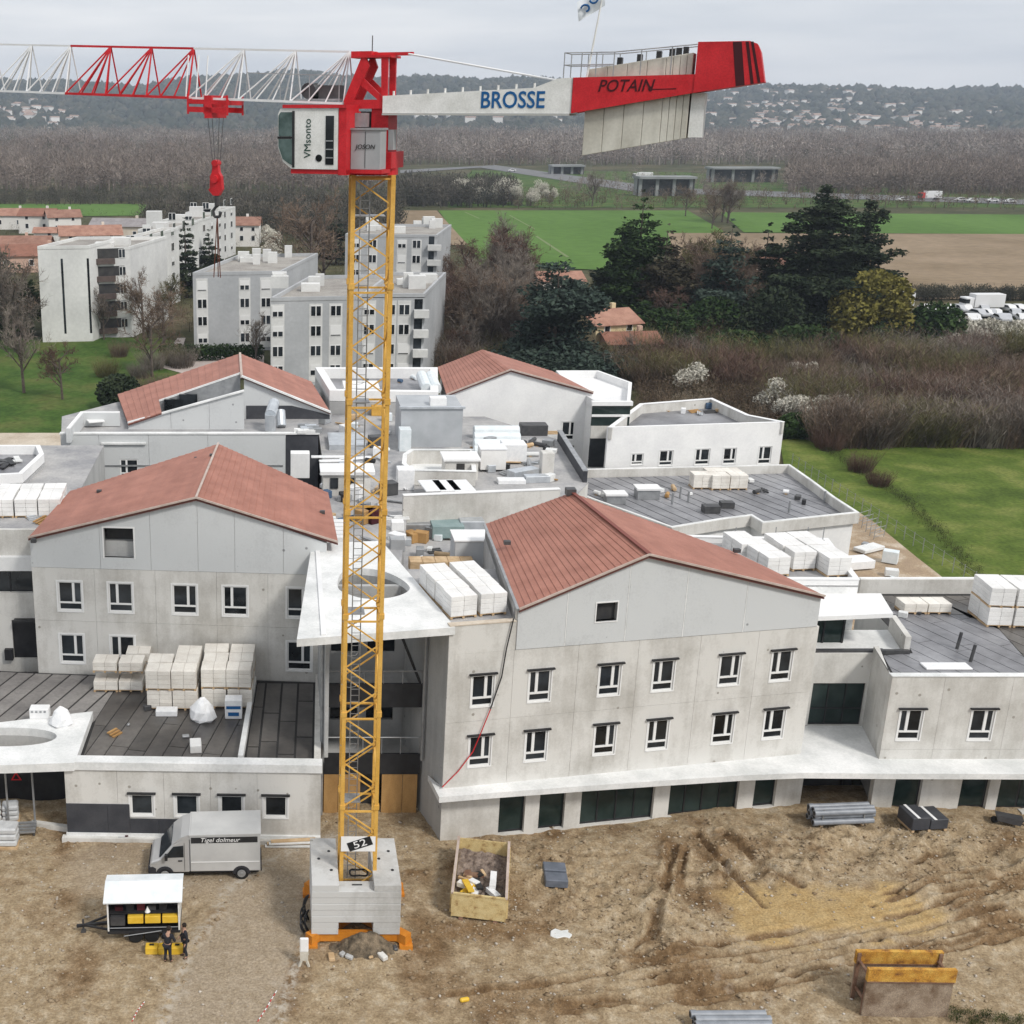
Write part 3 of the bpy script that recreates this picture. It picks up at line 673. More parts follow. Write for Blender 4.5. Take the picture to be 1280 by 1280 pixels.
# low wide flat roof further back
gM = thing('flat_roof_hall', 'wide low hall with streaked grey membrane roof and curved parapet beside the meadow', 'building', (33, 93, 0))
pm = [G(*p, 7.9).xy for p in ((722, 616), (718, 588), (985, 582), (1012, 601), (1040, 622), (1068, 640), (955, 652), (940, 643), (900, 648), (840, 658))]
pm = [tuple(p) for p in pm]
MB().prism(pm, 0, 7.15).build('inner_walls', WHITE, gM); MB().prism(pm, 7.151, 7.2).build('flat_roof', MEMB_J, gM)
membrane(pm, 7.2, gM, MEMB_G, 1.0, math.radians(112), seed=4, gap=.09)
parapet(pm[::-1], 7.1, 7.9, -.3, gM, CONC, closed=True, cap=.05, capm=WHITE_S)
MB().prism([(pm[5][0]+.02, pm[5][1]), (pm[5][0]-.3, pm[5][1]-.03), (pm[6][0], pm[6][1]-.03)][::-1]+[(pm[6][0], pm[6][1]-.002)], 0, 7.85).build('front_wall', WHITE, gM)
for px, py, s in ((768, 628, 1.5), (808, 622, 1.7), (888, 640, 1.2), (908, 634, 1.0)):
    p = G(px, py, 7.25); rv = MB().box(p.x-s/2, p.x+s/2, p.y-s/3, p.y+s/3, 7.25, 7.25+s*.45).build('roof_curb', STEEL_D if px > 850 else STEEL, gM)
    if px < 850: MB().box(p.x-s/2-.1, p.x+s/2+.1, p.y-s/3-.1, p.y+s/3+.1, 7.25+s*.45, 7.25+s*.45+.15).build('skylight_cap', WHITE, rv)
for px, py in ((850, 622), (860, 628), (986, 640), (1030, 628), (840, 630)):
    p = G(px, py, 7.25); MB().tube(p, p+V3(0, 0, .9), .08, n=6).build('vent_pipe', STEEL, gM)

# ------------------------------------------------------------------ white back wing and white gable
gW = thing('white_wing', 'smooth white rendered wing with flat roof and five windows in a row, far side', 'building', (34, 103, 0))
Aw, Bw = AtY(760, 540, 99.6), AtY(979, 540, 101.5); fW = Fac(Aw.xy, Bw.xy)
zt = lambda px, py: fW.op(px, py)[1]
wr = [fW.rect(*q) for q in ((789, 567, 804, 581), (824, 563, 841, 582), (869, 561, 887, 581), (904, 560, 920, 580), (948, 558, 964, 580))]
wr = [(a, b, c, d) for a, b, c, d in wr]
zW = zt(870, 531)
wall(fW, 0, fW.L, 0, zW, wr, .3, gW, WHITE)
for k, r in enumerate(wr): window(fW, r, gW, flip=k % 2 == 0, lintel=False, surround=.07, style='tilt')
back = [G(890, 498, zW).xy, G(800, 505, zW).xy]
pw = [tuple(Aw.xy), tuple(Bw.xy), tuple(G(936, 519, zW).xy), tuple(back[0]), tuple(back[1])]
MB().prism([fW.P(.05, 0, -.31).xy, fW.P(fW.L-.05, 0, -.31).xy]+pw[2:], 0, zW-.9).build('inner_walls', WHITE, gW)
MB().prism([fW.P(.05, 0, -.31).xy, fW.P(fW.L-.05, 0, -.31).xy]+pw[2:], zW-.899, zW-.82).build('flat_roof', MEMB_G, gW)
parapet(pw[1:]+[pw[0]], zW-1.0, zW, .3, gW, CONC, cap=.05)
gV = thing('white_gable_building', 'white rendered wing with red tiled gable and a single visible window, far side', 'building', (22, 110, 0))
YV = 107.; fV = Fac((AtY(576, 500, YV).x, YV), (AtY(741, 500, YV).x, YV))
l0 = AtY(558, 493, YV); pkv = AtY(638, 462, YV); r0 = AtY(741, 490, YV); fV = Fac(l0.xy, r0.xy)
wv = fV.rect(702, 527, 718, 550); wv2 = fV.rect(702, 556, 718, 580)
wall(fV, .3, fV.L, 4, [(.3, l0.z+.1), (fV.op(638, 462)[0], pkv.z-.04), (fV.L, r0.z-.04)], [wv, wv2], .3, gV, WHITE)
window(fV, wv, gV, surround=.06); window(fV, wv2, gV, surround=.06)
lb = G(547, 459, l0.z); kb = G(603, 437, pkv.z); rbk = G(690, 464, r0.z)
roof_plane(l0+V3(0, -.2, 0), lb, pkv+V3(0, -.2, 0), kb, gV, 16); roof_plane(r0+V3(0, -.2, 0), rbk, pkv+V3(0, -.2, 0), kb, gV, 18)
trim_line(l0+V3(0, -.22, 0), pkv+V3(0, -.22, 0), .12, .12, gV); trim_line(pkv+V3(0, -.22, 0), r0+V3(0, -.22, 0), .12, .12, gV)
MB().prism([(l0.x+.4, YV+.31), (r0.x-.1, YV+.31), rbk.xy-Vector((.2, .2)), kb.xy, lb.xy+Vector((.3, -.2))], 2, l0.z-.2).build('inner_walls', WHITE, gV)
gU = thing('roof_terrace_block', 'small white stepped block with glazed link beside the white gable', 'building', (30, 106, 0))
q = [G(*p, 12.2).xy for p in ((742, 500), (788, 502), (790, 478), (748, 463), (695, 463), (712, 482))]
MB().prism([tuple(p) for p in q], 4, 11.5).build('inner_walls', WHITE, gU); parapet([tuple(p) for p in q][::-1], 11.4, 12.2, -.3, gU, WHITE, closed=True)
fU = Fac(AtY(741, 510, 103.4).xy, AtY(789, 510, 103.4).xy)
zz = [fU.op(760, y)[1] for y in (584, 548, 533, 507, 502)]
fU.slab(MB(), 0, fU.L, zz[0], zz[1]-.0, -.2, -.05).build('lower_glazing', GLASS, gU); fU.slab(MB(), 0, fU.L, zz[1], zz[2], -.2, 0).build('wall', CONC, gU)
fU.slab(MB(), 0, fU.L, zz[2], zz[3], -.3, -.2).build('glazing', GLASS_G, gU); fU.slab(MB(), -.1, fU.L+.1, zz[3], zz[4], -.4, .1).build('canopy', WHITE, gU)
fU.slab(MB(), 0, fU.L, (zz[2]+zz[3])/2-.1, (zz[2]+zz[3])/2+.1, -.2, -.1).build('transom', WHITE, gU)

# ------------------------------------------------------------------ left front wing
fL = Fac(G(48, 839, 3.9).xy, G(399, 851, 3.9).xy)
gL = thing('gable_building', 'concrete gabled wing with red tiled roof rising behind the block pallets and low annex', 'building', (-6, 70, 0))
uP, zP = fL.op(246, 621); u0L, z0L = fL.op(43, 671); u1L, z1L = fL.op(412, 677)
u0L = 0.0; zb = 10.6
wl2 = [fL.rect(*r) for r in ((73, 730, 102, 765), (136, 732, 166, 767), (216, 732, 245, 769), (279, 734, 308, 770), (359, 735, 386, 771))]
wl1 = [fL.rect(*r) for r in ((76, 797, 104, 831), (139, 797, 167, 830), (359, 802, 387, 836))]
wl2 = [(a, a+1.42, 7.92, 9.74) for a, b, c, d in wl2]; wl1 = [(a, a+1.42, 4.55, 6.37) for a, b, c, d in wl1]
uR = fL.L+.35
panels(fL, [u0L, 3.7, 7.3, 10.9, 13.9, uR], [3.0, 7.25, zb], wl1+wl2, .35, gL, CONC)
aL = fL.rect(130, 660, 167, 697); aL = (aL[0], aL[1], aL[2], aL[3])
def gz_L(u): return z0L+(zP-z0L)*(u-u0L)/(uP-u0L) if u < uP else zP+(z1L-zP)*(u-uP)/(uR-uP)
sL = [u0L, aL[0]-.25, 7.1, uP, 12.0, 14.8, uR]
for a, b in zip(sL[:-1], sL[1:]):
    wall(fL, a+.01, b-.01, zb+.01, [(a+.01, gz_L(a+.01)-.1), (b-.01, gz_L(b-.01)-.1)], [aL] if a < aL[0] < b else [], .3, gL, CONC_P, 'wall_panel', d=.02)
wall(fL, u0L, uR, zb, [(u0L, z0L-.12), (uP, zP-.12), (uR, z1L-.12)], [aL], .2, gL, CONC, 'wall', d=-.02)
for k, r in enumerate(wl2+wl1): window(fL, r, gL, flip=k in (1, 3, 6), surround=.1, fw=.08)
aw = fL.slab(MB(), *aL, -.9, -.8).build('window', DARK, gL)
fL.slab(MB(), aL[0]+.3, aL[0]+1.1, aL[2], aL[2]+.8, -.8, -.7).build('stored_panel', GREY_C, aw)
for qd in ((aL[0]-.09, aL[0], aL[2]-.05, aL[3]+.09), (aL[1], aL[1]+.09, aL[2]-.05, aL[3]+.09), (aL[0], aL[1], aL[3], aL[3]+.09)): fL.slab(MB(), *qd, 0, .05).build('frame', PVC, aw)
eL0, eL1, pL = fL.P(u0L-.02, z0L, .25), fL.P(uR+.1, z1L, .25), fL.P(uP, zP, .25)
bLl, bLr, bLp = G(88, 614, z0L), G(399, 616, z1L), G(273, 555, zP); mL = G(421, 650, z1L)
bLr2 = V3(3.1, 76.3, z1L); eL1b = V3(3.3, eL1.y+.1, z1L)
roof_plane(eL0, bLl, pL, bLp, gL, 22); roof_plane(eL1b, bLr2, pL, bLp, gL, 22)
trim_line(eL0, pL, .08, .1, gL, fwd=.05); trim_line(pL, eL1b, .08, .1, gL, fwd=.05); trim_line(pL, bLp, .13, .06, gL, TRIM, 'ridge_cap', .08)
for px, py, z in ((124, 615, 13.2), (246, 574, 14.7), (265, 570, 15.1), (403, 641, 12.9), (42, 676, 12.4)):
    p = G(px, py, z); MB().box(p.x-.15, p.x+.15, p.y-.12, p.y+.12, z-.1, z+.14).build('roof_vent', STEEL_D, gL)
MB().prism([fL.P(.05, 0, -.4).xy, fL.P(uR-.05, 0, -.4).xy, (3.0, 76), bLp.xy-Vector((0, .3)), bLl.xy+Vector((.3, -.3))], 0, 12.2).build('inner_walls', CONC_D, gL)
# low front annex
fN = Fac((-11.07, 56.41), (2.10, 56.04))
gN = thing('annex_building', 'low concrete annex with dark plinth panel and four small windows behind the van', 'building', (-5, 58, 0))
wn4 = [fN.rect(*r) for r in ((163, 994, 192, 1021), (219, 994, 247, 1021), (275, 995, 304, 1021), (330, 996, 358, 1021))]
wn4 = [(a, a+1.2, 1.3, 2.55) for a, b, c, d in wn4]
panels(fN, [0, 2.7, 5.1, 7.5, 9.9, fN.L], [-.5, 3.95], wn4, .35, gN, CONC)
for r in wn4: window(fN, r, gN, style='plain', lintel=True, surround=.09, fw=.1)
for a, b, h in ((0, 2.15, 1.95), (2.15, 3.3, 1.95), (3.3, 4.8, 1.12), (4.8, 6.6, 1.1), (6.6, 8.2, 1.1)):
    fN.slab(MB(), a+.005, b-.005, .28, h if a < 3 else 1.12, .002, .06).build('plinth_panel', ANTHR, gN)
fN.slab(MB(), -.25, fN.L+.1, -.5, .1, .0, .35).build('footing', CONC, gN); fN.slab(MB(), -.05, fN.L, .1, .27, .001, .12).build('footing_strip', WHITE_S, gN)
pn = [(-11.0, 56.8), (2.05, 56.42), (2.35, 66.7), (-14.4, 68.0), (-24, 69.2), (-24, 61.3), (-10.6, 61.2)]
MB().prism(pn, -.5, 3.8).build('inner_walls', DARK, gN); MB().prism(pn, 3.801, 3.86).build('flat_roof', MEMB_J, gN)
fN.slab(MB(), -.1, fN.L+.05, 3.952, 4.4, -.62, .1).build('parapet', WHITE_S, gN)
MB().prism([(1.75, 56.7), (2.1, 56.69), (2.42, 66.7), (2.1, 66.7)], 3.87, 4.4).build('parapet', CONC, gN)
s0, s1 = G(301, 946, 4.3), G(318, 848, 4.3)
MB().prism([(s0.x-.15, 57.1), (s0.x+.12, 57.1), (s1.x+.12, 66.5), (s1.x-.15, 66.5)], 3.9, 4.35).build('divider_wall', WHITE_S, gN)
membrane([(s0.x+.2, 57.15), (1.7, 57.1), (2.0, 66.5), (s1.x+.2, 66.6)], 3.86, gN, MEMB_D, .95, math.radians(88), length=4, seed=5, gap=.12)
spl = G(125, 880, 3.9)
membrane([(-10.3, 57.2), (s0.x-.2, 57.15), (s1.x-.2, 66.7), (-9.3, 67.4), (-10.2, 62)], 3.86, gN, MEMB_D, 1.0, math.radians(78), length=5, seed=6, gap=.06)
membrane([(-23.8, 61.6), (-10.3, 61.6), (-9.4, 67.4), (-14.3, 67.8), (-23.8, 69)], 3.86, gN, MEMB, 1.05, math.radians(70), seed=7, gap=.13)
# curved canopy with oval opening at the far left of the annex
gO = thing('oval_canopy', 'white concrete canopy slab pierced by an oval opening, joined to the low annex', 'canopy', (-16, 59, 3.9))
def slab_with_hole(outer, hole, z0, z1, m, parent, name='slab'):
    bm = bmesh.new(); off = root_of(parent).location
    def ring(pts): 
        vs = [bm.verts.new((p[0]-off.x, p[1]-off.y, z1-off.z)) for p in pts]; return vs, [bm.edges.new((vs[i], vs[(i+1) % len(vs)])) for i in range(len(vs))]
    o, oe = ring(outer); h, he = ring(hole)
    bmesh.ops.triangle_fill(bm, use_beauty=True, edges=oe+he)
    for f in bm.faces:
        if f.normal.z < 0: f.normal_flip()
    r = bmesh.ops.extrude_face_region(bm, geom=bm.faces[:])
    nv = [e for e in r['geom'] if isinstance(e, bmesh.types.BMVert)]
    for v in nv: v.co.z -= (z1-z0)
    bmesh.ops.recalc_face_normals(bm, faces=bm.faces[:])
    me = bpy.data.meshes.new(name); bm.to_mesh(me); bm.free(); me.materials.append(m); return link(name, me, parent)
cO = G(15, 921, 4.4)
hole = [(-15.3+3.45*math.copysign(abs(math.cos(t))**.7, math.cos(t)), 58.95+1.05*math.sin(t)) for t in [k*math.pi/16 for k in range(32)]]
slab_with_hole([(-25, 55.95), (-14, 55.95), (-10.5, 56.2), (-10.45, 57.0), (-10.35, 61.9), (-12.7, 61.3), (-15.2, 60.6), (-25, 60.2)], hole, 3.95, 4.42, WHITE_S, gO)
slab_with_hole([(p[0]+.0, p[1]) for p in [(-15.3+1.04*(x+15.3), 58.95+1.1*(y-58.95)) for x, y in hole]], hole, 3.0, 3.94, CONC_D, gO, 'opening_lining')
MB().box(-25, -10.7, 60.25, 60.4, -.5, 3.9).build('back_wall', BLACK, gO)
for x in (-24, -21.5, -19, -16.5, -14.4, -13.0): MB().tube((x, 57.6, -.4), (x, 57.6, 3.9), .06, n=6).build('post', STEEL, gO)
MB().prism([(-13.2, 57.5), (-11.1, 57.0), (-11.1, 57.3), (-13.2, 57.8)], -.5, .12).build('threshold', CONC, gO)
sg = thing('warning_sign', 'small red triangular warning sign on the dark wall beneath the oval canopy', 'sign', G(20, 970, 1.5))
p = AtY(20, 970, 60.1); MB().ext([(p.x-.3, p.y, p.z-.26), (p.x+.3, p.y, p.z-.26), (p.x, p.y, p.z+.26)], (0, .02, 0)).build('plate', RED, sg)
MB().ext([(p.x-.17, p.y-.02, p.z-.18), (p.x+.17, p.y-.02, p.z-.18), (p.x, p.y-.02, p.z+.12)], (0, .015, 0)).build('symbol', BLACK_T, sg)
# link at the far left
gK = thing('link_building', 'concrete link with dark glazed band and dark door beside the left gabled wing', 'building', (-20, 72, 0))
fKl = Fac((-26, 70.0), (-14.55, 70.0)); zl = [fKl.op(20, y)[1] for y in (830, 775, 741, 712, 695, 663)]
uD = fKl.op(16, 800)[0]; uD2 = fKl.op(46, 800)[0]
wall(fKl, 0, fKl.L, 3, zl[2], [(uD, min(uD2, fKl.L-.05), 3.9, zl[1])], .3, gK, CONC)
fKl.slab(MB(), uD, min(uD2, fKl.L-.05), 3.9, zl[1], -.25, -.15).build('door', BLACK, gK)
fKl.slab(MB(), uD-.5, uD, 3.9, 4.6, .0, .3).build('bench_box', BLACK, gK); fKl.slab(MB(), uD+.2, uD2, zl[1], zl[1]+.12, .0, .5).build('door_canopy', BLACK, gK)
gb = fKl.slab(MB(), 0, fKl.L, zl[2], zl[3], -.35, -.25).build('glazing', GLASS, gK)
for k in range(9): u = .2+k*1.35; fKl.slab(MB(), u-.04, u+.04, zl[2], zl[3], -.25, -.18).build('mullion', BLACK, gb)
fKl.slab(MB(), 0, fKl.L+.02, zl[3], zl[4], -.6, .25).build('slab_edge', WHITE, gK); wall(fKl, 0, fKl.L, zl[4], zl[5], [], .3, gK, CONC, d=-.1)
MB().prism([(-26, 70.42), (-14.7, 70.42), (-13.5, 78), (-13.5, 92), (-26, 92)], 0, 11.6).build('inner_walls', CONC_D, gK)
MB().prism([(-26, 70.42), (-14.7, 70.42), (-13.5, 78), (-13.5, 92), (-26, 92)], 11.601, 11.65).build('flat_roof', DECK, gK)
gX = thing('white_roof_block', 'white parapeted roof block with scattered sheets at the far left of the site', 'building', (-22, 92, 0))
pz = [G(*p, 12.6).xy for p in ((-80, 598), (28, 592), (55, 567), (50, 556), (-80, 556))]
pz = [tuple(p) for p in pz]; MB().prism(pz, 4, 11.9).build('inner_walls', WHITE, gX); MB().prism(pz, 11.901, 11.95).build('flat_roof', MEMB_G, gX)
parapet(pz, 11.6, 12.6, .35, gX, WHITE, closed=True)
rr = random.Random(3)
for k in range(7):
    p = G(rr.uniform(0, 26), rr.uniform(568, 584), 12); a = rr.uniform(0, 3); MB().obox(p+V3(0, 0, .08+k*.01), (math.cos(a), math.sin(a), 0), (-math.sin(a), math.cos(a), 0), (0, 0, 1), 1.4, .4, .1).build('roof_offcut', (BLACK, WHITE_S, STEEL_D)[k % 3], gX)

# ------------------------------------------------------------------ back left wing
gC = thing('gable_building', 'grey precast wing with notched red roof and dark panel, standing behind the left gable', 'building', (-7, 100, 0))
YC = 94.2; fC = Fac(AtY(75, 541, YC).xy, AtY(398, 545, YC).xy); zC = fC.op(240, 543)[1]
wc = [fC.rect(*r) for r in ((91, 573, 114, 597), (150, 574, 173, 598), (301, 576, 322, 597))]
cuts = [0, fC.op(124, 560)[0], fC.op(186, 560)[0], fC.op(260, 560)[0], fC.op(357, 560)[0]]
for a, b in zip(cuts[:-1], cuts[1:]): wall(fC, a+.01, b-.01, 4, zC, [w for w in wc if a < w[0] < b], .3, gC, CONC_P, 'wall_panel')
for k, w in enumerate(wc): window(fC, w, gC, flip=True, fw=.1)
fC.slab(MB(), cuts[4]+.01, fC.L, 4, zC-.1, -.3, -.05).build('dark_panel', ANTHR, gC)
fC.slab(MB(), 0, cuts[4]-.2, fC.op(240, 583)[1], fC.op(240, 581)[1], .002, .05).build('string_course', STEEL, gC)
fC.slab(MB(), cuts[1]+.2, cuts[2]-.2, fC.op(150, 555)[1], fC.op(150, 553)[1], .002, .2).build('slab_nosing', WHITE_S, gC)
fC.slab(MB(), -.05, fC.L+.1, zC, zC+.1, -.45, .06).build('coping', WHITE_S, gC)
pc = [fC.P(0, 0, -.31).xy, fC.P(fC.L, 0, -.31).xy, (3.6, 113), (-14.4, 107.5), G(77, 514, zC).xy]
pc = [tuple(p) for p in pc]; MB().prism(pc, 0, zC-.5).build('inner_walls', CONC_D, gC); MB().prism(pc, zC-.499, zC-.45).build('flat_roof', DECK, gC)
YG = 97.6
lC = AtY(160, 529, YG); kC = AtY(305, 489, YG); dC = AtY(305, 535, YG)
fG = Fac((lC.x, YG), (kC.x, YG)); sp = [0, fG.L*.37, fG.L*.7, fG.L]
for a, b in zip(sp[:-1], sp[1:]): wall(fG, a+.01, b-.01, zC-.5, [(a+.01, lC.z+(kC.z-lC.z)*(a+.01)/fG.L), (b-.01, lC.z+(kC.z-lC.z)*(b-.01)/fG.L)], [], .3, gC, CONC_P, 'wall_panel')
trim_line(lC, kC, .4, .12, gC, WHITE_S, 'coping')
YR = 101.2; pC = AtY(302, 470, YR); rC = AtY(413, 515, YR); fH = Fac((kC.x-.1, YR), (rC.x, YR))
zt0 = pC.z-.05
wall(fH, 0, fH.L, zC-.5, [(0, zt0), (fH.L, rC.z-.06)], [], .3, gC, CONC_P)
a, b, c, d = fH.rect(308, 507, 410, 534); 
top0 = min(fH.op(308, 507)[1], zt0); wall(fH, a, fH.L-.05, zC-.45, [(a, d), (fH.L*.55, d), (fH.L-.05, rC.z-.25)], [], .05, gC, ANTHR, 'dark_panel', d=.06)
lb2, pb2, rb2 = G(147, 493, lC.z), G(300, 442, pC.z), G(389, 477, rC.z)
roof_plane((rC.x, YR-.2, rC.z), rb2, pC+V3(0, -.2, 0), pb2, gC, 18)
# left slope with the terrace notch cut out of it: solid lower strip, then the part behind the notch
def lp(t, s):  # t eave->ridge, s front->back on the left slope
    E = lC.lerp(lb2, s); R = V3(pC.x, YG, pC.z).lerp(pb2, s); return E.lerp(R, t)
roof_plane(lp(0, -.02), lp(0, 1), lp(.3, -.02), lp(.3, 1), gC, 6); roof_plane(lp(.3, .34), lp(.3, 1), lp(1, .34), lp(1, 1), gC, 12)
nt = MB(); nt.hexa([lp(.3, .06)-V3(0, 0, 1.4), lp(1, .06)-V3(0, 0, 3.2), lp(1, .33)-V3(0, 0, 3.2), lp(.3, .33)-V3(0, 0, 1.4), lp(.3, .06)-V3(0, 0, 1.3), lp(1, .06)-V3(0, 0, 3.1), lp(1, .33)-V3(0, 0, 3.1), lp(.3, .33)-V3(0, 0, 1.3)]); nt.build('terrace_floor', DECK, gC)
q = [lp(.3, .33)-V3(0, 0, 1.4), lp(1, .33)-V3(0, 0, 3.2), lp(1, .33), lp(.3, .33)]; MB().ext(q, (0, .2, 0)).build('terrace_wall', STEEL, gC)
for t in (.42, .55):
    c = lp(t, .3); MB().box(c.x-.75, c.x+.75, c.y-.1, c.y+.2, c.z-1.2, c.z-.15).build('terrace_window', GLASS, gC)
trim_line(lp(.3, .33), lp(1, .33), .14, .14, gC, WHITE_S); trim_line(pC+V3(0, -.22, 0), (rC.x, YR-.22, rC.z), .3, .14, gC, WHITE_S)
trim_line(pC, pb2, .2, .08, gC, TRIM, 'ridge_cap', .08)
# duct bends on the strip roof in front of the dark panel
du = MB(); p = G(338, 538, zC-.3); du.tube(p, p+V3(0, 0, 1.3), .45, n=12); du.tube(p+V3(0, 0, 1.3), p+V3(.3, 1.6, 1.9), .45, n=12); du.build('duct', ZINC, gC, smooth=False)
du = MB(); p = G(352, 533, zC-.3); du.tube(p, p+V3(-.1, .8, 1.1), .4, n=12); du.build('duct', ZINC, gC)
for k in range(12):
    p = G(rr.uniform(372, 396), rr.uniform(536, 543), zC); s = rr.uniform(.2, .5); MB().box(p.x-s, p.x+s, p.y-.2, p.y+.2, zC+.1, zC+.1+s*.7).build('stored_part', (WHITE_S, STEEL, ZINC)[k % 3], gC)
# raised terrace corner
q = [G(*p, zC+.9).xy for p in ((82, 533), (155, 538), (150, 512), (100, 512), (96, 518), (82, 518))]
parapet([tuple(x) for x in (q[2], q[3], q[0])][::-1], zC-.4, zC+.7, -.35, gC, CONC_P, cap=.06)
p = G(118, 526, zC); MB().obox(p+V3(0, 0, .1), (1, .4, 0), (-.4, 1, 0), (0, 0, 1), 1.2, 1.6, .1).build('roof_hatch', WHITE, gC)

# ------------------------------------------------------------------ centre: triangular canopy, recess, roof decks
gT = thing('entrance_canopy', 'white triangular concrete canopy slab with rounded opening, behind the crane mast', 'canopy', (4, 60, 12))
hp = [(422, 727), (427, 716), (440, 711), (462, 711), (482, 715), (500, 723), (511, 732), (511, 738), (500, 744), (480, 748), (455, 748), (436, 743), (424, 737)]
def smooth_ring(pts, n=3):
    out = []; N = len(pts)
    for i in range(N):
        p0, p1, p2, p3 = [Vector(pts[(i+k) % N]) for k in (-1, 0, 1, 2)]
        for j in range(n):
            t = j/n; out.append(tuple(.5*((2*p1)+(p2-p0)*t+(2*p0-5*p1+4*p2-p3)*t*t+(3*p1-p0-3*p2+p3)*t**3)))
    return out
hole = smooth_ring([tuple(G(*p, 12.).xy) for p in hp])
slab_with_hole([tuple(G(*p, 12.).xy) for p in ((371, 799), (569, 784), (477, 676), (390, 679))], hole, 11.6, 12.0, WHITE_S, gT)
c_ = Vector((sum(p[0] for p in hole)/len(hole), sum(p[1] for p in hole)/len(hole)))
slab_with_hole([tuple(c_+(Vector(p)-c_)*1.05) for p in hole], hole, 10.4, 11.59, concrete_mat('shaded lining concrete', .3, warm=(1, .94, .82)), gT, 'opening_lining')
a, b = G(397, 690, 12.).xy, G(405, 798, 12.).xy
MB().prism([(a.x-.12, a.y), (a.x+.12, a.y), (b.x+.12, b.y+.3), (b.x-.12, b.y+.3)], 12.001, 12.09).build('upstand', WHITE, gT)
gE = thing('entrance_recess', 'dark recessed entrance bay with two black balconies and plywood hoarding under the canopy', 'building', (5, 60, 0))
YE = 58.75; fE = Fac((2.35, YE), (7.45, YE))
for z0, z1 in ((2.3, 3.5), (6.25, 7.6)): fE.slab(MB(), 0, fE.L, z0, z1, -.15, 0).build('balcony_front', BLACK, gE); fE.slab(MB(), 0, fE.L, z0, z0+.25, -4, -.16).build('balcony_slab', CONC_D, gE)
for z in (4.45, 8.3):
    mb = MB(); mb.tube(fE.P(0, z, -.08), fE.P(fE.L, z, -.08), .035)
    for k in range(6): mb.tube(fE.P(.05+k*1.0, z-.95, -.08), fE.P(.05+k*1.0, z, -.08), .025)
    mb.build('handrail', STEEL, gE)
fEb = Fac((2.4, 62.5), (6.8, 62.5)); wall(fEb, -.2, 4.6, -.5, 11.6, [(.4, 1.9, 3.6, 5.8), (2.4, 3.9, 3.6, 5.8), (.4, 1.9, 7.7, 9.9), (2.4, 3.9, 7.7, 10.9)], .3, gE, CONC_D)
for r in ((.4, 1.9, 3.6, 5.8), (2.4, 3.9, 3.6, 5.8), (.4, 1.9, 7.7, 9.9), (2.4, 3.9, 7.7, 10.9)): fEb.slab(MB(), *r, -.25, -.2).build('glazing', GLASS, gE)
for a, b, h in ((0, .75, 2.28), (.77, 1.95, 2.28), (3.1, 4.2, 2.28), (4.22, 5.0, 2.28)): fE.slab(MB(), a, b, -.2, h, -.06, 0).build('plywood_sheet', PLY, gE)
fE.slab(MB(), 1.97, 3.08, -.2, 2.28, -.9, -.85).build('door', DARK, gE)
for x, z0 in ((2.2, 0), (7.5, 3.3)): MB().tube((x, 58.5, z0), (x, 58.5, 11.6), .09, n=8).build('downpipe', STEEL, gE)
MB().bar((6.0, 59.2, 10.9), (7.4, 58.9, 7.4), .12).build('brace', BLACK, gE)
MB().prism([(2.2, 66), (2.3, 57.5), (2.5, 57.5), (2.55, 66)], 4, 11.6).build('side_wall', CONC_D, gE)

gD = thing('central_roof_deck', 'grey central roof deck strip between the gabled wings, cluttered with site materials', 'building', (6, 85, 0))
pd = [(3.4, 69.0), (7.2, 69.2), (8.4, 78), (11.5, 107), (3.2, 107)]
MB().prism(pd, 0, 10.4).build('inner_walls', CONC_D, gD); MB().prism(pd, 10.401, 10.45).build('flat_roof', DECK, gD)
MB().prism([(3.9, 95), (6.8, 95), (6.8, 99), (3.9, 99)], 10.45, 10.9).build('roof_curb', ZINC, gD)
p0 = G(376, 620, 12); MB().box(3.0, 6.3, 82.8, 84.6, 10.45, 12.0).build('stair_head', CONC, gD)
sh = MB().box(2.8, 6.6, 82.6, 84.8, 12.0, 12.25).build('stair_head_cap', WHITE, gD)
for x in (3.5, 4.7): MB().box(x, x+.55, 82.72, 82.82, 11.0, 11.75).build('window', GLASS, gD)
gH = thing('plant_roof', 'plant deck behind a long pale parapet, crowded with ducts and wrapped units', 'building', (14, 88, 0))
ph = [(8.2, 77.9), (18.9, 79.4), (22.3, 86), (23.0, 98), (18, 106.4), (11.6, 106.4)]
MB().prism(ph, 0, 10.4).build('inner_walls', CONC, gH); MB().prism(ph, 10.401, 10.46).build('flat_roof', DECK, gH)
parapet([(8.1, 77.7), (18.7, 79.15)], 9.0, 12.0, .3, gH, CONC, cap=.06)
parapet([(22.2, 86.0), (22.9, 98)], 10.4, 11.3, .3, gH, ANTHR, cap=.05, capm=STEEL)
# low roof in front of it
pf = [(6.7, 64.65), (11.95, 64.65), (12.15, 70.15), (16.6, 68.5), (18.6, 79.1), (8.3, 77.6)]
MB().prism(pf, 0, 9.2).build('inner_walls', CONC_D, gH); MB().prism(pf, 9.201, 9.25).build('flat_roof', DECK, gH)
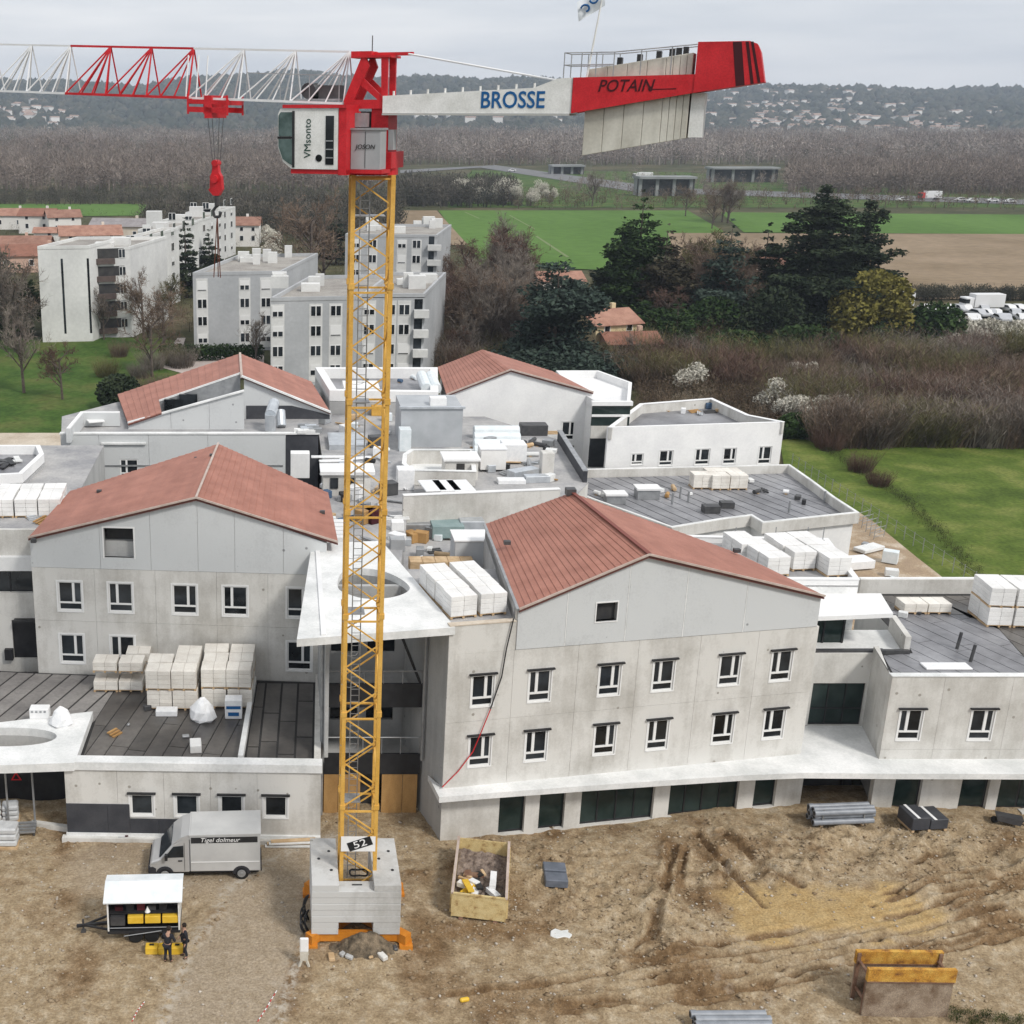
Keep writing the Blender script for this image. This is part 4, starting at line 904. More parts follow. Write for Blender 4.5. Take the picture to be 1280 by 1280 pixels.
# rounded roof-light upstand, grey lift housing, small concrete kiosk
ro_ = thing('rounded_upstand', 'beige concrete upstand with rounded corners on the plant deck', 'upstand', (10, 90, 10.4))
a0, a1 = G(502, 588, 11.6), G(595, 590, 11.6); a2, a3 = G(592, 562, 11.6), G(505, 562, 11.6)
ring = [a0.xy.lerp(a3.xy, .3), a0.xy.lerp(a1.xy, .12), a1.xy, a2.xy, a3.xy.lerp(a2.xy, .1), a3.xy.lerp(a0.xy, .25)]
parapet([tuple(p) for p in ring], 10.46, 11.6, .25, ro_, CONC, closed=True, cap=.05, capm=WHITE_S); MB().prism([tuple(p) for p in ring], 10.462, 10.55).build('floor', WHITE_S, ro_)
lh = thing('lift_housing', 'large grey box housing beside the white gable', 'housing', (13.8, 97.5, 10.46))
b0, b1 = AtY(513, 555, 96.), AtY(577, 555, 96.)
MB().box(b0.x-.8, b1.x, 96., 101, 10.46, 13.6).build('body', mat('grey membrane cladding', (.36, .38, .4), (.46, .48, .5), .5, .6), lh)
MB().box(b0.x-.95, b1.x+.15, 95.85, 96.2, 13.6, 13.75).build('edge_trim', ZINC, lh)
MB().box(b0.x+1.6, b0.x+2.9, 97, 98, 13.6, 14.2).build('vent_cap', WHITE, lh)
MB().box(b0.x-1.0, b0.x-.1, 94.6, 95.8, 10.46, 12.2).build('plant_unit', PIPE_W, lh)
kk = thing('roof_kiosk', 'small beige concrete roof kiosk with one square opening, beside the rounded upstand', 'kiosk', (15, 86.2, 10.46))
k0, k1 = G(556, 600, 10.46), G(597, 600, 10.46)
MB().box(k0.x, k1.x, k0.y, k0.y+2, 10.46, 11.9).build('body', CONC, kk); MB().box(k0.x-.15, k1.x+.15, k0.y-.15, k0.y+2.15, 11.9, 12.05).build('cap', WHITE, kk)
MB().box(k0.x+.8, k0.x+1.4, k0.y-.02, k0.y+.05, 11.2, 11.7).build('opening', DARK, kk)
gP = thing('white_roof_block', 'white parapeted roof block at the back between the two far gables', 'building', (10, 113, 0))
pp = [tuple(G(*p, 12.6).xy) for p in ((412, 488), (548, 490), (547, 459), (394, 459))]
MB().prism(pp, 0, 11.6).build('inner_walls', WHITE, gP); MB().prism(pp, 11.601, 11.65).build('flat_roof', MEMB_G, gP)
parapet(pp, 10, 12.6, .7, gP, WHITE, closed=True)
p = G(480, 486, 12.6); MB().box(p.x-3.5, p.x-.3, p.y+.8, p.y+4, 11.65, 12.5).build('roof_curb', WHITE, gP)
for k in range(2): p = G(534+k*12, 492, 12); MB().tube(p+V3(0, .6, .3), p+V3(0, 5, .6), .5, n=12).build('duct', PIPE_W, gP)

# roof plant and stored material, each a thing of its own
def crate(name, label, cat, px, py, z, sx, sy, sz, m, rot=0, group=None, lid=None, legs=False):
    p = G(px, py, z); t = thing(name, label, cat, (p.x, p.y+sy/2, z), rot, group)
    h0 = .15 if legs else 0
    MB().box(-sx/2, sx/2, -sy/2, sy/2, h0, sz).build('body', m, t, local=True, bevel=.03)
    if legs:
        for x in (-sx/2+.1, sx/2-.1): MB().box(x-.06, x+.06, -sy/2, sy/2, 0, h0).build('skid', STEEL_D, t, local=True)
    if lid: MB().box(-sx/2-.05, sx/2+.05, -sy/2-.05, sy/2+.05, sz, sz+.08).build('lid', lid, t, local=True)
    return t
for k in range(4):
    p = G(592, 536+k*8.5, 11.2); t = thing('ventilation_duct', 'long pale round duct lying on plant deck in a row beneath white gable', 'duct', (p.x, p.y, 10.47), 0, 'ducts stored on the plant deck')
    mb = MB(); mb.lathe((0, 0, .5), (1, 0, 0), [(0, .42), (.05, .5), (3.7, .5), (3.75, .42)], 14); mb.build('body', PIPE_W, t, local=True, smooth=False)
    mb = MB()
    for x in (.5, 3.1): mb.box(x-.06, x+.06, -.4, .4, 0, .12)
    mb.build('cradle', STEEL_D, t, local=True)
crate('air_handling_unit', 'pale wrapped air handler with timber slats on the plant deck', 'machine', 616, 590, 10.46, 1.9, 1.6, 1.7, BLOCK_W, legs=True, lid=WRAP)
crate('air_handling_unit', 'white tarpaulined unit beside the slatted air handler', 'machine', 643, 580, 10.46, 1.8, 1.6, 1.5, WRAP, legs=True)
crate('duct_section', 'galvanised duct section lying by the white pipe stand on the plant deck', 'duct', 655, 598, 10.46, 2.3, .9, .6, ZINC, .5)
crate('duct_section', 'pale blue duct elbow box near the deck corner behind the red roof', 'duct', 672, 604, 10.46, 1.8, .8, .5, ZINC, .1)
crate('standing_drum', 'upright beige drum near the dark parapet of the plant deck', 'drum', 684, 596, 10.46, .9, .9, 1.8, CONC)
crate('insulation_pack', 'low white insulation pack in front of the roof kiosk', 'pack', 640, 606, 10.46, 2.0, .8, .35, WRAP)
crate('metal_hood', 'dark metal hood with white lid against the white gable wall', 'machine', 668, 545, 10.46, 2.2, 1.2, .9, STEEL_D, 0)
for k in range(3): crate('insulation_board', 'white insulation board laid flat behind the long pale parapet', 'board', 543+k*18, 615, 11.2, 1.5, 2.6, .12, WRAP, .12, 'insulation boards behind the parapet')
crate('site_crate', 'white crate standing by the corner of the long pale parapet', 'crate', 507, 613, 10.46, 1.2, 1.2, 1.5, WRAP)
crate('condenser_unit', 'teal topped condenser unit below the long pale parapet', 'machine', 560, 676, 9.25, 2.1, 1.5, 1.0, mat('teal cover', (.2, .28, .28), (.28, .36, .36), 1), legs=True)
crate('condenser_unit', 'grey condenser unit left of the teal topped one', 'machine', 523, 672, 9.25, 1.9, 1.6, .9, STEEL, legs=True)
crate('condenser_unit', 'silver hooded condenser right of the teal topped one', 'machine', 590, 672, 9.25, 1.6, 1.4, 1.1, ZINC, legs=True)
crate('air_handling_unit', 'white cased fan unit with dark grilles tucked against the red roof', 'machine', 592, 716, 9.4, 2.4, 2.0, 2.0, mat('unit casing', (.5, .52, .54)), legs=True, lid=WHITE)
for k, (x, y) in enumerate(((582, 712), (598, 714))):
    p = G(x, y, 10.3)
for k in range(5):
    crate('timber_bundle', 'bundle of raw timber battens in the row behind the white pallets', 'timber', 520+k*16, 716, 9.9, .75, 1.0, .7, WOOD, 0, 'timber bundles on the low roof')
crate('tool_chest', 'small white tool chest beside the corner of the pale parapet end', 'box', 497, 664, 10.45, .8, .7, .6, WHITE)
crate('tool_chest', 'dark grey site box near the parapet end, below the white tool chest', 'box', 497, 690, 10.3, .9, .8, .8, GREY_C)
for k in range(5):
    crate('insulation_roll', 'white insulation roll stacked beside the mast, next to the left red roof', 'roll', 412, 660+k*5, 10.45, 1.8, .5, .45, WRAP, 0, 'insulation rolls by the mast')
for k, (x, y) in enumerate(((410, 573), (420, 578), (430, 583), (445, 575))):
    crate('insulation_board', 'white board laid on the central deck near the stair head', 'board', x, y, 10.47, 2.6, .5, .12, WRAP, .1*k, 'boards on the central deck')
for k, (x, y, m, lab) in enumerate(((472, 520, YELLOW, 'yellow'), (470, 560, STEEL_D, 'dark steel'), (486, 620, STEEL_D, 'black grated'), (468, 655, RED_D, 'dark red'), (456, 655, PLY, 'plywood'), (405, 530, ZINC, 'galvanised'), (445, 625, WRAP, 'white wrapped'), (430, 505, WRAP, 'white plastic'), (490, 500, STEEL_D, 'charcoal'))):
    crate('site_crate', lab+' crate standing on the central roof deck', 'crate', x, y, 10.46, 1.1, .9, .9, m, .2*k)
crate('vent_box', 'white louvred vent box by the dark panel of the back left wing', 'box', 375, 598, 10.2, 1.4, .9, 1.9, WHITE)

# ------------------------------------------------------------------ packs of building blocks on pallets
def make_pack(name, label, m, w=1.4, d=1.15, layers=4, lh=.27, cols=2, group=None):
    t = thing(name, label, 'pallet', (0, 0, -50), 0, group)
    pl = MB()
    for x in (-w/2, -.06, w/2-.12): pl.box(x, x+.12, -d/2, d/2, 0, .1)
    for k in range(6): y = -d/2+k*(d-.1)/5; pl.box(-w/2, w/2, y, y+.1, .1, .125)
    pl.build('wooden_pallet', WOOD, t, local=True)
    bme = MB().box(-w/cols/2+.006, w/cols/2-.006, -d/2, d/2, .004, lh-.008)
    b0 = bme.build('block', m, t, local=True, bevel=.012); b0.location = (-w/2+w/cols/2, 0, .13); me = b0.data
    for l in range(layers):
        for c in range(cols):
            if l == 0 and c == 0: continue
            o = link('block', me, t); o.location = (-w/2+(c+.5)*w/cols, 0, .13+l*lh)
    return t
PH = .13+4*.27
pack0 = make_pack('block_pallet', '', BLOCK); packw = make_pack('block_pallet', '', BLOCK_W); packlow = make_pack('block_pallet', '', BLOCK, layers=2)
used = {}
def pack(src, x, y, z, rot, label, group):
    if id(src) not in used:
        used[id(src)] = 1; src.location = (x, y, z); src.rotation_euler = (0, 0, rot); src['label'] = label; src['group'] = group; return src
    return dup(src, (x, y, z), rot, label, group)
PR = random.Random(11)
def grid(src, px, py, z, nx, ny, nz, rot, label, group, w=1.47, d=1.22, skip=()):
    p = G(px, py, z); c, s = math.cos(rot), math.sin(rot)
    for i in range(nx):
        for j in range(ny):
            for k in range(nz):
                if (i, j, k) in skip: continue
                lx, ly = (i+.5)*w, (j+.5)*d
                pack(src, p.x+lx*c-ly*s+PR.uniform(-.045, .045), p.y+lx*s+ly*c+PR.uniform(-.03, .03), z+k*PH, rot+PR.uniform(-.03, .03), label, group)
grid(pack0, 251, 886, 3.9, 2, 3, 2, -.03, 'beige block pallet in the twin stacked block nearest the divider wall', 'block pallets by the divider wall')
grid(pack0, 182, 888, 3.9, 2, 3, 2, -.03, 'beige block pallet in the stacked group with one taller rear column', 'block pallets of the stepped group', skip=((0, 2, 1), (0, 2, 0)))
grid(packlow, 117, 865, 3.9, 2, 1, 2, -.03, 'beige block pallet in the short single row left of the tall stacks', 'block pallets in the short row')
grid(packlow, 157, 853, 3.9, 1, 1, 2, -.03, 'beige block pallet tucked behind the short row', 'block pallets behind the short row')
grid(packw, 561, 775, 11.82, 2, 4, 1, math.radians(13), 'white block pallet on the flat roof edge beside the red slope and canopy', 'white block pallets beside the canopy', w=1.62)
grid(packw, 957, 722, 10.12, 1, 3, 1, math.radians(8), 'white block pallet in the left column behind the right gable', 'white pallets behind the gable, left column')
grid(packw, 1004, 724, 10.12, 2, 4, 1, math.radians(8), 'white block pallet in the double column behind the right gable', 'white pallets behind the gable, double column', skip=((0, 0, 0),))
grid(packw, 925, 704, 10.12, 1, 2, 1, math.radians(8), 'white block pallet partly hidden by the red roof edge', 'white pallets at the red roof edge')
grid(pack0, 889, 613, 7.25, 2, 2, 1, .03, 'beige block pallet on the streaked grey roof of the low hall', 'block pallets on the low hall')
grid(pack0, 866, 612, 7.25, 1, 1, 1, .03, 'yellowish block pallet at the end of the row on the low hall', 'end pallets on the low hall')
grid(packw, 1232, 784, 7.35, 3, 2, 2, math.radians(-4), 'white block pallet in the tall pile on the annex roof', 'tall white pile on the annex roof')
grid(packlow, 1128, 768, 7.35, 2, 1, 1, 0, 'low white block pallet against the back parapet of the annex', 'low pallets on the annex')
grid(packw, -12, 648, 11.66, 3, 3, 1, .03, 'white block pallet on the link roof beside the left red slope', 'white pallets on the link roof')
for k in range(2):
    p = G(66+k*11, 640-k*4, 11.66); t = thing('ventilation_duct', 'white duct length resting by the left red slope', 'duct', (p.x, p.y, 11.66), 0, 'ducts by the left red slope')
    MB().lathe((0, 0, .45), (1, .1, 0), [(0, .3), (.03, .38), (1.9, .38), (1.95, .3)], 12).build('body', PIPE_W, t, local=True); MB().box(.5, .7, -.3, .3, 0, .1).build('cradle', STEEL_D, t, local=True)
# annex roof odds and ends
def sack(name, label, px, py, z, s, m):
    p = G(px, py, z); t = MB(); rn = random.Random(int(px)); n = 12
    prof = [(0, .48), (.12, .55), (.45, .5), (.75, .3), (.95, .08)]
    t.lathe((0, 0, 0), (0, 0, 1), prof, n); t.v = [(x*s*rn.uniform(.85, 1.15), y*s*rn.uniform(.8, 1.1), zz*s*rn.uniform(.94, 1.03)) for x, y, zz in t.v]
    o = t.build(name, m, None, smooth=False); o.location = (p.x, p.y, z); return tag(o, label, 'sack')
sack('bulk_bag', 'white bulk bag slumped in front of the twin block stack', 254, 898, 3.9, 1.35, WRAP)
sack('bulk_bag', 'white crumpled bag on the canopy slab corner by the annex', 77, 905, 4.42, 1.1, WRAP)
bx = crate('material_box', 'white printed box standing on end before the divider wall', 'box', 292, 899, 3.9, .95, .7, 1.15, WRAP)
MB().box(-.4, .4, -.37, -.355, .62, .8).build('print_band', BLUE_T, bx, local=True); MB().box(-.3, .3, -.37, -.355, .2, .42).build('print_band', BLUE_T, bx, local=True)
crate('white_block', 'single white block left on the dark annex roof', 'block', 244, 942, 3.9, .6, .9, .45, BLOCK_W, .1)
pk_ = crate('white_pack', 'small white pack of bags beside the stepped block stack', 'pack', 208, 896, 3.9, 1.2, .6, .35, WRAP)
cr = crate('roof_crate', 'white slotted crate at the back edge of the oval canopy', 'crate', 49, 899, 4.42, 1.05, .6, .6, WHITE)
for k in range(4): MB().box(-.42+k*.23, -.3+k*.23, -.33, -.3, .4, .5).build('slot', STEEL, cr, local=True)
for k in range(2): crate('plywood_offcut', 'plywood offcut standing against the left gable wall', 'board', 107+k*6, 838, 3.9, .35, .2, 1.3, WOOD, 0, 'plywood offcuts by the gable wall')
bd = crate('insulation_sheet', 'white insulation sheets laid at the front edge of the annex roof', 'sheets', 1187, 838, 7.33, 2.5, .8, .12, WRAP)
hv = thing('safety_cable', 'red and black hose hanging from the red eave down the concrete facade', 'hose', fR.P(3.3, 12.2, .3))
pts = [fR.op(x, y) for x, y in ((641, 772), (632, 810), (626, 845), (612, 885))]; mb = MB(); mb.path([fR.P(u, z, .12) for u, z in pts], .035); mb.build('black_length', BLACK, hv)
pts = [fR.op(x, y) for x, y in ((612, 885), (601, 912), (590, 938), (572, 962), (552, 982))]; mb = MB(); mb.path([fR.P(u, z, .14) for u, z in pts], .03); mb.build('red_length', RED, hv)

CLM = [WHITE_S, STEEL, STEEL_D, ZINC, WOOD, WRAP, BLACK, PLY, PIPE_W, WRAP, WHITE_S, ZINC, STEEL, WOOD, mat('blue plastic', (.07, .12, .2))]
crn = random.Random(41)
def clutter(n, x0, x1, y0, y1, z, label, group, smax=1.0):
    for k in range(n):
        p = G(crn.uniform(x0, x1), crn.uniform(y0, y1), z); t = thing('site_offcut', label, 'offcut', (p.x, p.y, z), crn.uniform(0, 3.1), group); q = crn.random(); s = crn.uniform(.35, 1)*smax; m = crn.choice(CLM)
        if q < .4: MB().box(-s/2, s/2, -s*.35, s*.35, 0, s*crn.uniform(.3, .9)).build('body', m, t, local=True, bevel=.03)
        elif q < .7:
            for j in range(3): MB().box(-s*1.2, s*1.2, -.25+j*.18, -.12+j*.18, .06*j, .06*j+.07).build('length', m, t, local=True)
        else:
            MB().lathe((-s*.8, 0, .18), (1, 0, 0), [(0, .12), (.02, .17), (s*1.6, .17), (s*1.6+.02, .12)], 10).build('tube', m, t, local=True); MB().box(-.1, .1, -.2, .2, 0, .03).build('chock', WOOD, t, local=True)
clutter(48, 405, 500, 505, 680, 10.46, 'small offcut or tool left lying on the central roof deck', 'clutter on the central deck')
clutter(38, 592, 692, 540, 606, 10.47, 'small offcut or fitting left among the ducts of the plant deck', 'clutter on the plant deck')
clutter(30, 505, 600, 664, 712, 9.26, 'small offcut on the low roof below the long parapet', 'clutter on the low roof')
clutter(10, 400, 540, 462, 486, 11.66, 'small fitting on the white parapeted roof between the far gables', 'clutter on the white roof block', .8)
clutter(12, 740, 1040, 600, 640, 7.26, 'small offcut on the streaked roof of the low hall', 'clutter on the low hall', .7)
clutter(4, 1120, 1270, 765, 800, 7.34, 'small offcut on the wet grey annex roof', 'clutter on the annex roof', .6)
clutter(10, 20, 95, 625, 665, 11.66, 'small offcut on the link roof beside the left red slope', 'clutter on the link roof', .8)
clutter(12, 130, 310, 850, 940, 3.9, 'small offcut on the dark annex roof near the block stacks', 'clutter on the low annex', .45)
clutter(8, 815, 900, 507, 518, zW-.81, 'small offcut on the flat roof of the white wing', 'clutter on the white wing', .8)
clutter(8, 1060, 1130, 680, 735, -.2, 'offcut dumped on the dirt bank beside the low hall', 'clutter on the dirt bank', 1.2)

# ------------------------------------------------------------------ tower crane
CXm, CYm, MW = 3.55, 49.5, .76
cr_ = thing('tower_crane', 'tall yellow lattice tower crane with red and white jib and concrete base ballast', 'crane', (CXm, CYm, 0))
lv = [.45, 1.7, 6.3, 10.9, 15.5, 20.15, 24.8, 29.4, 33.7]
cor = [(-MW, -MW), (MW, -MW), (MW, MW), (-MW, MW)]
for k, (za, zb_) in enumerate(zip(lv[:-1], lv[1:])):
    mb = MB()
    for (x, y) in cor: mb.box(CXm+x-.085, CXm+x+.085, CYm+y-.085, CYm+y+.085, za, zb_)
    for i in range(4):
        a, b = cor[i], cor[(i+1) % 4]
        mb.bar((CXm+a[0], CYm+a[1], zb_-.14), (CXm+b[0], CYm+b[1], zb_-.14), .075)
    for (x, y) in cor: mb.box(CXm+x-.12, CXm+x+.12, CYm+y-.12, CYm+y+.12, za, za+.22)
    sec = mb.build('mast_section', YELLOW, cr_)
    n = max(1, round((zb_-za)/1.2)); h = (zb_-za-.2)/n
    for i in range(4):
        a, b = cor[i], cor[(i+1) % 4]
        for j in range(n):
            s, e = (a, b) if (j+i // 1) % 2 == 0 else (b, a); z0 = za+.1+j*h
            MB().bar((CXm+s[0]*.98, CYm+s[1]*.98, z0), (CXm+e[0]*.98, CYm+e[1]*.98, z0+h), .055).build('brace', YELLOW, sec)
ld = MB()
for x in (-.42, -.05): ld.tube((CXm+x, CYm+.25, 2), (CXm+x, CYm+.25, 33.4), .025, n=5)
for k in range(104): z = 2.1+k*.3; ld.tube((CXm-.42, CYm+.25, z), (CXm-.05, CYm+.25, z), .016, n=4)
for k in range(20):
    z = 3+k*1.5
    ld.path([(CXm-.5+.35*math.sin(t), CYm+.05-.35*math.cos(t)+.1, z) for t in (-1.6, -.8, 0, .8, 1.6)], .012, 4)
ld.build('ladder', STEEL, cr_)
for z in (6.2, 15.4, 24.7, 32.1): MB().box(CXm-.7, CXm+.1 if z < 30 else CXm+.55, CYm-.1, CYm+.68, z, z+.04).build('rest_platform', STEEL, cr_)
th = math.radians(22); jd = V3(-math.cos(th), math.sin(th), 0); jr = V3(-math.sin(th), -math.cos(th), 0)
def K(a, b, z): return V3(CXm, CYm, 0)+jd*a+jr*b+V3(0, 0, z)
def kbox(mb, a0, a1, b0, b1, z0, z1): return mb.hexa([K(a1, b1, z0), K(a0, b1, z0), K(a0, b0, z0), K(a1, b0, z0), K(a1, b1, z1), K(a0, b1, z1), K(a0, b0, z1), K(a1, b0, z1)])
# slewing turret
mb = MB(); mb.lathe(K(0, 0, 33.7), (0, 0, 1), [(0, 1.0), (.3, 1.0), (.31, .85), (.5, .85)], 24); kbox(mb, -1.0, .95, -.8, .8, 33.95, 34.55); kbox(mb, -.78, -.12, -.55, .6, 34.55, 36.1)
kbox(mb, -.95, .95, -.7, .7, 36.1, 36.42); tur = mb.build('slewing_turret', RED, cr_)
kbox(MB(), -1.0, -.8, .2, .6, 34.62, 35.35).build('hatch', GREY_C, tur); kbox(MB(), -.7, -.32, .61, .7, 34.7, 35.4).build('side_box', GREY_C, tur); kbox(MB(), -.1, .5, -.5, .4, 34.6, 36.0).build('cable_drum', STEEL_D, tur)
mb = MB()
for b in (-.5, .5):
    mb.ext([K(1.0, b, 36.35), K(.62, b, 36.35), K(.0, b, 37.6), K(.12, b, 37.9), K(.32, b, 37.9)], jr*.14); mb.ext([K(-.5, b, 36.35), K(-.72, b, 36.35), K(-.72, b, 37.9), K(-.46, b, 37.9)], jr*.14)
    mb.ext([K(.42, b, 37.0), K(.3, b, 37.25), K(-.55, b, 36.5), K(-.5, b, 36.3)], jr*.1)
kbox(mb, -1.5, .7, -.1, .1, 37.98, 38.1); kbox(mb, -.85, .6, -.58, .68, 37.9, 37.98); kbox(mb, .0, .8, -.4, .4, 37.9, 38.14)
mb.build('top_frame', RED, tur); MB().tube(K(.1, 0, 38.14), K(.1, 0, 38.7), .02).build('antenna', STEEL_D, tur)
# cab
cb = MB(); pr = [(.62, 33.95), (2.45, 33.95), (2.8, 34.2), (3.0, 34.7), (3.0, 35.9), (2.9, 36.1), (.62, 36.1)]
def kprof(mb, prof, b0, b1): return mb.ext([K(a, b0, z) for a, z in prof], jr*(b1-b0))
kprof(cb, pr, .95, 2.25); cab = cb.build('cab', WHITE_C, cr_)
gb_ = MB(); kprof(gb_, [(2.42, 34.08), (2.56, 34.14), (2.8, 34.3), (2.97, 34.75), (2.97, 35.02), (2.42, 35.02)], .9, 2.28); gb_.build('window', mat('cab glass', (.03, .06, .055), (.11, .16, .155), 1.5, .1, spec=.5), cab)
gb_ = MB(); kprof(gb_, [(2.42, 35.12), (2.97, 35.12), (2.97, 35.85), (2.88, 35.98), (2.42, 35.98)], .9, 2.28); gb_.build('window', mat('cab glass', (.03, .06, .055), (.11, .16, .155), 1.5, .1, spec=.5), cab)
gb_ = MB(); kprof(gb_, [(2.33, 34.0), (2.42, 34.0), (2.42, 36.02), (2.33, 36.02)], .92, 2.285); kprof(gb_, [(2.42, 35.03), (3.01, 35.03), (3.01, 35.11), (2.42, 35.11)], .92, 2.285); gb_.build('pillar', BLACK, cab)
kbox(MB(), .78, 1.1, 2.24, 2.27, 34.12, 35.85).build('door_window', GLASS, cab)
for z in (34.35, 34.65, 34.95): kbox(MB(), .8, 1.08, 2.272, 2.3, z, z+.035).build('grab_bar', STEEL, cab)
MB().lathe(K(1.36, 2.24, 34.35), jr, [(0, .13), (.03, .13)], 16).build('porthole', GLASS, cab)
lettering('VMsonto', .38, GREEN_T, cab, K(1.8, 2.262, 35.05), (0, 0, 1), jd, sx=1.0)
mb = MB(); kbox(mb, .3, 2.8, .85, 2.3, 36.12, 36.24); kbox(mb, .3, .6, .85, 2.25, 33.75, 36.12); kbox(mb, .3, 2.5, .9, 2.2, 33.78, 33.94); mb.build('cab_frame', RED, cab)
mb = MB(); kbox(mb, -.85, .28, 1.0, 1.75, 33.95, 35.35); gc = mb.build('electric_cabinet', GREY_C, cr_)
kbox(MB(), -.9, .33, .95, 1.8, 35.35, 35.42).build('cover', STEEL, gc); kbox(MB(), -.29, -.27, 1.751, 1.765, 34.0, 35.3).build('door_gap', STEEL_D, gc)
lettering('JOSON', .24, BLACK_T, gc, K(-.28, 1.775, 34.75), -jd, (0, 0, 1), shear=.2)
mb = MB(); kbox(mb, -.95, .6, .7, 1.8, 33.8, 33.94); kbox(mb, .25, .5, .75, 1.0, 33.94, 36.0); mb.build('cabinet_bracket', RED, cr_)
mb = MB(); kbox(mb, -.1, .5, .8, 1.3, 35.45, 35.95); mb.build('winch_box', STEEL, cr_)
# jib
rise = math.tan(math.radians(2.0))
def J(t, b, h): return K(t, b, 36.25+h+t*rise)
JH = 1.86
def jib_part(t0, t1, m, name, pitch=2.1, rc=.055, rd=.03):
    mb = MB()
    for b in (-.62, .62): mb.bar(J(t0, b, 0), J(t1, b, 0), rc*1.7)
    mb.bar(J(t0, 0, JH), J(t1, 0, JH), rc*1.5)
    p = mb.build(name, m, cr_)
    n = max(1, round((t1-t0)/pitch)); w = (t1-t0)/n
    for k in range(n):
        a = t0+k*w
        for b in (-.62, .62):
            for (s, e) in ((a, a), (a, a+w*.34), (a, a+w*.67), (a, a+w)):
                MB().tube(J(s, 0, JH), J(e, b, 0), rd, n=5).build('brace', m, p)
        mb = MB(); mb.tube(J(a, -.62, 0), J(a, .62, 0), rd, n=5); mb.tube(J(a, -.62, 0), J(a+w, .62, 0), rd, n=5); mb.build('brace', m, p)
    return p
JW = mat('jib white paint', (.68, .69, .7), (.78, .78, .78), 1, .45)
jib_part(1.0, 7.5, JW, 'jib_section', 2.16, .05, .03); jib_part(7.5, 13.1, RED, 'jib_section', 1.87, .055, .034); jib_part(13.1, 30, JW, 'jib_section', 1.9, .046, .03)
mb = MB()
for t in (7.6, 7.15, 6.75): mb.tube(J(t, .62, 0), J(t, .3, 1.6), .03, n=5)
mb.build('joint_frame', JW, cr_)
mb = MB(); 
for b in (-.55, .55): mb.tube(J(1.2, b, 1.0), J(5, b, 1.0), .02, n=4); 
for t in (1.2, 2.4, 3.6, 5): mb.tube(J(t, .55, .05), J(t, .55, 1.0), .02, n=4)
kbox(mb, 1.2, 3.4, -.5, .5, 36.4, 36.46); mb.build('jib_walkway', STEEL, cr_)
mb = MB(); kbox(mb, 1.3, 2.1, -.35, .35, 36.46, 36.95); mb.lathe(K(2.5, -.4, 36.75), jr, [(0, .3), (.05, .22), (.75, .22), (.8, .3)], 14); mb.build('hoist_winch', STEEL_D, cr_)
# trolley, ropes and hook block
tt = 6.6; mb = MB()
for b in (-.75, .75): mb.bar(J(tt-.85, b, -.12), J(tt+.85, b, -.12), .09, .16)
for t in (tt-.85, tt, tt+.75): mb.bar(J(t, -.75, -.12), J(t, .75, -.12), .1, .2)
for t in (tt-.85, tt+.85):
    for b in (-.75, .75): mb.bar(J(t, b, .15), J(t, b, -.6), .08)
mb.bar(J(tt-.85, .75, -.42), J(tt+.85, .75, -.42), .1, .2); mb.bar(J(tt-.85, -.75, -.42), J(tt+.85, -.75, -.42), .1, .2); kbox(mb, tt-.2, tt+.12, -.6, .8, 35.75, 36.6)
tr = mb.build('trolley', RED, cr_)
hb = J(tt, 0, 0); z1, z2 = 34.0, 32.75
mb = MB()
for a, b in ((.25, .2), (-.25, .2), (.25, -.2), (-.25, -.2)): mb.tube(J(tt+a, b, -.7), K(tt+a*.4, b*.5, z1-.1), .014, n=4)
mb.build('hoist_rope', STEEL_D, cr_)
mb = MB(); kprof(mb, [(tt-.1, z1), (tt+.12, z1), (tt+.16, z1-.35), (tt+.24, z1-.5), (tt+.26, z2+.3), (tt+.32, z2+.22), (tt+.12, z2), (tt-.12, z2), (tt-.28, z2+.25), (tt-.24, z1-.5), (tt-.14, z1-.35)], -.12, .12)
mb.lathe(K(tt, -.25, z1-.6), jr, [(0, .15), (.5, .15)], 14); mb.lathe(K(tt, -.2, z1+.02), jr, [(0, .13), (.4, .13)], 12); hkb = mb.build('hook_block', RED, cr_)
mb = MB(); mb.tube(K(tt, 0, z2), K(tt, 0, z2-.4), .1, n=8); mb.path([K(tt, 0, z2-.4), K(tt+.18, 0, z2-.6), K(tt+.12, 0, z2-.85), K(tt-.1, 0, z2-.85), K(tt-.18, 0, z2-.65)], .06, 6); mb.build('hook', STEEL_D, hkb)
mb = MB()
for a, b in ((.15, .1), (-.15, .1), (.05, -.12)): mb.tube(K(tt, 0, z2-.8), K(tt+a, b, z2-3.3), .022, n=5)
mb.build('lifting_chain', mat('rusty chain', (.16, .05, .03)), hkb)
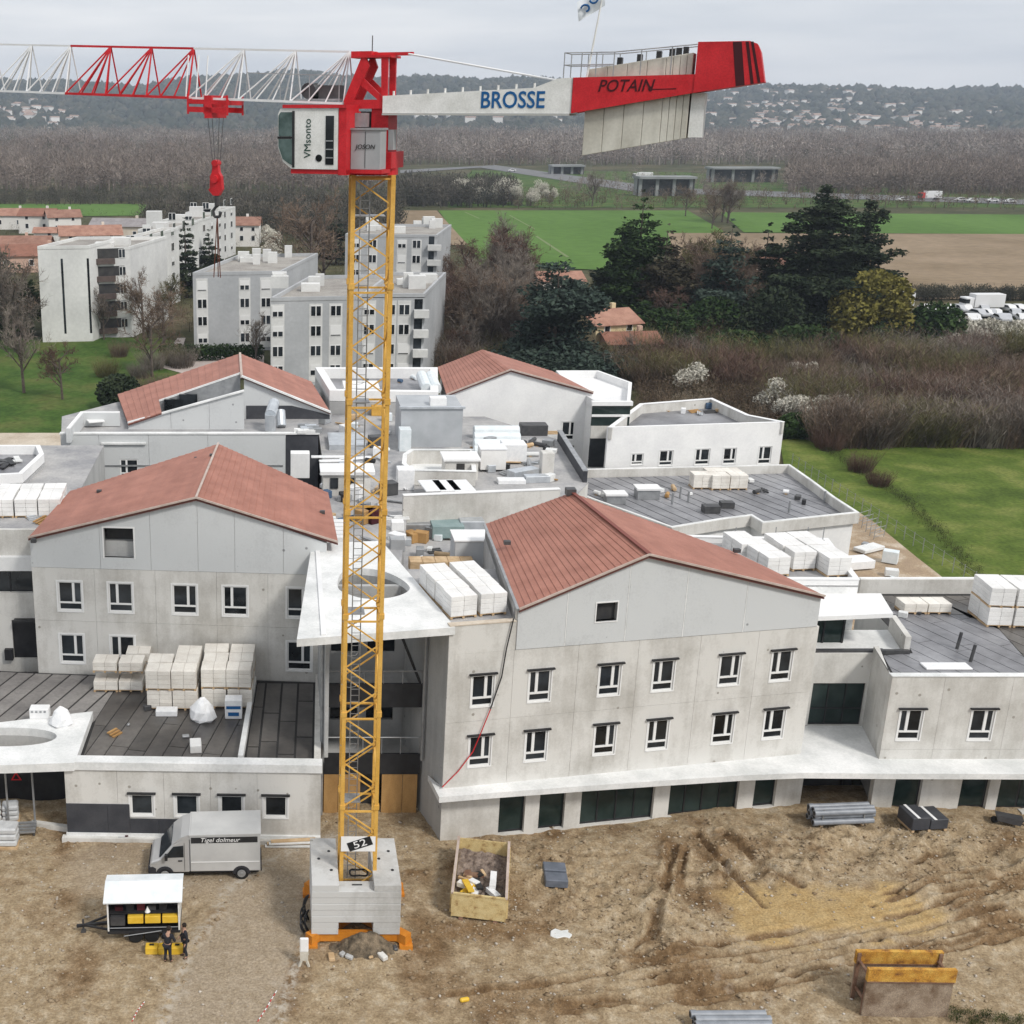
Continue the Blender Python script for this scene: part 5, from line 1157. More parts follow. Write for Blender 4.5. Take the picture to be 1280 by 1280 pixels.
# counter-jib, tapering white girders then red fairing, ballast slabs and tail panel
for b0 in (.62, -.78):
    mb = MB(); mb.ext([K(-.6, b0, 35.94), K(-7.54, b0, 35.93), K(-7.54, b0, 37.13), K(-7.0, b0, 37.1), K(-6.2, b0, 36.8), K(-.6, b0, 36.55)], jr*.16); gj = mb.build('counter_jib_girder', WHITE_C, cr_)
    mb = MB(); mb.bar(K(-.6, b0+.1, 35.9), K(-7.5, b0+.1, 35.89), .26, .06); mb.build('flange', mat('grey flange', (.45, .45, .43)), gj)
    mb = MB(); mb.ext([K(-7.56, b0, 35.94), K(-11.75, b0, 36.62), K(-11.75, b0, 37.2), K(-7.56, b0, 37.13)], jr*.2); fp = mb.build('red_fairing', RED, cr_)
    if b0 > 0:
        lettering('BROSSE', .8, BLUE_T, gj, K(-5.45, b0+.172, 36.37), -jd, (0, 0, 1), sx=.86, bold=.012)
        lettering('POTAIN', .56, RED_T, fp, K(-9.35, b0+.212, 36.83), -jd, (0, 0, 1), shear=.25, sx=.92, bold=.006)
        mb = MB(); mb.bar(K(-10.25, b0+.205, 36.72), K(-11.05, b0+.205, 36.74), .01, .03); mb.lathe(K(-10.2, b0+.2, 36.74), jr, [(0, .08), (.012, .08)], 10); mb.build('emblem', RED_T, fp)
kbox(MB(), -7.4, -.6, -.6, .6, 36.0, 36.05).build('walkway', STEEL, cr_)
for k in range(9): MB().tube(K(-1-k*.65, .7, 36.56+k*.03), K(-1-k*.65, .7, 36.72+k*.03), .04, n=6).build('pin', WHITE_C, cr_)
xs = [-8.0, -8.67, -9.34, -10.0, -10.62, -10.85, -11.08, -11.3, -11.5]
for k, (a, b) in enumerate(zip(xs[:-1], xs[1:])):
    zf = lambda q: 34.5+.62*(-q-8)/3.5; zh = lambda q: 37.4+.5*(-q-8)/3.5; zt1 = zh((a+b)/2); A_, B_ = a-.006, b+.006
    MB().hexa([K(A_, .58, zf(a)), K(B_, .58, zf(b)), K(B_, -.58, zf(b)), K(A_, -.58, zf(a)), K(A_, .58, zh(a)), K(B_, .58, zh(b)), K(B_, -.58, zh(b)), K(A_, -.58, zh(a))]).build('counterweight_slab', SLABW, cr_, bevel=.015)
    if 1 <= k <= 6: kbox(MB(), (a+b)/2-.08, (a+b)/2+.08, -.2, .2, zt1, zt1+.25).build('lifting_lug', BLACK, cr_)
kbox(MB(), -12.0, -11.55, -.5, .5, 35.15, 36.6).build('end_slab', WHITE_C, cr_)
mb = MB(); kprof(mb, [(-11.62, 36.6), (-11.62, 38.22), (-13.25, 38.22), (-13.5, 38.13), (-13.62, 37.9), (-13.85, 36.93)], -.8, .85); tl = mb.build('tail_panel', RED, cr_)
def fb(a): return 36.6+(-a-11.62)/(13.85-11.62)*.33
for a0, a1, w in ((-12.72, -12.74, .28), (-13.12, -13.2, .1), (-13.28, -13.42, .09)):
    mb = MB(); kprof(mb, [(a0, 38.2), (a0-w, 38.2), (a1-w-.22, fb(a1-w-.22)), (a1-.22, fb(a1-.22))], .851, .858); mb.build('dark_stripe', RED_D, tl)
mb = MB()
for b in (-.7, .75):
    for z in (.4, .8): mb.tube(K(-7.2, b, 37.15+z), K(-8.9, b, 37.15+z), .02, n=5)
    for a in (-7.2, -7.8, -8.3, -8.9): mb.tube(K(a, b, 37.1), K(a, b, 37.95), .02, n=5)
    mb.tube(K(-8.9, b, 37.95), K(-11.6, b, 38.15), .02, n=5)
    for a in (-9.8, -10.8): mb.tube(K(a, b, 37.2), K(a, b, 37.95+(-a-8.9)*.075), .02, n=5)
for z in (.4, .8): mb.tube(K(-7.2, -.7, 37.15+z), K(-7.2, .75, 37.15+z), .02, n=5)
mb.build('railing', STEEL, cr_)
mb = MB()
for b in (-.3, .3): mb.tube(K(-1.4, b, 38.02), K(-7.2, b, 37.0), .035, n=6)
mb.build('tie_bar', JW, cr_)
mb = MB(); mb.tube(K(-8.0, .7, 37.1), K(-8.45, .7, 40.6), .035, .025, n=6); fl = mb.build('flag_pole', WHITE_C, cr_)
FLG = mat('white flag cloth', (.6, .64, .68), (.75, .78, .8), 3, .9)
nu, nv = 10, 6; vs = []; fs = []
for i in range(nu+1):
    for j in range(nv+1):
        u, v = i/nu, j/nv; p = K(-8.35, .7, 40.35)+jd*(u*.85)+V3(0, 0, -.15-u*.62-v*.75+.12*u*v)+jr*(.09*math.sin(u*7+v*2)*u); p += -jd*(v*.1); vs.append(p)
for i in range(nu):
    for j in range(nv): a = i*(nv+1)+j; fs.append((a, a+1, a+nv+2, a+nv+1))
fg = MB().add(vs, fs).build('flag', FLG, fl, smooth=True)
fr_ = -jd*.8+V3(0, 0, .6); fup = V3(0, 0, .8)+jd*.6
mb = MB()
def swirl(c, r, a0, a1, n=10): return [K(-8.35, .7, 40.35)+jd*(c[0]+r*math.cos(a0+(a1-a0)*k/n))+V3(0, 0, c[1]+r*.8*math.sin(a0+(a1-a0)*k/n))+jr*.12 for k in range(n+1)]
mb.path(swirl((.55, -.98), .14, 0, 4.4), .035); mb.path(swirl((.28, -.72), .13, 1, 6.2), .035); mb.path([swirl((.28, -.72), .13, 0, .1)[0]+V3(.13, 0, 0)+V3(0, 0, .1), swirl((.1, -.45), .1, 0, .1)[0]], .03)
mb.build('emblem', BLUE_T, fg)
# base: orange cruciform chassis and slabs of ballast
mb = MB()
for sx_ in (-1, 1):
    for sy_ in (-1, 1): mb.bar((CXm, CYm, .35), (CXm+sx_*2.25, CYm+sy_*2.05, .35), .42, .5); mb.box(CXm+sx_*2.15-.3, CXm+sx_*2.15+.3, CYm+sy_*1.95-.3, CYm+sy_*1.95+.3, -.3, .12)
mb.box(CXm-1.95, CXm+1.95, 47.62, 47.9, .12, .55); mb.box(CXm-1.95, CXm+1.95, 51.1, 51.35, .12, .55); mb.build('chassis', ORANGE, cr_)
bx0, bx1 = 1.42, 5.42; tw = 1.22; ly = .333
for side, (x0, x1) in enumerate(((bx0, bx0+tw), (bx1-tw, bx1))):
    for k in range(8):
        front = 48.33 if 2 <= k <= 6 else 47.52
        MB().box(x0+.008*(k % 2), x1-.008*((k+1) % 2), front, 51.3, .56+k*ly*.975, .56+k*ly*.975+ly*.95).build('ballast_slab', BALLAST, cr_, bevel=.012)
for k in range(2, 7): MB().box(bx0-.01*(k % 2), bx1+.01*((k+1) % 2), 47.5+.02*(k % 2), 48.32, .56+k*ly*.975, .56+k*ly*.975+ly*.95).build('ballast_slab', BALLAST, cr_, bevel=.012)
MB().box(bx0+tw, bx1-tw, 49.2, 49.3, .2, 1.2).build('chassis_plate', ORANGE, cr_)
zt_ = .56+8*ly*.975
for x0 in (bx0, bx1-tw):
    for fx, fy in ((.3, .55), (.75, .3), (.7, .72)): MB().lathe((x0+fx*tw, 47.6+fy*3.6, zt_-.01), (0, 0, 1), [(0, .07), (.03, .07)], 10).build('lifting_hole', BLACK, cr_)
MB().bar((CXm-.3, 48.0, 2.86), (CXm+.15, 48.0, 2.86), .06, .03).build('lifting_handle', STEEL_D, cr_)
mb = MB(); mb.box(CXm-.8, CXm+.75, CYm-MW-.16, CYm-MW-.12, 4.2, 4.95); sb = mb.build('mast_sign', WHITE, cr_)
c = V3(CXm+.05, CYm-MW-.17, 4.6); ca, sa = math.cos(.35), math.sin(.35)
MB().obox(c, (ca, 0, sa), (0, 1, 0), (-sa, 0, ca), 1.1, .012, .45).build('black_panel', BLACK_T, sb)
lettering('52', .5, WHITE, sb, c+V3(0, -.012, 0), (ca, 0, sa), (-sa, 0, ca), sx=1.3)
mb = MB(); mb.path([V3(CXm+.1+.42*math.cos(t), CYm+.1+.3*math.sin(t), 2.4+.05*math.sin(3*t)) for t in [k*.4 for k in range(17)]], .045); mb.build('cable_loop', BLACK, cr_)
cc = MB(); rn = random.Random(4)
for k in range(9):
    x, y = 1.12+rn.uniform(-.15, .15), 48.9+rn.uniform(-.6, .9); rr_ = rn.uniform(.35, .6)
    cc.path([V3(x+.1*math.sin(t*2), y+rr_*math.cos(t), gz(x, y)+.1+rr_*(1+math.sin(t))) for t in [j*.45 for j in range(15)]], .03, 4)
co = cc.build('cable_coil', BLACK); tag(co, 'tangle of black cable coils leaning on the crane ballast', 'cable')
# white plastic marker stand next to the ballast
pst = GS(380, 1207); wm = thing('marker_stand', 'slim white marker stand with splayed feet beside the crane ballast', 'stand', pst)
mb = MB(); mb.box(-.19, .19, -.06, .06, .75, 1.45); mb.build('panel', WHITE, wm, local=True, bevel=.03)
mb = MB(); mb.hexa([(-.17, -.06, .3), (.17, -.06, .3), (.17, .06, .3), (-.17, .06, .3), (-.19, -.06, .75), (.19, -.06, .75), (.19, .06, .75), (-.19, .06, .75)]); mb.build('skirt', mat('dirty white plastic', (.5, .47, .4), (.6, .57, .5), 4), wm, local=True)
for s in (-1, 1): MB().bar((s*.1, 0, .32), (s*.22, -.05, -.02), .09).build('leg', mat('dirty white plastic', (.5, .47, .4)), wm, local=True)
# rubble and planks at the foot of the ballast
for k in range(14):
    p = GS(rn.uniform(405, 510), rn.uniform(1172, 1200)); s = rn.uniform(.12, .3); a = rn.uniform(0, 3)
    o = MB().obox((0, 0, s*.3), (math.cos(a), math.sin(a), .1), (-math.sin(a), math.cos(a), 0), (-.1, 0, 1), s*1.5, s, s*.7).build('rubble_lump', (CONC, WOOD, CONC_D, STEEL_D)[k % 4], None, bevel=.03); o.location = p
    tag(o, 'lump of rubble lying on the dark spoil heap below the crane chassis', 'rubble', 'rubble on the spoil heap')
hx, hy = GS(455, 1184).xy; vs = []; fs = []; nn_ = 40
for i in range(nn_+1):
    for j in range(nn_+1):
        x, y = -2.1+4.2*i/nn_, -1.0+2.0*j/nn_; e = math.exp(-(x/1.05)**2-(y/.55)**2); z = .75*e+.14*mnoise.noise((x*3, y*3, 2))*min(1, e*4)+.06*mnoise.noise((x*9, y*9, 5))*min(1, e*4)-.1; vs.append((hx+x, hy+y+.15, z))
for i in range(nn_):
    for j in range(nn_): a = i*(nn_+1)+j; fs.append((a, a+nn_+1, a+nn_+2, a+1))
va = np.array(vs); va[:, 2] += site_height(va[:, 0], va[:, 1]); vs = [tuple(p) for p in va]
tag(MB().add(vs, fs).build('spoil_heap', mat('dark spoil', (.05, .04, .028), (.22, .17, .115), 2.5, .95, fine=.4, bump=.9, bscale=9)), 'heap of dark spoil piled against the crane chassis', 'heap')

# ------------------------------------------------------------------ van
SILVER = mat('silver van paint', (.46, .46, .46), (.5, .5, .5), .6, .38, metal=.25, coat=.3); BOXW = mat('van body panel', (.44, .44, .435), (.52, .52, .51), .7, .42)
TYRE = mat('tyre rubber', (.015, .015, .015)); BUMP = mat('dark bumper plastic', (.03, .03, .035))
pv = (G(192, 1097)+G(322, 1097))/2
van = thing('delivery_van', 'silver box van with dark windscreen parked against the low annex', 'van', (pv.x, pv.y+1.0, -.12), math.radians(1.5))
# local: x forward = -X (front on the left), length 5.5, width 2
def side(mb, prof, y0, y1): return mb.ext([(x, y0, z) for x, z in prof], (0, y1-y0, 0))
Wv = 1.0
side(MB(), [(-2.75, .42), (-2.78, .8), (-2.7, 1.05), (-2.25, 1.22), (-1.62, 2.0), (-1.2, 2.28), (-.78, 2.36), (-.78, .42)], -Wv, Wv).build('cab', SILVER, van, local=True, bevel=.06)
side(MB(), [(-.76, .5), (2.68, .5), (2.68, 2.55), (-.76, 2.5)], -Wv-.04, Wv+.04).build('box_body', BOXW, van, local=True, bevel=.03)
side(MB(), [(-1.66, 2.0), (-1.2, 2.4), (-.72, 2.58), (-.72, 2.3), (-1.2, 2.25)], -Wv-.01, Wv+.01).build('wind_deflector', SILVER, van, local=True)
side(MB(), [(-.8, 2.5), (2.72, 2.55), (2.72, 2.62), (-.8, 2.57)], -Wv-.07, Wv+.07).build('box_roof', BOXW, van, local=True)
side(MB(), [(-2.26, 1.24), (-1.66, 2.0), (-1.63, 1.97), (-2.2, 1.22)], -Wv+.12, Wv-.12).build('windscreen', GLASS, van, local=True).location = (-.03, 0, .02)
for s in (-1, 1):
    y = -Wv-.012 if s < 0 else Wv
    side(MB(), [(-2.02, 1.28), (-1.58, 1.9), (-1.08, 1.95), (-1.08, 1.3)], y, y+.012).build('door_window', GLASS, van, local=True)
    side(MB(), [(-1.05, .55), (-1.03, .55), (-1.03, 2.1), (-1.05, 2.1)], y-.002, y+.014).build('door_gap', STEEL_D, van, local=True)
    side(MB(), [(-1.35, 1.08), (-1.15, 1.08), (-1.15, 1.13), (-1.35, 1.13)], y-.03 if s < 0 else y, y+.012 if s < 0 else y+.04).build('door_handle', BLACK, van, local=True)
    mb = MB(); mb.box(-2.0, -1.86, s*(Wv+.14)-.09, s*(Wv+.14)+.09, 1.25, 1.55); mb.build('wing_mirror', BLACK, van, local=True)
    ys = -Wv-.055 if s < 0 else Wv+.043
    side(MB(), [(-.7, 2.1), (2.55, 2.12), (2.55, 2.44), (-.7, 2.42)], ys, ys+.012).build('sign_band', BLACK, van, local=True)
    side(MB(), [(-.72, 1.02), (2.64, 1.02), (2.64, 1.05), (-.72, 1.05)], ys-.01, ys+.014).build('rub_rail', PVC, van, local=True)
    side(MB(), [(-2.7, .95), (-2.4, 1.08), (-2.3, 1.12), (-2.5, .92)], y, y+.014).build('headlight', ZINC, van, local=True)
    for x in (-2.02, 1.75):
        w = MB(); w.lathe((x, s*(Wv-.18), .36), (0, s, 0), [(0, .3), (.03, .36), (.2, .36), (.23, .3)], 22); wh = w.build('wheel', TYRE, van, local=True)
        w = MB(); w.lathe((x, s*(Wv+.051), .36), (0, s, 0), [(0, .21), (.02, .2), (.025, .08), (.04, .06)], 16); w.build('rim', STEEL, wh, local=True)
        a = MB(); pts = [(x+.44*math.cos(t), .36+.44*math.sin(t)) for t in [k*math.pi/10 for k in range(11)]]; pts += [(x-.38, .36), (x+.38, .36)]
        side(MB(), pts, s*(Wv+.005) if s > 0 else -Wv-.05, s*(Wv+.05) if s > 0 else -Wv-.005).build('wheel_arch', BUMP, van, local=True)
side(MB(), [(-2.84, .38), (-2.84, .78), (-2.6, .82), (-2.42, .7), (-2.42, .38)], -Wv-.01, Wv+.01).build('bumper', BUMP, van, local=True, bevel=.04)
side(MB(), [(-2.6, .3), (2.6, .3), (2.6, .48), (-2.6, .48)], -Wv+.15, Wv-.15).build('underbody', BLACK, van, local=True)
MB().box(2.69, 2.75, -Wv+.1, Wv-.1, .4, .55).build('rear_step', BUMP, van, local=True)
me_ = text_mesh('Tigel dolmeur', .34, PVC, .25); me_.transform(Matrix.Rotation(math.pi/2, 4, 'X')); me_.transform(Matrix.Translation((.7, -Wv-.066, 2.27))); link('lettering', me_, van)

# ------------------------------------------------------------------ open tool trailer with awning roof
CHROME = mat('yellow crate', (.68, .42, .03), (.75, .5, .06), 3, .5)
pt = GS(180, 1183)
tl_ = thing('tool_trailer', 'open sided trailer under a white pitched cover, stacked with yellow crates', 'trailer', (pt.x, pt.y+.2, pt.z), math.radians(2))
LX, LY = 3.3, 1.7
mb = MB(); mb.box(-LX/2, LX/2, 0, LY, .55, .68); mb.bar((-LX/2, .85, .55), (-LX/2-1.5, .85, .4), .12); mb.bar((-LX/2, .3, .58), (-LX/2-1.1, .82, .45), .08); mb.bar((-LX/2, 1.4, .58), (-LX/2-1.1, .88, .45), .08); mb.build('chassis', BLACK, tl_, local=True)
mb = MB(); mb.tube((-LX/2-1.2, .85, .02), (-LX/2-1.2, .85, .75), .05, n=6); mb.lathe((-LX/2-1.2, .8, .12), (0, 1, 0), [(0, .12), (.1, .12)], 12); mb.build('jockey_wheel', STEEL_D, tl_, local=True)
for s, y in ((-1, .02), (1, LY-.02)):
    for x in (-.4, .35):
        w = MB(); w.lathe((x, y-.02*s, .33), (0, s, 0), [(-.2, .27), (-.17, .33), (-.03, .33), (0, .27)], 18); w.build('wheel', TYRE, tl_, local=True)
for x in (-LX/2+.05, LX/2-.05):
    for y in (.05, LY-.05): MB().bar((x, y, .68), (x, y, 2.35), .07).build('post', WHITE_C, tl_, local=True)
MB().box(-LX/2+.05, LX/2-.05, LY-.1, LY-.05, .68, 2.3).build('back_panel', DARK, tl_, local=True); MB().box(-LX/2+.02, -LX/2+.07, .1, LY-.1, .68, 2.2).build('end_panel', DARK, tl_, local=True); MB().box(LX/2-.07, LX/2-.02, .1, LY-.1, .68, 2.2).build('end_panel', WHITE_C, tl_, local=True)
MB().box(-LX/2+.1, LX/2-.1, .15, LY-.1, 1.5, 1.54).build('shelf', BLACK, tl_, local=True)
MB().ext([(-LX/2-.12, -.15, 2.3), (-LX/2-.12, 1.05, 2.62), (-LX/2-.12, LY+.1, 2.45), (-LX/2-.12, LY+.1, 2.41), (-LX/2-.12, 1.05, 2.57), (-LX/2-.12, -.15, 2.24)], (LX+.24, 0, 0)).build('cover', mat('white tarpaulin', (.66, .7, .72), (.8, .82, .83), 1.2, .5), tl_, local=True)
for k in range(3): MB().box(-.72+k*.78, -.02+k*.78, .02, .5, 1.05, 1.42).build('yellow_crate', CHROME, tl_, local=True, bevel=.02)
MB().box(-LX/2+.15, -.85, .05, .5, .95, 1.4).build('grey_drawer', STEEL_D, tl_, local=True)
for k in range(5): MB().box(-1.3+k*.5, -.95+k*.5, .3, .8, 1.56, 1.56+.2+.12*(k % 3)).build('stored_tool', (RED_D, BLACK, mat('dark maroon', (.1, .015, .02)), STEEL_D, BLACK)[k], tl_, local=True)
mb = MB(); mb.lathe((.18, .2, 1.56), (0, 0, 1), [(0, .13), (.22, .03), (.28, .02)], 10); mb.build('white_cone', WHITE, tl_, local=True)
mb = MB(); mb.tube((-LX/2+.1, .02, .85), (LX/2-.1, .02, .85), .02, n=5); mb.tube((-.9, -.1, .5), (.8, -.1, .75), .025, n=5); mb.build('rail', STEEL, tl_, local=True)
for k, x in enumerate((190, 206, 222)):
    p = GS(x, 1190); o = thing('yellow_toolbox', 'yellow toolbox set on the ground beside the open trailer', 'toolbox', (p.x, p.y, p.z), .03*k, 'yellow toolboxes by the trailer')
    MB().box(-.28, .28, -.2, .2, 0, .36).build('body', CHROME, o, local=True, bevel=.02); MB().box(-.1, .1, -.03, .03, .37, .43).build('handle', BLACK, o, local=True)

# ------------------------------------------------------------------ two people in dark work clothes
SKIN = mat('skin', (.42, .25, .18)); CLOTH = mat('black work jacket', (.012, .013, .018), (.03, .03, .036), 6, .9); TROU = mat('dark work trousers', (.015, .016, .022), (.03, .03, .038), 6, .9); HAIR = mat('dark hair', (.02, .014, .01)); SHOE = mat('brown boots', (.06, .035, .02))
def skin_mesh(name, verts, edges, radii, m, sub=2):
    me = bpy.data.meshes.new(name); me.from_pydata(verts, edges, []); o = bpy.data.objects.new(name, me); COL.objects.link(o)
    md = o.modifiers.new('s', 'SKIN'); sd = o.modifiers.new('d', 'SUBSURF'); sd.levels = sub
    for i, r in enumerate(radii): me.skin_vertices[0].data[i].radius = (r, r) if not hasattr(r, '__len__') else r
    me.skin_vertices[0].data[0].use_root = True
    bpy.context.view_layer.update()
    out = bpy.data.meshes.new_from_object(o.evaluated_get(bpy.context.evaluated_depsgraph_get())); bpy.data.objects.remove(o)
    out.materials.clear(); out.materials.append(m); out.shade_smooth(); return out
def person(label, px, py, rot, arms, lean=0.):
    p = GS(px, py); t = thing('person', label, 'person', p, rot)
    # joints, facing -Y
    pel, chest, neck, head = (0, 0, .95), (0, -.02-lean*.3, 1.32), (0, -.03-lean*.5, 1.5), (0, -.06-lean*.6, 1.63)
    V = [pel, (0, -.01-lean*.1, 1.12), chest, neck, head, (0, -.07-lean*.6, 1.74)]; E = [(0, 1), (1, 2), (2, 3), (3, 4), (4, 5)]; Rr = [(.155, .11), (.145, .105), (.17, .115), .06, (.085, .1), (.07, .085)]
    jv, je, jrad = list(V[:3]), [(0, 1), (1, 2)], [(.17, .13), (.165, .125), (.19, .135)]
    tv, te, trr = [pel], [], [(.165, .125)]
    feet = []
    for s, (el, wr_) in zip((-1, 1), arms):
        sh = (s*.2, -.02-lean*.3, 1.4); b = len(V); V += [sh, el, wr_]; E += [(2, b), (b, b+1), (b+1, b+2)]; Rr += [.055, .042, .032]
        hx_, hy_, hz_ = wr_; d = Vector(wr_)-Vector(el); d.normalize(); pal = Vector(wr_)+d*.07; V.append(tuple(pal)); E.append((b+2, b+3)); Rr.append((.04, .025))
        side_ = d.cross(V3(0, 1, 0)).normalized() if abs(d.y) < .9 else V3(1, 0, 0)
        for k, L_ in enumerate((.065, .08, .075, .055)):
            o_ = side_*(.03-.02*k); f1 = pal+o_+d*.03; f2 = f1+d*L_*.6+V3(0, -.012, 0); q = len(V); V += [tuple(f1), tuple(f2)]; E += [(b+3, q), (q, q+1)]; Rr += [.0095, .008]
        th_ = pal-d*.03+side_*.045+V3(0, -.02, 0); q = len(V); V += [tuple(th_), tuple(th_+d*.045)]; E += [(b+3, q), (q, q+1)]; Rr += [.011, .009]
        j = len(jv); jv += [sh, el, tuple(Vector(wr_)-d*.02)]; je += [(2, j), (j, j+1), (j+1, j+2)]; jrad += [.085, .062, .05]
        hip, knee, ank = (s*.1, 0, .9), (s*.12, -.03*s-.02, .5), (s*.13, .03*s, .09); b = len(V); V += [hip, knee, ank, (s*.15, .03*s-.15, .04)]; E += [(0, b), (b, b+1), (b+1, b+2), (b+2, b+3)]; Rr += [.085, .055, .04, .035]
        j = len(tv); tv += [hip, knee, (s*.13, .03*s, .1)]; te += [(0, j), (j, j+1), (j+1, j+2)]; trr += [.105, .075, .062]
        feet.append((s*.13, .03*s))
    link('body', skin_mesh('body', V, E, Rr, SKIN), t); link('jacket', skin_mesh('jacket', jv, je, jrad, CLOTH), t); link('trousers', skin_mesh('trousers', tv, te, trr, TROU), t)
    for fx, fy in feet: link('boot', skin_mesh('boot', [(fx, fy+.03, .06), (fx, fy-.06, .05), (fx*1.1, fy-.19, .04)], [(0, 1), (1, 2)], [.055, .05, .042], SHOE), t)
    hx_, hy_ = head[0], head[1]; hm = MB(); hm.lathe((hx_, hy_+.02, 1.62), (0, .25, 1), [(0, .1), (.05, .108), (.11, .1), (.15, .07), (.17, .02)], 14); hm.build('hair', HAIR, t, local=True, smooth=True)
    fm = MB(); fm.tube((hx_, hy_-.1, 1.64), (hx_, hy_-.13, 1.62), .016, .012); 
    fm.build('nose', SKIN, t, local=True)
    for s in (-1, 1): MB().tube((s*.09, hy_, 1.62), (s*.105, hy_+.01, 1.65), .022, .018).build('ear', SKIN, t, local=True)
    for s in (-1, 1): MB().tube((s*.034, hy_-.093, 1.665), (s*.034, hy_-.101, 1.665), .011).build('eye', HAIR, t, local=True)
    MB().bar((-.025, hy_-.098, 1.575), (.025, hy_-.098, 1.575), .008).build('mouth', HAIR, t, local=True)
    return t
person('person in black jacket and trousers leaning in with both hands at the toolboxes', 210, 1203, math.radians(160), [((-.3, -.12, 1.12), (-.2, -.36, 1.0)), ((.3, -.12, 1.12), (.18, -.36, 1.02))], .25)
person('person in black work clothes standing upright at the corner of the open trailer', 232, 1196, math.radians(-70), [((-.27, .0, 1.12), (-.2, -.2, .98)), ((.28, .02, 1.12), (.27, -.08, .87))])

# ------------------------------------------------------------------ skip and other things on the earth
RUSTY = mat('scuffed yellow skip paint', (.24, .12, .04), (.62, .5, .26), 2.6, .7, c3=(.55, .42, .2), lo=.3, hi=.6, fine=.2); RUST = mat('rusty steel', (.14, .07, .045), (.24, .15, .1), 2, .9, fine=.2)
sk = thing('roll_off_skip', 'scuffed pale yellow skip with open top, half full of rubble and scrap', 'skip', (9.28, 49.45, gz(9.3, 50)), -.2)
SW, SL, SH = 2.42, 4.7, 1.35
MB().box(-SW/2, SW/2, 0, SL, .12, .2).build('floor', RUST, sk, local=True)
MB().box(-SW/2, SW/2, -.06, 0, .15, SH).build('end_door', RUSTY, sk, local=True); MB().box(-SW/2, SW/2, SL, SL+.06, .12, SH).build('front_wall', RUSTY, sk, local=True)
for s in (-1, 1):
    x = s*SW/2; sw_ = MB().box(min(x, x+s*.06), max(x, x+s*.06), -.06, SL+.06, .12, SH).build('side_wall', RUSTY, sk, local=True)
    for k in range(7): y = .25+k*.7; MB().box(min(x+s*.06, x+s*.14), max(x+s*.06, x+s*.14), y-.05, y+.05, .15, SH-.08).build('rib', RUSTY, sw_, local=True)
    MB().box(min(x-s*.03, x+s*.1), max(x-s*.03, x+s*.1), -.06, SL+.06, SH, SH+.09).build('top_rail', TRIM, sw_, local=True)
MB().box(-SW/2, SW/2, -.09, .0, SH, SH+.08).build('top_rail', RUSTY, sk, local=True)
for s in (-.8, .8): MB().box(s-.08, s+.08, -.05, SL, -.02, .12).build('runner', RUST, sk, local=True)
for s in (-1, 1): MB().lathe((s*.8, -.05, .0), (1, 0, 0), [(-.1, .13), (.1, .13)], 10).build('roller', RUST, sk, local=True)
rn = random.Random(9); nxx, nyy = 26, 46; vs = []; fs = []
for i in range(nxx+1):
    for j in range(nyy+1):
        x = -SW/2+.02+i*(SW-.04)/nxx; y = .02+j*(SL-.04)/nyy; z = .45+.25*mnoise.noise((x*1.3, y*1.1, 3))+.12*mnoise.noise((x*5, y*5, 1))+.25*max(0, y-3)/1.7; vs.append((x, y, z))
for i in range(nxx):
    for j in range(nyy): a = i*(nyy+1)+j; fs.append((a, a+nyy+1, a+nyy+2, a+1))
tag(MB().add(vs, fs).build('rubble_fill', mat('skip rubble', (.1, .075, .065), (.3, .24, .2), 4, .95, fine=.3, bump=.8, bscale=12), sk, local=True), kind='stuff')
for k in range(16):
    a = rn.uniform(0, 3.1); x, y = rn.uniform(-.8, .7), rn.uniform(.6, 3.4); L_ = rn.uniform(.3, 1.2); m = (WRAP, WOOD, BLACK, WRAP, RUST, CHROME)[k % 6]
    MB().obox((x, y, .72+rn.uniform(0, .2)), (math.cos(a), math.sin(a), rn.uniform(-.2, .2)), (-math.sin(a), math.cos(a), 0), (0, .1, 1), L_, .14 if m is WOOD else .3, .09 if m is not WRAP else .22).build('scrap_piece', m, sk, local=True)
p = GS(697, 1112); gbx = thing('grey_crate', 'grey slatted crate sitting alone on bare earth right of the skip', 'crate', (p.x, p.y+.7, p.z), -.1)
CR = mat('slate grey plastic', (.1, .115, .14), (.15, .165, .2), 1.5, .6)
for j, (y0, y1, h) in enumerate(((-.75, -.02, .55), (.02, .75, .62))): MB().box(-.55, .55, y0, y1, .12, h).build('lid_half', CR, gbx, local=True, bevel=.04)
for x in (-.45, 0, .45): MB().box(x-.06, x+.06, -.72, .72, 0, .12).build('skid', WOOD, gbx, local=True)
# pipe bundles
PVCG = mat('grey pvc pipe', (.2, .215, .24), (.28, .3, .33), 2, .4)
def pipes(label, px0, py0, px1, rows, cols, r=.16, L_=None):
    a, b = GS(px0, py0), GS(px1, py0); L_ = L_ or (b-a).length; t = thing('pipe_bundle', label, 'pipes', a, math.atan2(b.y-a.y, b.x-a.x))
    for i in range(rows):
        for j in range(cols):
            w = MB(); w.lathe((.1*((i+j) % 2), j*2*r+r*(i % 2), .12+r+i*1.75*r), (1, 0, 0), [(0, r*.75), (0.01, r*1.12), (.25, r*1.12), (.26, r*.98), (L_-.01, r*.98), (L_, r*.75)], 14); pp_ = w.build('pipe', PVCG, t, local=True)
            w = MB(); w.lathe((.1*((i+j) % 2)-.008, j*2*r+r*(i % 2), .12+r+i*1.75*r), (1, 0, 0), [(0, r*.74), (.004, r*.74)], 12); w.build('pipe_mouth', BLACK, pp_, local=True)
    for x in (.5, L_-.55): MB().box(x-.06, x+.06, -.03, cols*2*r+r+.03, 0, .11).build('bearer', WOOD, t, local=True); MB().box(x-.03, x+.03, -.05, -.02, .05, .15+rows*1.85*r).build('strap', STEEL, t, local=True)
    return t
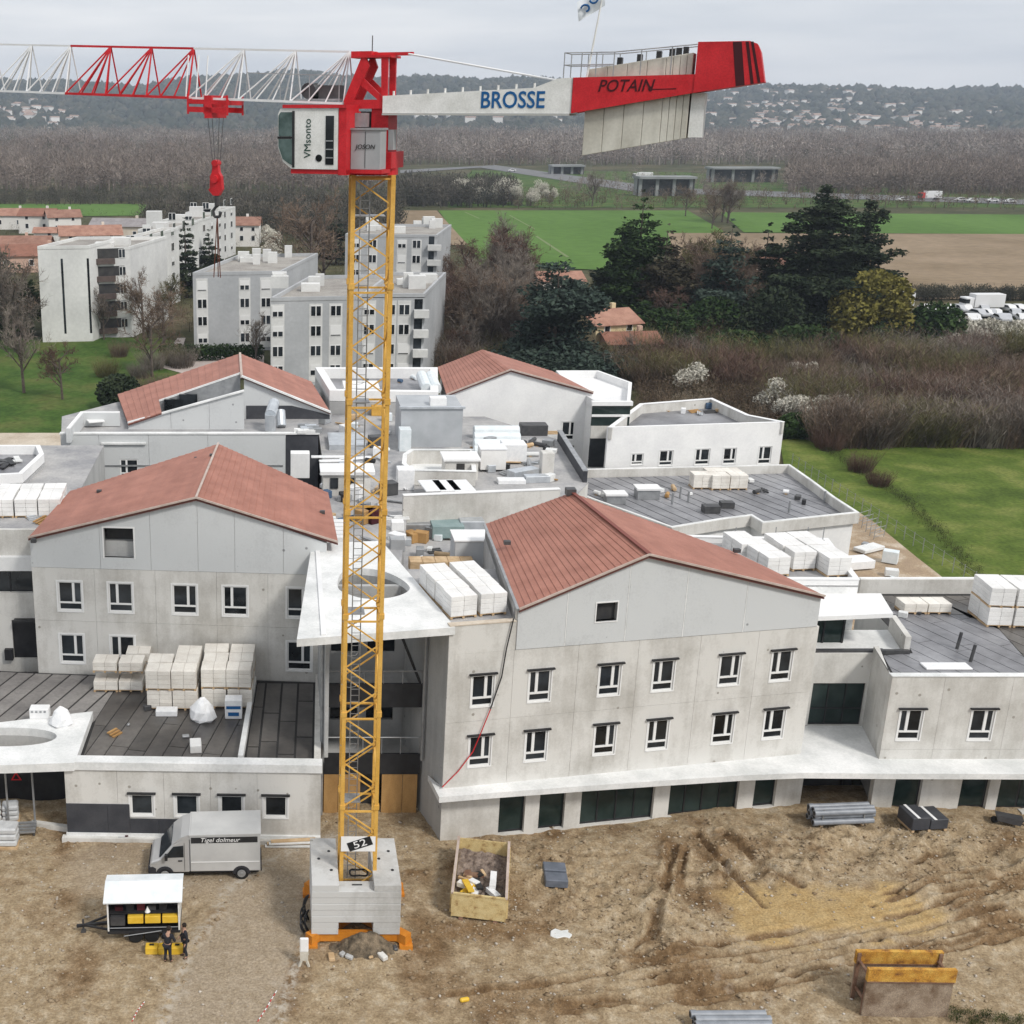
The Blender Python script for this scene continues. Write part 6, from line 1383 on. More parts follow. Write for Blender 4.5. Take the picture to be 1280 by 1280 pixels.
pipes('bundle of grey drainage pipes laid along the terrace opening', 1015, 1034, 1090, 3, 3)
pipes('bundle of grey pipes lying on gravel close to the rusty trench box', 872, 1306, 968, 2, 4)
p = GS(1160, 1040); dp = thing('panel_pallet', 'dark grey wrapped pallet of panels with white tape by the annex doors', 'pallet', (p.x, p.y+.6, p.z), .1)
for k in range(2): MB().box(-1.0+k*1.02, -.02+k*1.02, -.6, .75, .12, .85-.15*k).build('panel_stack', ANTHR, dp, local=True, bevel=.03)
for k in (0, 1): MB().box(-.75+k*.95, -.6+k*.95, -.61, .76, .855-.15*k, .87-.15*k).build('tape', WHITE, dp, local=True)
for x in (-.9, 0, .9): MB().box(x-.07, x+.07, -.6, .7, 0, .12).build('bearer', WOOD, dp, local=True)
p = GS(1262, 1034); t = thing('steel_trolley', 'dark steel barrow lying tipped on the earth by the annex glazing', 'barrow', p, -.35)
mb = MB(); mb.ext([(-.6, 0, .25), (.5, 0, .15), (.6, 0, .5), (-.7, 0, .55)], (0, .55, 0)); mb.build('tray', STEEL_D, t, local=True)
for y in (.05, .5): MB().bar((.4, y, .3), (1.1, y, .1), .05).build('handle', BLACK, t, local=True)
MB().lathe((-.7, .2, .18), (0, 1, 0), [(0, .18), (.1, .18)], 14).build('wheel', TYRE, t, local=True)
# trench box
TRB = mat('trench shield steel', (.15, .1, .065), (.33, .265, .2), 1.6, .85, fine=.3); TRY = mat('worn yellow shield paint', (.16, .07, .025), (.56, .33, .07), 1.9, .75, c3=(.45, .22, .035), fine=.35, lo=.32, hi=.62)
p = GS(1078, 1272); tb = thing('trench_box', 'rusty yellow steel trench box of two parallel plates on gravel', 'trench box', (p.x, p.y+.1, p.z), -.02)
TWd = 3.55
for y, h in ((0, 2.35), (1.15, 2.35)):
    pl = MB().box(0, TWd, y, y+.1, -.05, 1.75).build('plate', TRB, tb, local=True); MB().box(-.03, TWd+.05, y-.04, y+.14, 1.75, h).build('painted_rim', TRY, pl, local=True)
    for x in (0.0, TWd-.14): MB().box(x, x+.14, y+.1 if y == 0 else y-.1, y+.2 if y == 0 else y, 0, h-.05).build('post', RUST, pl, local=True)
    MB().box(0, TWd, y-.05, y, 1.7, 1.76).build('stiffener', RUST, pl, local=True)
for x in (.12, TWd-.12):
    for z in (.6, 1.9): MB().tube((x, .1, z), (x, 1.15, z), .07, n=8).build('strut', RUST, tb, local=True)
# bags and pallets by the left edge
for k, (x, y, s) in enumerate(((9, 1061, 1.0), (-8, 1060, 1.0), (12, 1030, .85), (-10, 1030, .85))):
    p = GS(x, y); t = thing('bag_pallet', 'pallet of grey white cement bags near the dark wall under the oval canopy', 'pallet', (p.x, p.y+.4, p.z), .08*k, 'cement bag pallets')
    for l in range(3): MB().box(-.5*s, .5*s, -.45*s, .45*s, .12+l*.36*s, .12+(l+.94)*.36*s).build('bag_layer', mat('cement bag', (.45, .46, .47), (.6, .61, .61), 2.5, .7), t, local=True, bevel=.08)
    MB().box(-.55*s, .55*s, -.5*s, .5*s, 0, .11).build('pallet', WOOD, t, local=True)
p = GS(32, 1046); t = thing('steel_pallet', 'low grey steel pallet frame next to the cement bags', 'pallet', p, .1)
for k in range(4): MB().box(-.5, .5, k*.3, k*.3+.14, .2, .28).build('slat', STEEL, t, local=True)
for x in (-.45, .4): MB().box(x, x+.08, 0, 1.05, 0, .2).build('runner', STEEL_D, t, local=True)
p = GS(700, 1168); o = MB().prism([(-.5, -.2), (-.2, -.35), (.1, -.25), (.35, -.38), (.55, -.05), (.4, .1), (.45, .3), (.1, .22), (-.15, .38), (-.4, .2)], -.05, .07).build('concrete_fragment', WHITE_S, None, bevel=.03); o.location = p; tag(o, 'flat pale concrete fragment lying on the earth below the grey crate', 'rubble')
p = GS(848, 1218); o = MB().prism([(-.5, -.1), (.45, -.22), (.55, 0), (-.3, .12)], 0, .08).build('concrete_fragment', WHITE_S, None, bevel=.02); o.location = p; tag(o, 'narrow pale slab fragment half buried along the wheel ruts', 'rubble')
p = GS(575, 1253); o = MB(); o.lathe((0, 0, 0), (1, .2, .05), [(0, .06), (.05, .1), (.35, .1), (.4, .06)], 10); o = o.build('yellow_canister', CHROME, None); o.location = p+V3(0, 0, .1); tag(o, 'small yellow canister lying on the gravel', 'canister')
for lab, ps in (('red and white barrier tape trailing along the left edge of the dirt road', ((165, 1279), (172, 1265), (181, 1254))), ('red and white barrier tape trailing along the right edge of the dirt road', ((322, 1279), (333, 1262), (346, 1240)))):
    t = thing('barrier_tape', lab, 'tape', GS(*ps[0])); q = [GS(*x)+V3(0, 0, .08) for x in ps]
    for a, b in zip(q[:-1], q[1:]):
        for k in range(6): MB().bar(a.lerp(b, k/6), a.lerp(b, (k+1)/6), .035, .01).build('tape_length', (RED, WHITE)[k % 2], t)
p = GS(335, 1062); t = thing('timber_pile', 'few pale boards stacked along the annex wall behind the van', 'timber', p)
for k in range(4): MB().obox((1.0+.1*k, .25+.1*(k % 2), .06+.09*k), (1, .03*k, 0), (-.03*k, 1, 0), (0, 0, 1), 2.3, .22, .07).build('board', WOOD if k % 2 else WHITE_S, t, local=True)
p = GS(155, 1050); t = thing('rubble_lump', 'grey lump of debris at the foot of the dark plinth', 'rubble', p); MB().obox((0, 0, .1), (1, .2, 0), (-.2, 1, 0), (0, 0, 1), .7, .3, .22).build('lump', CONC_D, t, local=True, bevel=.06); MB().obox((.2, .1, .25), (1, .5, .1), (-.5, 1, 0), (0, 0, 1), .3, .2, .1).build('red_scrap', RED_D, t, local=True)

# ------------------------------------------------------------------ apartment blocks beyond the site
RENDER_W = mat('pale apartment render', (.56, .56, .55), (.7, .7, .68), .15, .85, fine=.05); RENDER_G = mat('grey apartment render', (.36, .37, .38), (.45, .46, .47), .15, .85, fine=.05)
GRAVEL = mat('gravel roof', (.25, .23, .21), (.36, .34, .31), .3, .95, fine=.15); SHUT = mat('white roller shutter', (.72, .72, .71), rough=.5)
RSEED = random.Random(21)
_wm = {}
def win_mesh(kind, w, h):
    k = (kind, round(w, 2), round(h, 2))
    if k not in _wm:
        fr = MB(); fr.box(-w/2, w/2, -.05, .02, 0, h)
        gl = MB()
        if kind == 'open':
            for s in (-1, 1): gl.box(s*w*.25-w*.2, s*w*.25+w*.2, -.07, -.045, h*.06, h*.94)
        elif kind == 'half':
            for s in (-1, 1): gl.box(s*w*.25-w*.2, s*w*.25+w*.2, -.07, -.045, h*.06, h*.5)
        else: gl.box(-w*.45, w*.45, -.07, -.045, h*.04, h*.12)
        _wm[k] = (fr.mesh('window', SHUT), gl.mesh('pane', GLASS))
    return _wm[k]
def put_window(fac, u, z, w, h, parent, kind):
    a, b = win_mesh(kind, w, h); p = fac.P(u, z, .04); off = root_of(parent).location; rot = math.atan2(fac.u.y, fac.u.x)
    o = link('window', a, parent); o.location = p-Vector(off); o.rotation_euler = (0, 0, rot); g = link('pane', b, o); return o
def block(name, label, pts, h, m, rows, cols, wn=(1.5, 1.5), floor0=.9, fh=2.75, bands=None, group=None, roofm=None, kinds=('open', 'half', 'shut', 'open')):
    """pts: footprint, first edge is the facade towards the site (left to right), second its right-hand side"""
    c = sum((Vector(p) for p in pts), Vector((0, 0)))/len(pts); t = thing(name, label, 'apartment block', (c.x, c.y, -.5), 0, group)
    MB().prism([tuple(p) for p in pts], -.5, h).build('walls', m, t)
    MB().prism([tuple(p) for p in pts], h+.001, h+.05).build('roof', roofm or GRAVEL, t); parapet([tuple(p) for p in pts], h-.05, h+.55, .35, t, m, closed=True)
    for e, us_ in cols.items():
        fc = Fac(pts[e], pts[(e+1) % len(pts)])
        for u in us_:
            u_ = u*fc.L
            if bands: fc.slab(MB(), u_-wn[0]*.62, u_+wn[0]*.62, 0, h-.4, .002, .035).build('window_band', RENDER_W, t)
            for r in range(rows): put_window(fc, u_, floor0+r*fh, wn[0], wn[1], t, RSEED.choice(kinds))
    return t
def gx(*ps): return [G(x, y).xy for x, y in ps]
def quad(x0, x1, D, depth, skew=0.):
    a = AtY(x0, 400, D).x; b = AtY(x1, 400, D).x
    return [Vector((a, D)), Vector((b, D+skew)), Vector((b+depth*.25, D+skew+depth)), Vector((a+depth*.25, D+depth))]
hA = lambda y, D: AtY(350, y, D).z
a2 = block('apartment_block', 'grey four storey block with white window bands behind clipped hedge', quad(242, 352, 196, 26, 2), hA(345, 196), RENDER_G, 4, {0: (.1, .58, .82)}, bands=True)
a3 = block('apartment_block', 'grey four storey block with paired window bands directly behind the far red roofs', quad(338, 452, 170, 24, 1.5), hA(377, 170), RENDER_G, 4, {0: (.08, .5, .72)}, bands=True)
q5 = quad(452, 530, 172, 24, 0)
a5 = block('apartment_block', 'grey block with stacked white balconies adjoining the paired window block', q5, hA(372, 172), RENDER_G, 4, {0: (.12, .45, .68)}, bands=True)
fb5 = Fac(q5[0], q5[1])
for r in range(4): 
    z = .9+r*2.75; bb = fb5.slab(MB(), fb5.L*.83, fb5.L+.6, z-.3, z+.75, -.1, .9).build('balcony', RENDER_W, a5); fb5.slab(MB(), fb5.L*.84, fb5.L*.97, z+.8, z+2.2, .001, .02).build('balcony_door', GLASS, bb)
a6 = block('apartment_block', 'pale grey rear block with rooftop vents, half hidden by the mast', quad(430, 541, 235, 22, -2), hA(296, 235), RENDER_G, 5, {0: (.12, .3, .62, .78)}, bands=True)
f6 = Fac(*quad(430, 541, 235, 22, -2)[:2])
for r in range(5):
    z = .9+r*2.75; bb = f6.slab(MB(), f6.L*.9, f6.L+.8, z-.3, z+.7, -.1, .9).build('balcony', RENDER_W, a6); f6.slab(MB(), f6.L*.91, f6.L*.97, z+.75, z+2.2, .001, .02).build('balcony_door', GLASS, bb)
for blk, x0, x1, y, n in ((a2, 300, 365, 325, 9), (a3, 345, 430, 362, 6), (a6, 450, 550, 286, 11), (a5, 470, 540, 355, 6)):
    z = blk.location; hh = max((blk.matrix_world.translation.z, 0)); top = {a2: hA(345, 196), a3: hA(377, 170), a6: hA(296, 235), a5: hA(372, 172)}[blk]
    for k in range(n):
        p = G(RSEED.uniform(x0, x1), y+RSEED.uniform(-6, 6), top); s = RSEED.uniform(.5, 1.4); MB().box(p.x-s, p.x+s, p.y-s*.7, p.y+s*.7, top, top+RSEED.uniform(.8, 2.2)).build('roof_vent', RENDER_W, blk)
# white stepped block at the left
w0 = quad(52, 114, 204, 16, 1.0); hw = hA(312, 204)
b1 = block('apartment_block', 'white five storey block with blank gable and dark slits, left of the grey ones', w0, hw, RENDER_W, 5, {})
fw0 = Fac(w0[0], w0[1])
for u in (.46, .97): fw0.slab(MB(), u*fw0.L-.18, u*fw0.L+.18, 1, hw-1.5, .002, .02).build('stair_slit', GLASS, b1)
w1 = quad(114, 164, 208, 18, 2); b2 = block('apartment_block', 'white five storey section with recessed brown balconies beside the blank gable', w1, hA(314, 208), RENDER_W, 5, {})
fw1 = Fac(w1[0], w1[1])
for r in range(5):
    z = .3+r*2.9; fw1.slab(MB(), .2*fw1.L, .85*fw1.L, z+.9, z+2.5, .001, .02).build('balcony_opening', DARK, b2); fw1.slab(MB(), .15*fw1.L, .62*fw1.L, z, z+.9, .0, .6).build('balcony', mat('brown balcony panel', (.08, .06, .055), (.12, .09, .08), 1), b2)
    put_window(fw1, .8*fw1.L, z+.9, 1.1, 1.5, b2, 'open'); put_window(fw1, .07*fw1.L, z+.9, .8, 1.5, b2, 'open')
for k, (x0, x1, D, yt_) in enumerate(((160, 182, 232, 300), (176, 212, 255, 290), (205, 250, 285, 278), (235, 268, 318, 268))):
    qd = quad(x0, x1, D, 20, 0); block('apartment_block', ('white stepped section with tall windows next to the brown balconies', 'white stepped section with wide dark loggia behind the tall windowed part', 'white stepped section behind the dark conifer', 'white farthest stepped section beside the small red roofed house')[k], qd, hA(yt_, D), RENDER_W, 5, {0: (.3, .75), 1: (.2, .5, .8)}, wn=(1.6, 1.6), fh=2.9, kinds=('open', 'open', 'half'), floor0=1.2)
    for j in range(4): pass
for k in range(22):
    p = G(RSEED.uniform(110, 270), 0, 0) if False else None
for x, y, D in ((192, 268, 270), (200, 282, 262), (245, 262, 300), (262, 258, 322), (256, 264, 322), (225, 272, 292), (85, 318, 210), (130, 308, 214), (150, 302, 216)):
    p = AtY(x, y, D); o = MB().box(p.x-1.6, p.x+1.6, D, D+2.5, p.z-3, p.z+.6).build('roof_stair_house', RENDER_W); tag(o, 'white roof-top stair housing on the stepped white blocks', 'housing', 'stair housings on the white blocks')
hd = thing('clipped_hedge', 'dark clipped hedge at the foot of the grey block', 'hedge', G(255, 448))
# ------------------------------------------------------------------ houses
TERRA = [mat('terracotta tiles', (.24, .12, .085), (.36, .2, .145), .6, .8, fine=.1, rnd=.15), mat('brown tiles', (.2, .09, .06), (.28, .13, .09), .6, .8, fine=.1)]
HW = [mat('cream house wall', (.6, .52, .43), (.7, .63, .54), .3, .9), mat('white house wall', (.66, .64, .6), (.74, .72, .69), .3, .9), mat('pink house wall', (.55, .36, .28), (.6, .42, .33), .3, .9)]
def house(label, px, py, w, d, h, rot, wm, rm, wins=2, group=None):
    p = G(px, py); t = thing('house', label, 'house', (p.x, p.y, -.5), rot, group)
    MB().box(-w/2, w/2, 0, d, 0, h+.5).build('wall', wm, t, local=True)
    rh = h+.5+d*.22; e = .5
    MB().ext([(-w/2-e, -e, h+.42), (-w/2-e, d/2, rh), (-w/2-e, d+e, h+.42), (-w/2-e, d+e, h+.32), (-w/2-e, d/2, rh-.2), (-w/2-e, -e, h+.32)], (w+2*e, 0, 0)).build('roof', rm, t, local=True)
    MB().ext([(-w/2, .02, h+.5), (-w/2, d-.02, h+.5), (-w/2, d/2, rh-.25)], (w, 0, 0)).build('gable', wm, t, local=True)
    MB().box(w*.2, w*.2+.7, d*.55, d*.55+.7, rh-1, rh+.7).build('chimney', wm, t, local=True)
    for k in range(wins):
        x = -w/2+(k+.5)*w/wins; f = MB().box(x-.6, x+.6, -.06, .02, 1.6, 3.1).build('window', SHUT, t, local=True); MB().box(x-.45, x+.45, -.09, -.06, 1.7, 3.0).build('pane', GLASS, f, local=True)
        if h > 4.5: f = MB().box(x-.55, x+.55, -.06, .02, 4.3, 5.5).build('window', SHUT, t, local=True); MB().box(x-.42, x+.42, -.09, -.06, 4.4, 5.4).build('pane', GLASS, f, local=True)
    return t
house('cream house with long terracotta roof behind the white apartment block', 115, 318, 16, 10, 5, .2, HW[0], TERRA[0], 3)
house('white house with brown roof and pale gable at the village edge', 45, 290, 11, 9, 5, -.1, HW[1], TERRA[1], 2)
house('long pink house under faded terracotta tiles, left of the white block', 8, 322, 22, 9, 3.2, .05, HW[2], TERRA[0], 3)
house('low house with dark brown roof next to the white block', 40, 338, 18, 10, 3.5, .1, HW[2], TERRA[1], 3)
house('small white house with tiled roof among village gardens', 82, 292, 10, 9, 5, .3, HW[1], TERRA[0], 2)
house('terracotta roofed house at the outer edge of the village', 12, 285, 12, 9, 4, 0, HW[1], TERRA[0], 2)
house('grey roofed long barn behind the cream house', 150, 300, 18, 9, 4, -.15, HW[0], mat('grey tiles', (.22, .2, .2), (.3, .28, .28), .6, .85), 2)
house('white two storey house with red roof beside the crane hook', 295, 306, 13, 9, 5.5, -.05, HW[1], TERRA[0], 4)
house('low white garage with flat pitched roof in the village', 62, 302, 9, 6, 2.6, 0, HW[1], TERRA[0], 1)
house('yellow house with pinkish tiled roof nestled under the conifers', 770, 445, 8, 8, 5, .35, mat('yellow house wall', (.6, .5, .3), (.68, .57, .36), .3, .9), TERRA[0], 2)
house('low brown annex house below the yellow one', 792, 452, 8, 6, 2.8, .1, HW[2], TERRA[1], 2)
house('far red roofed cottage amid the bare trees', 702, 372, 9, 7, 3.4, .1, HW[1], TERRA[0], 2)
house('orange roofed house almost hidden by the big cedar', 985, 352, 12, 9, 4, 0, HW[0], TERRA[0], 3)

# ------------------------------------------------------------------ cars and lorries
def make_car(name, label, col, loc, rot, kind='car', group=None):
    t = thing(name, label, 'car' if kind == 'car' else kind, loc, rot, group)
    if kind == 'car':
        MB().ext([(-2.1, -.8, .35), (-2.1, -.8, .8), (-1.2, -.8, .92), (-.6, -.8, 1.42), (1.0, -.8, 1.45), (1.8, -.8, .98), (2.1, -.8, .9), (2.1, -.8, .35)], (0, 1.6, 0)).build('body', col, t, local=True, bevel=.08)
        MB().ext([(-1.1, -.82, .95), (-.55, -.82, 1.36), (.95, -.82, 1.38), (1.6, -.82, .98)], (0, 1.64, 0)).build('window', GLASS, t, local=True)
        wx = (-1.3, 1.3)
    else:
        MB().box(-3, 2.9, -1.15, 1.15, .8, 3.3).build('box_body', col, t, local=True, bevel=.05); MB().box(-4.8, -3.1, -1.1, 1.1, .6, 2.7).build('cab', mat('lorry cab', (.5, .05, .04)) if kind == 'lorry' else col, t, local=True, bevel=.1)
        MB().box(-4.82, -4.0, -1.12, 1.12, 1.6, 2.4).build('window', GLASS, t, local=True); wx = (-3.9, 1.2, 2.2)
    for x in wx:
        for s in (-1, 1): w = MB(); w.lathe((x, s*.62, .33), (0, s, 0), [(0, .33), (.2, .33)], 12); w.build('wheel', TYRE, t, local=True)
    return t
CARC = [mat('white car paint', (.7, .7, .7), rough=.35), mat('silver car paint', (.45, .46, .48), rough=.35), mat('dark car paint', (.04, .045, .06), rough=.3)]
cw = make_car('parked_car', 'white car parked beside the rear grey block', CARC[0], G(562, 366)+V3(0, 0, -.45), .3); cs = make_car('parked_car', 'silver grey car parked beside the white one at the rear grey block', CARC[1], G(575, 366)+V3(0, 0, -.45), .3)
rs_ = random.Random(77)
for k in range(26):
    x = 1150+k*5.6+rs_.uniform(-2, 2); y = 396+rs_.choice((-9, -3, 3)); r = rs_.choice((cw, cw, cs))
    dup(r, G(x, y)+V3(0, 0, -.45), rs_.uniform(1.2, 1.8), 'white or silver car in the crowded car park beyond the blossom trees', 'cars in the car park')
for k, (x, y, lab) in enumerate(((1120, 384, 'white box lorry with dark cab parked beside the ploughed field'), (1232, 386, 'long white box lorry parked at the ploughed field edge'))):
    make_car('box_lorry', lab, CARC[0], G(x, y)+V3(0, 0, -.4), .05, 'truck')
make_car('motorway_lorry', 'red and white lorry on the far motorway', CARC[0], G(1165, 249)+V3(0, 0, -.2), 0, 'lorry').scale = (1.2, 1.1, 1.1)
make_car('motorway_lorry', 'white lorry on the motorway by the grey overpass', CARC[0], G(806, 224)+V3(0, 0, -.2), 0, 'truck').scale = (1.4, 1.2, 1.2)
for k, (x, y) in enumerate(((640, 214), (1128, 251), (1200, 251), (1215, 252), (1240, 252), (1262, 253), (800, 242), (900, 245))): dup(cw, G(x, y)+V3(0, 0, -.2), 0, 'small pale car driving on the far motorway', 'cars on the motorway', 1.15)
# motorway bridges
BRG = mat('bridge concrete', (.2, .21, .21), (.28, .29, .29), .1, .9)
for lab, x0, x1, y, D in (('low grey motorway overpass with dark openings', 800, 872, 223, 575), ('long grey bridge in front of the winter wood', 890, 976, 211, 690), ('short grey bridge on the motorway embankment', 690, 732, 208, 780)):
    a, b = AtY(x0, y, D), AtY(x1, y, D); t = thing('road_bridge', lab, 'bridge', (a.x, D, -.5))
    MB().box(a.x, b.x, D, D+12, a.z-.3, a.z+.7).build('deck', BRG, t)
    for k in range(4): x = a.x+(b.x-a.x)*(k+.15)/3.4; MB().box(x-.7, x+.7, D+2, D+11, -.5, a.z-.3).build('pier', BRG, t)
    MB().box(a.x, b.x, D+3.2, D+3.6, -.5, a.z-.3).build('dark_backing', DARK, t)  # near-black sheet behind the piers, standing in for shade under the deck

# ------------------------------------------------------------------ vegetation
BARK = mat('bark', (.07, .055, .045), (.13, .105, .09), 2, .95)
def twigm(n, a, b): return mat(n, a, b, .25, .95, rnd=.18, spec=.05)
TW = {'brown': twigm('brown twigs', (.1, .072, .054), (.21, .155, .115)), 'grey': twigm('grey twigs', (.12, .1, .085), (.26, .225, .19)), 'purple': twigm('reddish twigs', (.085, .052, .042), (.17, .11, .085)), 'willow': twigm('yellow willow twigs', (.15, .13, .03), (.27, .23, .06)),
      'olive': twigm('olive twigs', (.08, .078, .035), (.17, .155, .07))}
LEAF = {'dark': mat('dark conifer needles', (.012, .022, .012), (.046, .06, .032), .5, .9, rnd=.15, spec=.1), 'blue': mat('blue conifer needles', (.025, .042, .034), (.066, .09, .07), .5, .9, rnd=.15, spec=.1), 'green': mat('evergreen leaves', (.015, .035, .01), (.05, .08, .028), .6, .9, rnd=.2, spec=.1), 'blossom': mat('white blossom', (.42, .4, .34), (.66, .63, .55), 1.2, .9, rnd=.08, spec=.1)}
def bare_mesh(seed, h, spread, depth=4, twig_w=.05, upright=.5, stem=.25, nchild=4, start=.25, wts=1.):
    rn = random.Random(seed); tv = []; mbT = MB(); tri = []
    def rec(p, d, L, r, lev):
        q = p+d*L
        if lev <= 1: mbT.tube(p, q, r, r*.6, n=5 if lev == 0 else 4, cap=False)
        else:
            s = d.orthogonal().normalized(); s.rotate(Matrix.Rotation(rn.uniform(0, 6.28), 3, d)); w = max(r, twig_w*(.5 if lev >= depth else .8)); tri.append((p-s*w, p+s*w, q))
        if lev >= depth: return
        n = nchild+(2 if lev == 0 else 0)+rn.randint(0, 1)
        for k in range(n):
            f = start+(1-start)*(k+rn.random())/n if lev == 0 else rn.uniform(.2, 1)
            o = d.orthogonal().normalized(); o.rotate(Matrix.Rotation(rn.uniform(0, 6.28), 3, d)); nd = (d*upright+o*spread+V3(0, 0, .28)).normalized()
            rec(p+d*L*f, nd, L*rn.uniform(.42, .68)*(1.05-.35*f if lev == 0 else 1), r*.5, lev+1)
    rec(V3(0, 0, 0), V3(rn.uniform(-.06, .06), rn.uniform(-.06, .06), 1).normalized(), h*.62, h*.016+.05, 0)
    cm = MB()
    for a, b, c in tri: cm.add([a, b, c], [(0, 1, 2)])
    return mbT, cm
def shrub_mesh(seed, h, w, n, twig_w=.06, leaf=None):
    rn = random.Random(seed); cm = MB()
    for k in range(n):
        a = rn.uniform(0, 6.28); r0 = rn.random()**.5*w*.35; p = V3(r0*math.cos(a), r0*math.sin(a), 0); a2 = a+rn.uniform(-1, 1); sp = rn.uniform(0, .55); L = h*rn.uniform(.55, 1.05)
        q = p+V3(math.cos(a2)*sp*L*w/h, math.sin(a2)*sp*L*w/h, L*rn.uniform(.75, 1)); s = V3(rn.uniform(-1, 1), rn.uniform(-1, 1), 0).normalized()*twig_w*rn.uniform(.6, 1.3)
        cm.add([p-s, p+s, q], [(0, 1, 2)])
        for j in range(3):
            f = rn.uniform(.3, .95); m_ = p.lerp(q, f); e = m_+V3(rn.uniform(-1, 1), rn.uniform(-1, 1), rn.uniform(.2, 1))*h*.2; cm.add([m_-s*.6, m_+s*.6, e], [(0, 1, 2)])
    return cm
def leaf_cloud(seed, blobs, n, size, flat=.35):
    rn = np.random.RandomState(seed); B = np.array(blobs, float); wv = B[:, 3]*B[:, 4]*B[:, 5]; idx = rn.choice(len(B), n, p=wv/wv.sum())
    d = rn.normal(size=(n, 3)); d /= np.linalg.norm(d, axis=1)[:, None]; r = rn.rand(n)**.42
    c = B[idx, :3]+d*r[:, None]*B[idx, 3:6]
    u = rn.normal(size=(n, 3)); u[:, 2] *= flat; u /= np.linalg.norm(u, axis=1)[:, None]; v = rn.normal(size=(n, 3)); v[:, 2] *= flat; v -= u*(u*v).sum(1)[:, None]; v /= np.linalg.norm(v, axis=1)[:, None]+1e-9
    s = size*(.6+.8*rn.rand(n, 1)); Vv = np.stack([c-u*s, c+v*s*.55, c+u*s, c-v*s*.55], 1)
    return Vv.reshape(-1, 3), np.arange(n*4).reshape(-1, 4)
def tree_thing(name, label, cat, trunk, crown, tm, cm, loc, rot, sc, group=None):
    t = thing(name, label, cat, loc, rot, group); t.scale = (sc,)*3 if not hasattr(sc, '__len__') else sc
    if trunk is not None: link('trunk', trunk, t)
    link('crown', crown, t); return t
BT = {}
for k, (cn, h, sp, up) in enumerate((('brown', 13, .75, .5), ('grey', 14, .6, .6), ('purple', 11, .85, .5), ('grey', 9, .9, .45), ('willow', 10, .8, .5), ('olive', 11, .8, .5))):
    mt, mc = bare_mesh(30+k, h, sp, depth=4, twig_w=.06, upright=up, nchild=6)
    BT[k] = (mt.mesh('trunk', BARK), mc.mesh('crown', TW[cn]), h)
def G0(px, py): p = G(px, py, -.45); return p
def bare(k, px, py, hm, label, group=None, name='bare_tree'):
    tr_, cr2, h = BT[k]; s = hm/h; return tree_thing(name, label, 'tree', tr_, cr2, None, None, G0(px, py), (px*1.7) % 6.28, s, group)
# conifers
def tier_blobs(h, r, n, seed, base=.12, irregular=.3, fl=.22):
    rn = random.Random(seed); bl = []
    for k in range(n):
        f = base+(1-base)*k/(n-1); rr_ = r*(1-f)**(.55 if irregular > .35 else .8)*(1+rn.uniform(-irregular, irregular))+.25; m_ = max(3, int(rr_*1.8))
        for j in range(m_):
            a = rn.uniform(0, 6.28); q_ = rr_*rn.uniform(.45, .8); s = rr_*.42+.2; bl.append((q_*math.cos(a), q_*math.sin(a), h*f, s, s, max(.3, s*fl*2)))
    return bl
def conifer(name, label, px, py, h, r, lm, seed, n=7000, size=.42, tiers=16, irregular=.3, flatb=.3, fl=.22):
    p = G0(px, py); t = thing(name, label, 'tree', p, 0)
    MB().tube((0, 0, 0), (0, 0, h*.93), h*.018+.08, .05, n=7).build('trunk', BARK, t, local=True)
    Vv, Ff = leaf_cloud(seed, tier_blobs(h, r, tiers, seed, irregular=irregular, fl=fl), n, size, flatb); link('crown', np_mesh('crown', Vv, Ff, lm), t); return t
def cedar(label, px, py, h, r, seed, n):
    rn = random.Random(seed); p = G0(px, py); t = thing('cedar_tree', label, 'tree', p, 0); tk = MB(); tk.tube((0, 0, 0), (0, 0, h*.92), .55, .08, n=8); bl = []
    for k in range(15):
        f = .16+.84*k/14; rr_ = r*(1-f)**.6*rn.uniform(.75, 1.15)+.6; m_ = max(4, int(rr_*1.5)); z = h*f
        for j in range(m_):
            a = rn.uniform(0, 6.28); q_ = rr_*rn.uniform(.35, .95); s_ = 1.0+rr_*.2; zz = z+rn.uniform(-.5, .5)-q_*.05; bl.append((q_*math.cos(a), q_*math.sin(a), zz, s_, s_, .55+.05*s_))
            if j % 2 == 0: tk.tube((0, 0, z-.3), (q_*math.cos(a), q_*math.sin(a), zz-.2), .14, .04, n=4)
        bl.append((0, 0, z, rr_*.5, rr_*.5, h*.04))
    tk.build('trunk', BARK, t, local=True); Vv, Ff = leaf_cloud(seed, bl, n, .34, .3); link('crown', np_mesh('crown', Vv, Ff, LEAF['dark']), t)
cedar('huge dark cedar with flat spreading tiers beside the yellow willow', 1010, 428, 24.5, 12.5, 1, 52000)
cedar('dark cedar leaning out behind the huge one over the field', 1066, 422, 22, 8, 2, 26000)
conifer('conifer_tree', 'tall dense conifer at the edge of the green crop field', 790, 420, 24, 8, LEAF['green'], 3, 34000, .36, 17, .25)
conifer('conifer_tree', 'brownish green conifer in front of the tall dense one', 822, 425, 19, 7, mat('brownish conifer needles', (.03, .026, .014), (.07, .06, .035), .5, .9), 4, 24000, .36, 15, .25)
conifer('conifer_tree', 'blue grey fir standing between the cedar and the bare trees', 900, 430, 20, 6.5, LEAF['blue'], 5, 24000, .34, 16, .3, .25)
conifer('conifer_tree', 'broad blue green conifer behind the white gable', 690, 470, 17, 9, LEAF['blue'], 6, 36000, .36, 13, .45)
conifer('conifer_tree', 'small green cone shaped conifer below the tall conifers', 842, 447, 9, 5, LEAF['green'], 7, 9000, .3, 10, .25)
conifer('conifer_tree', 'dark slim conifer between white apartment blocks', 233, 372, 16, 4.2, LEAF['dark'], 8, 9000, .33, 13, .3)
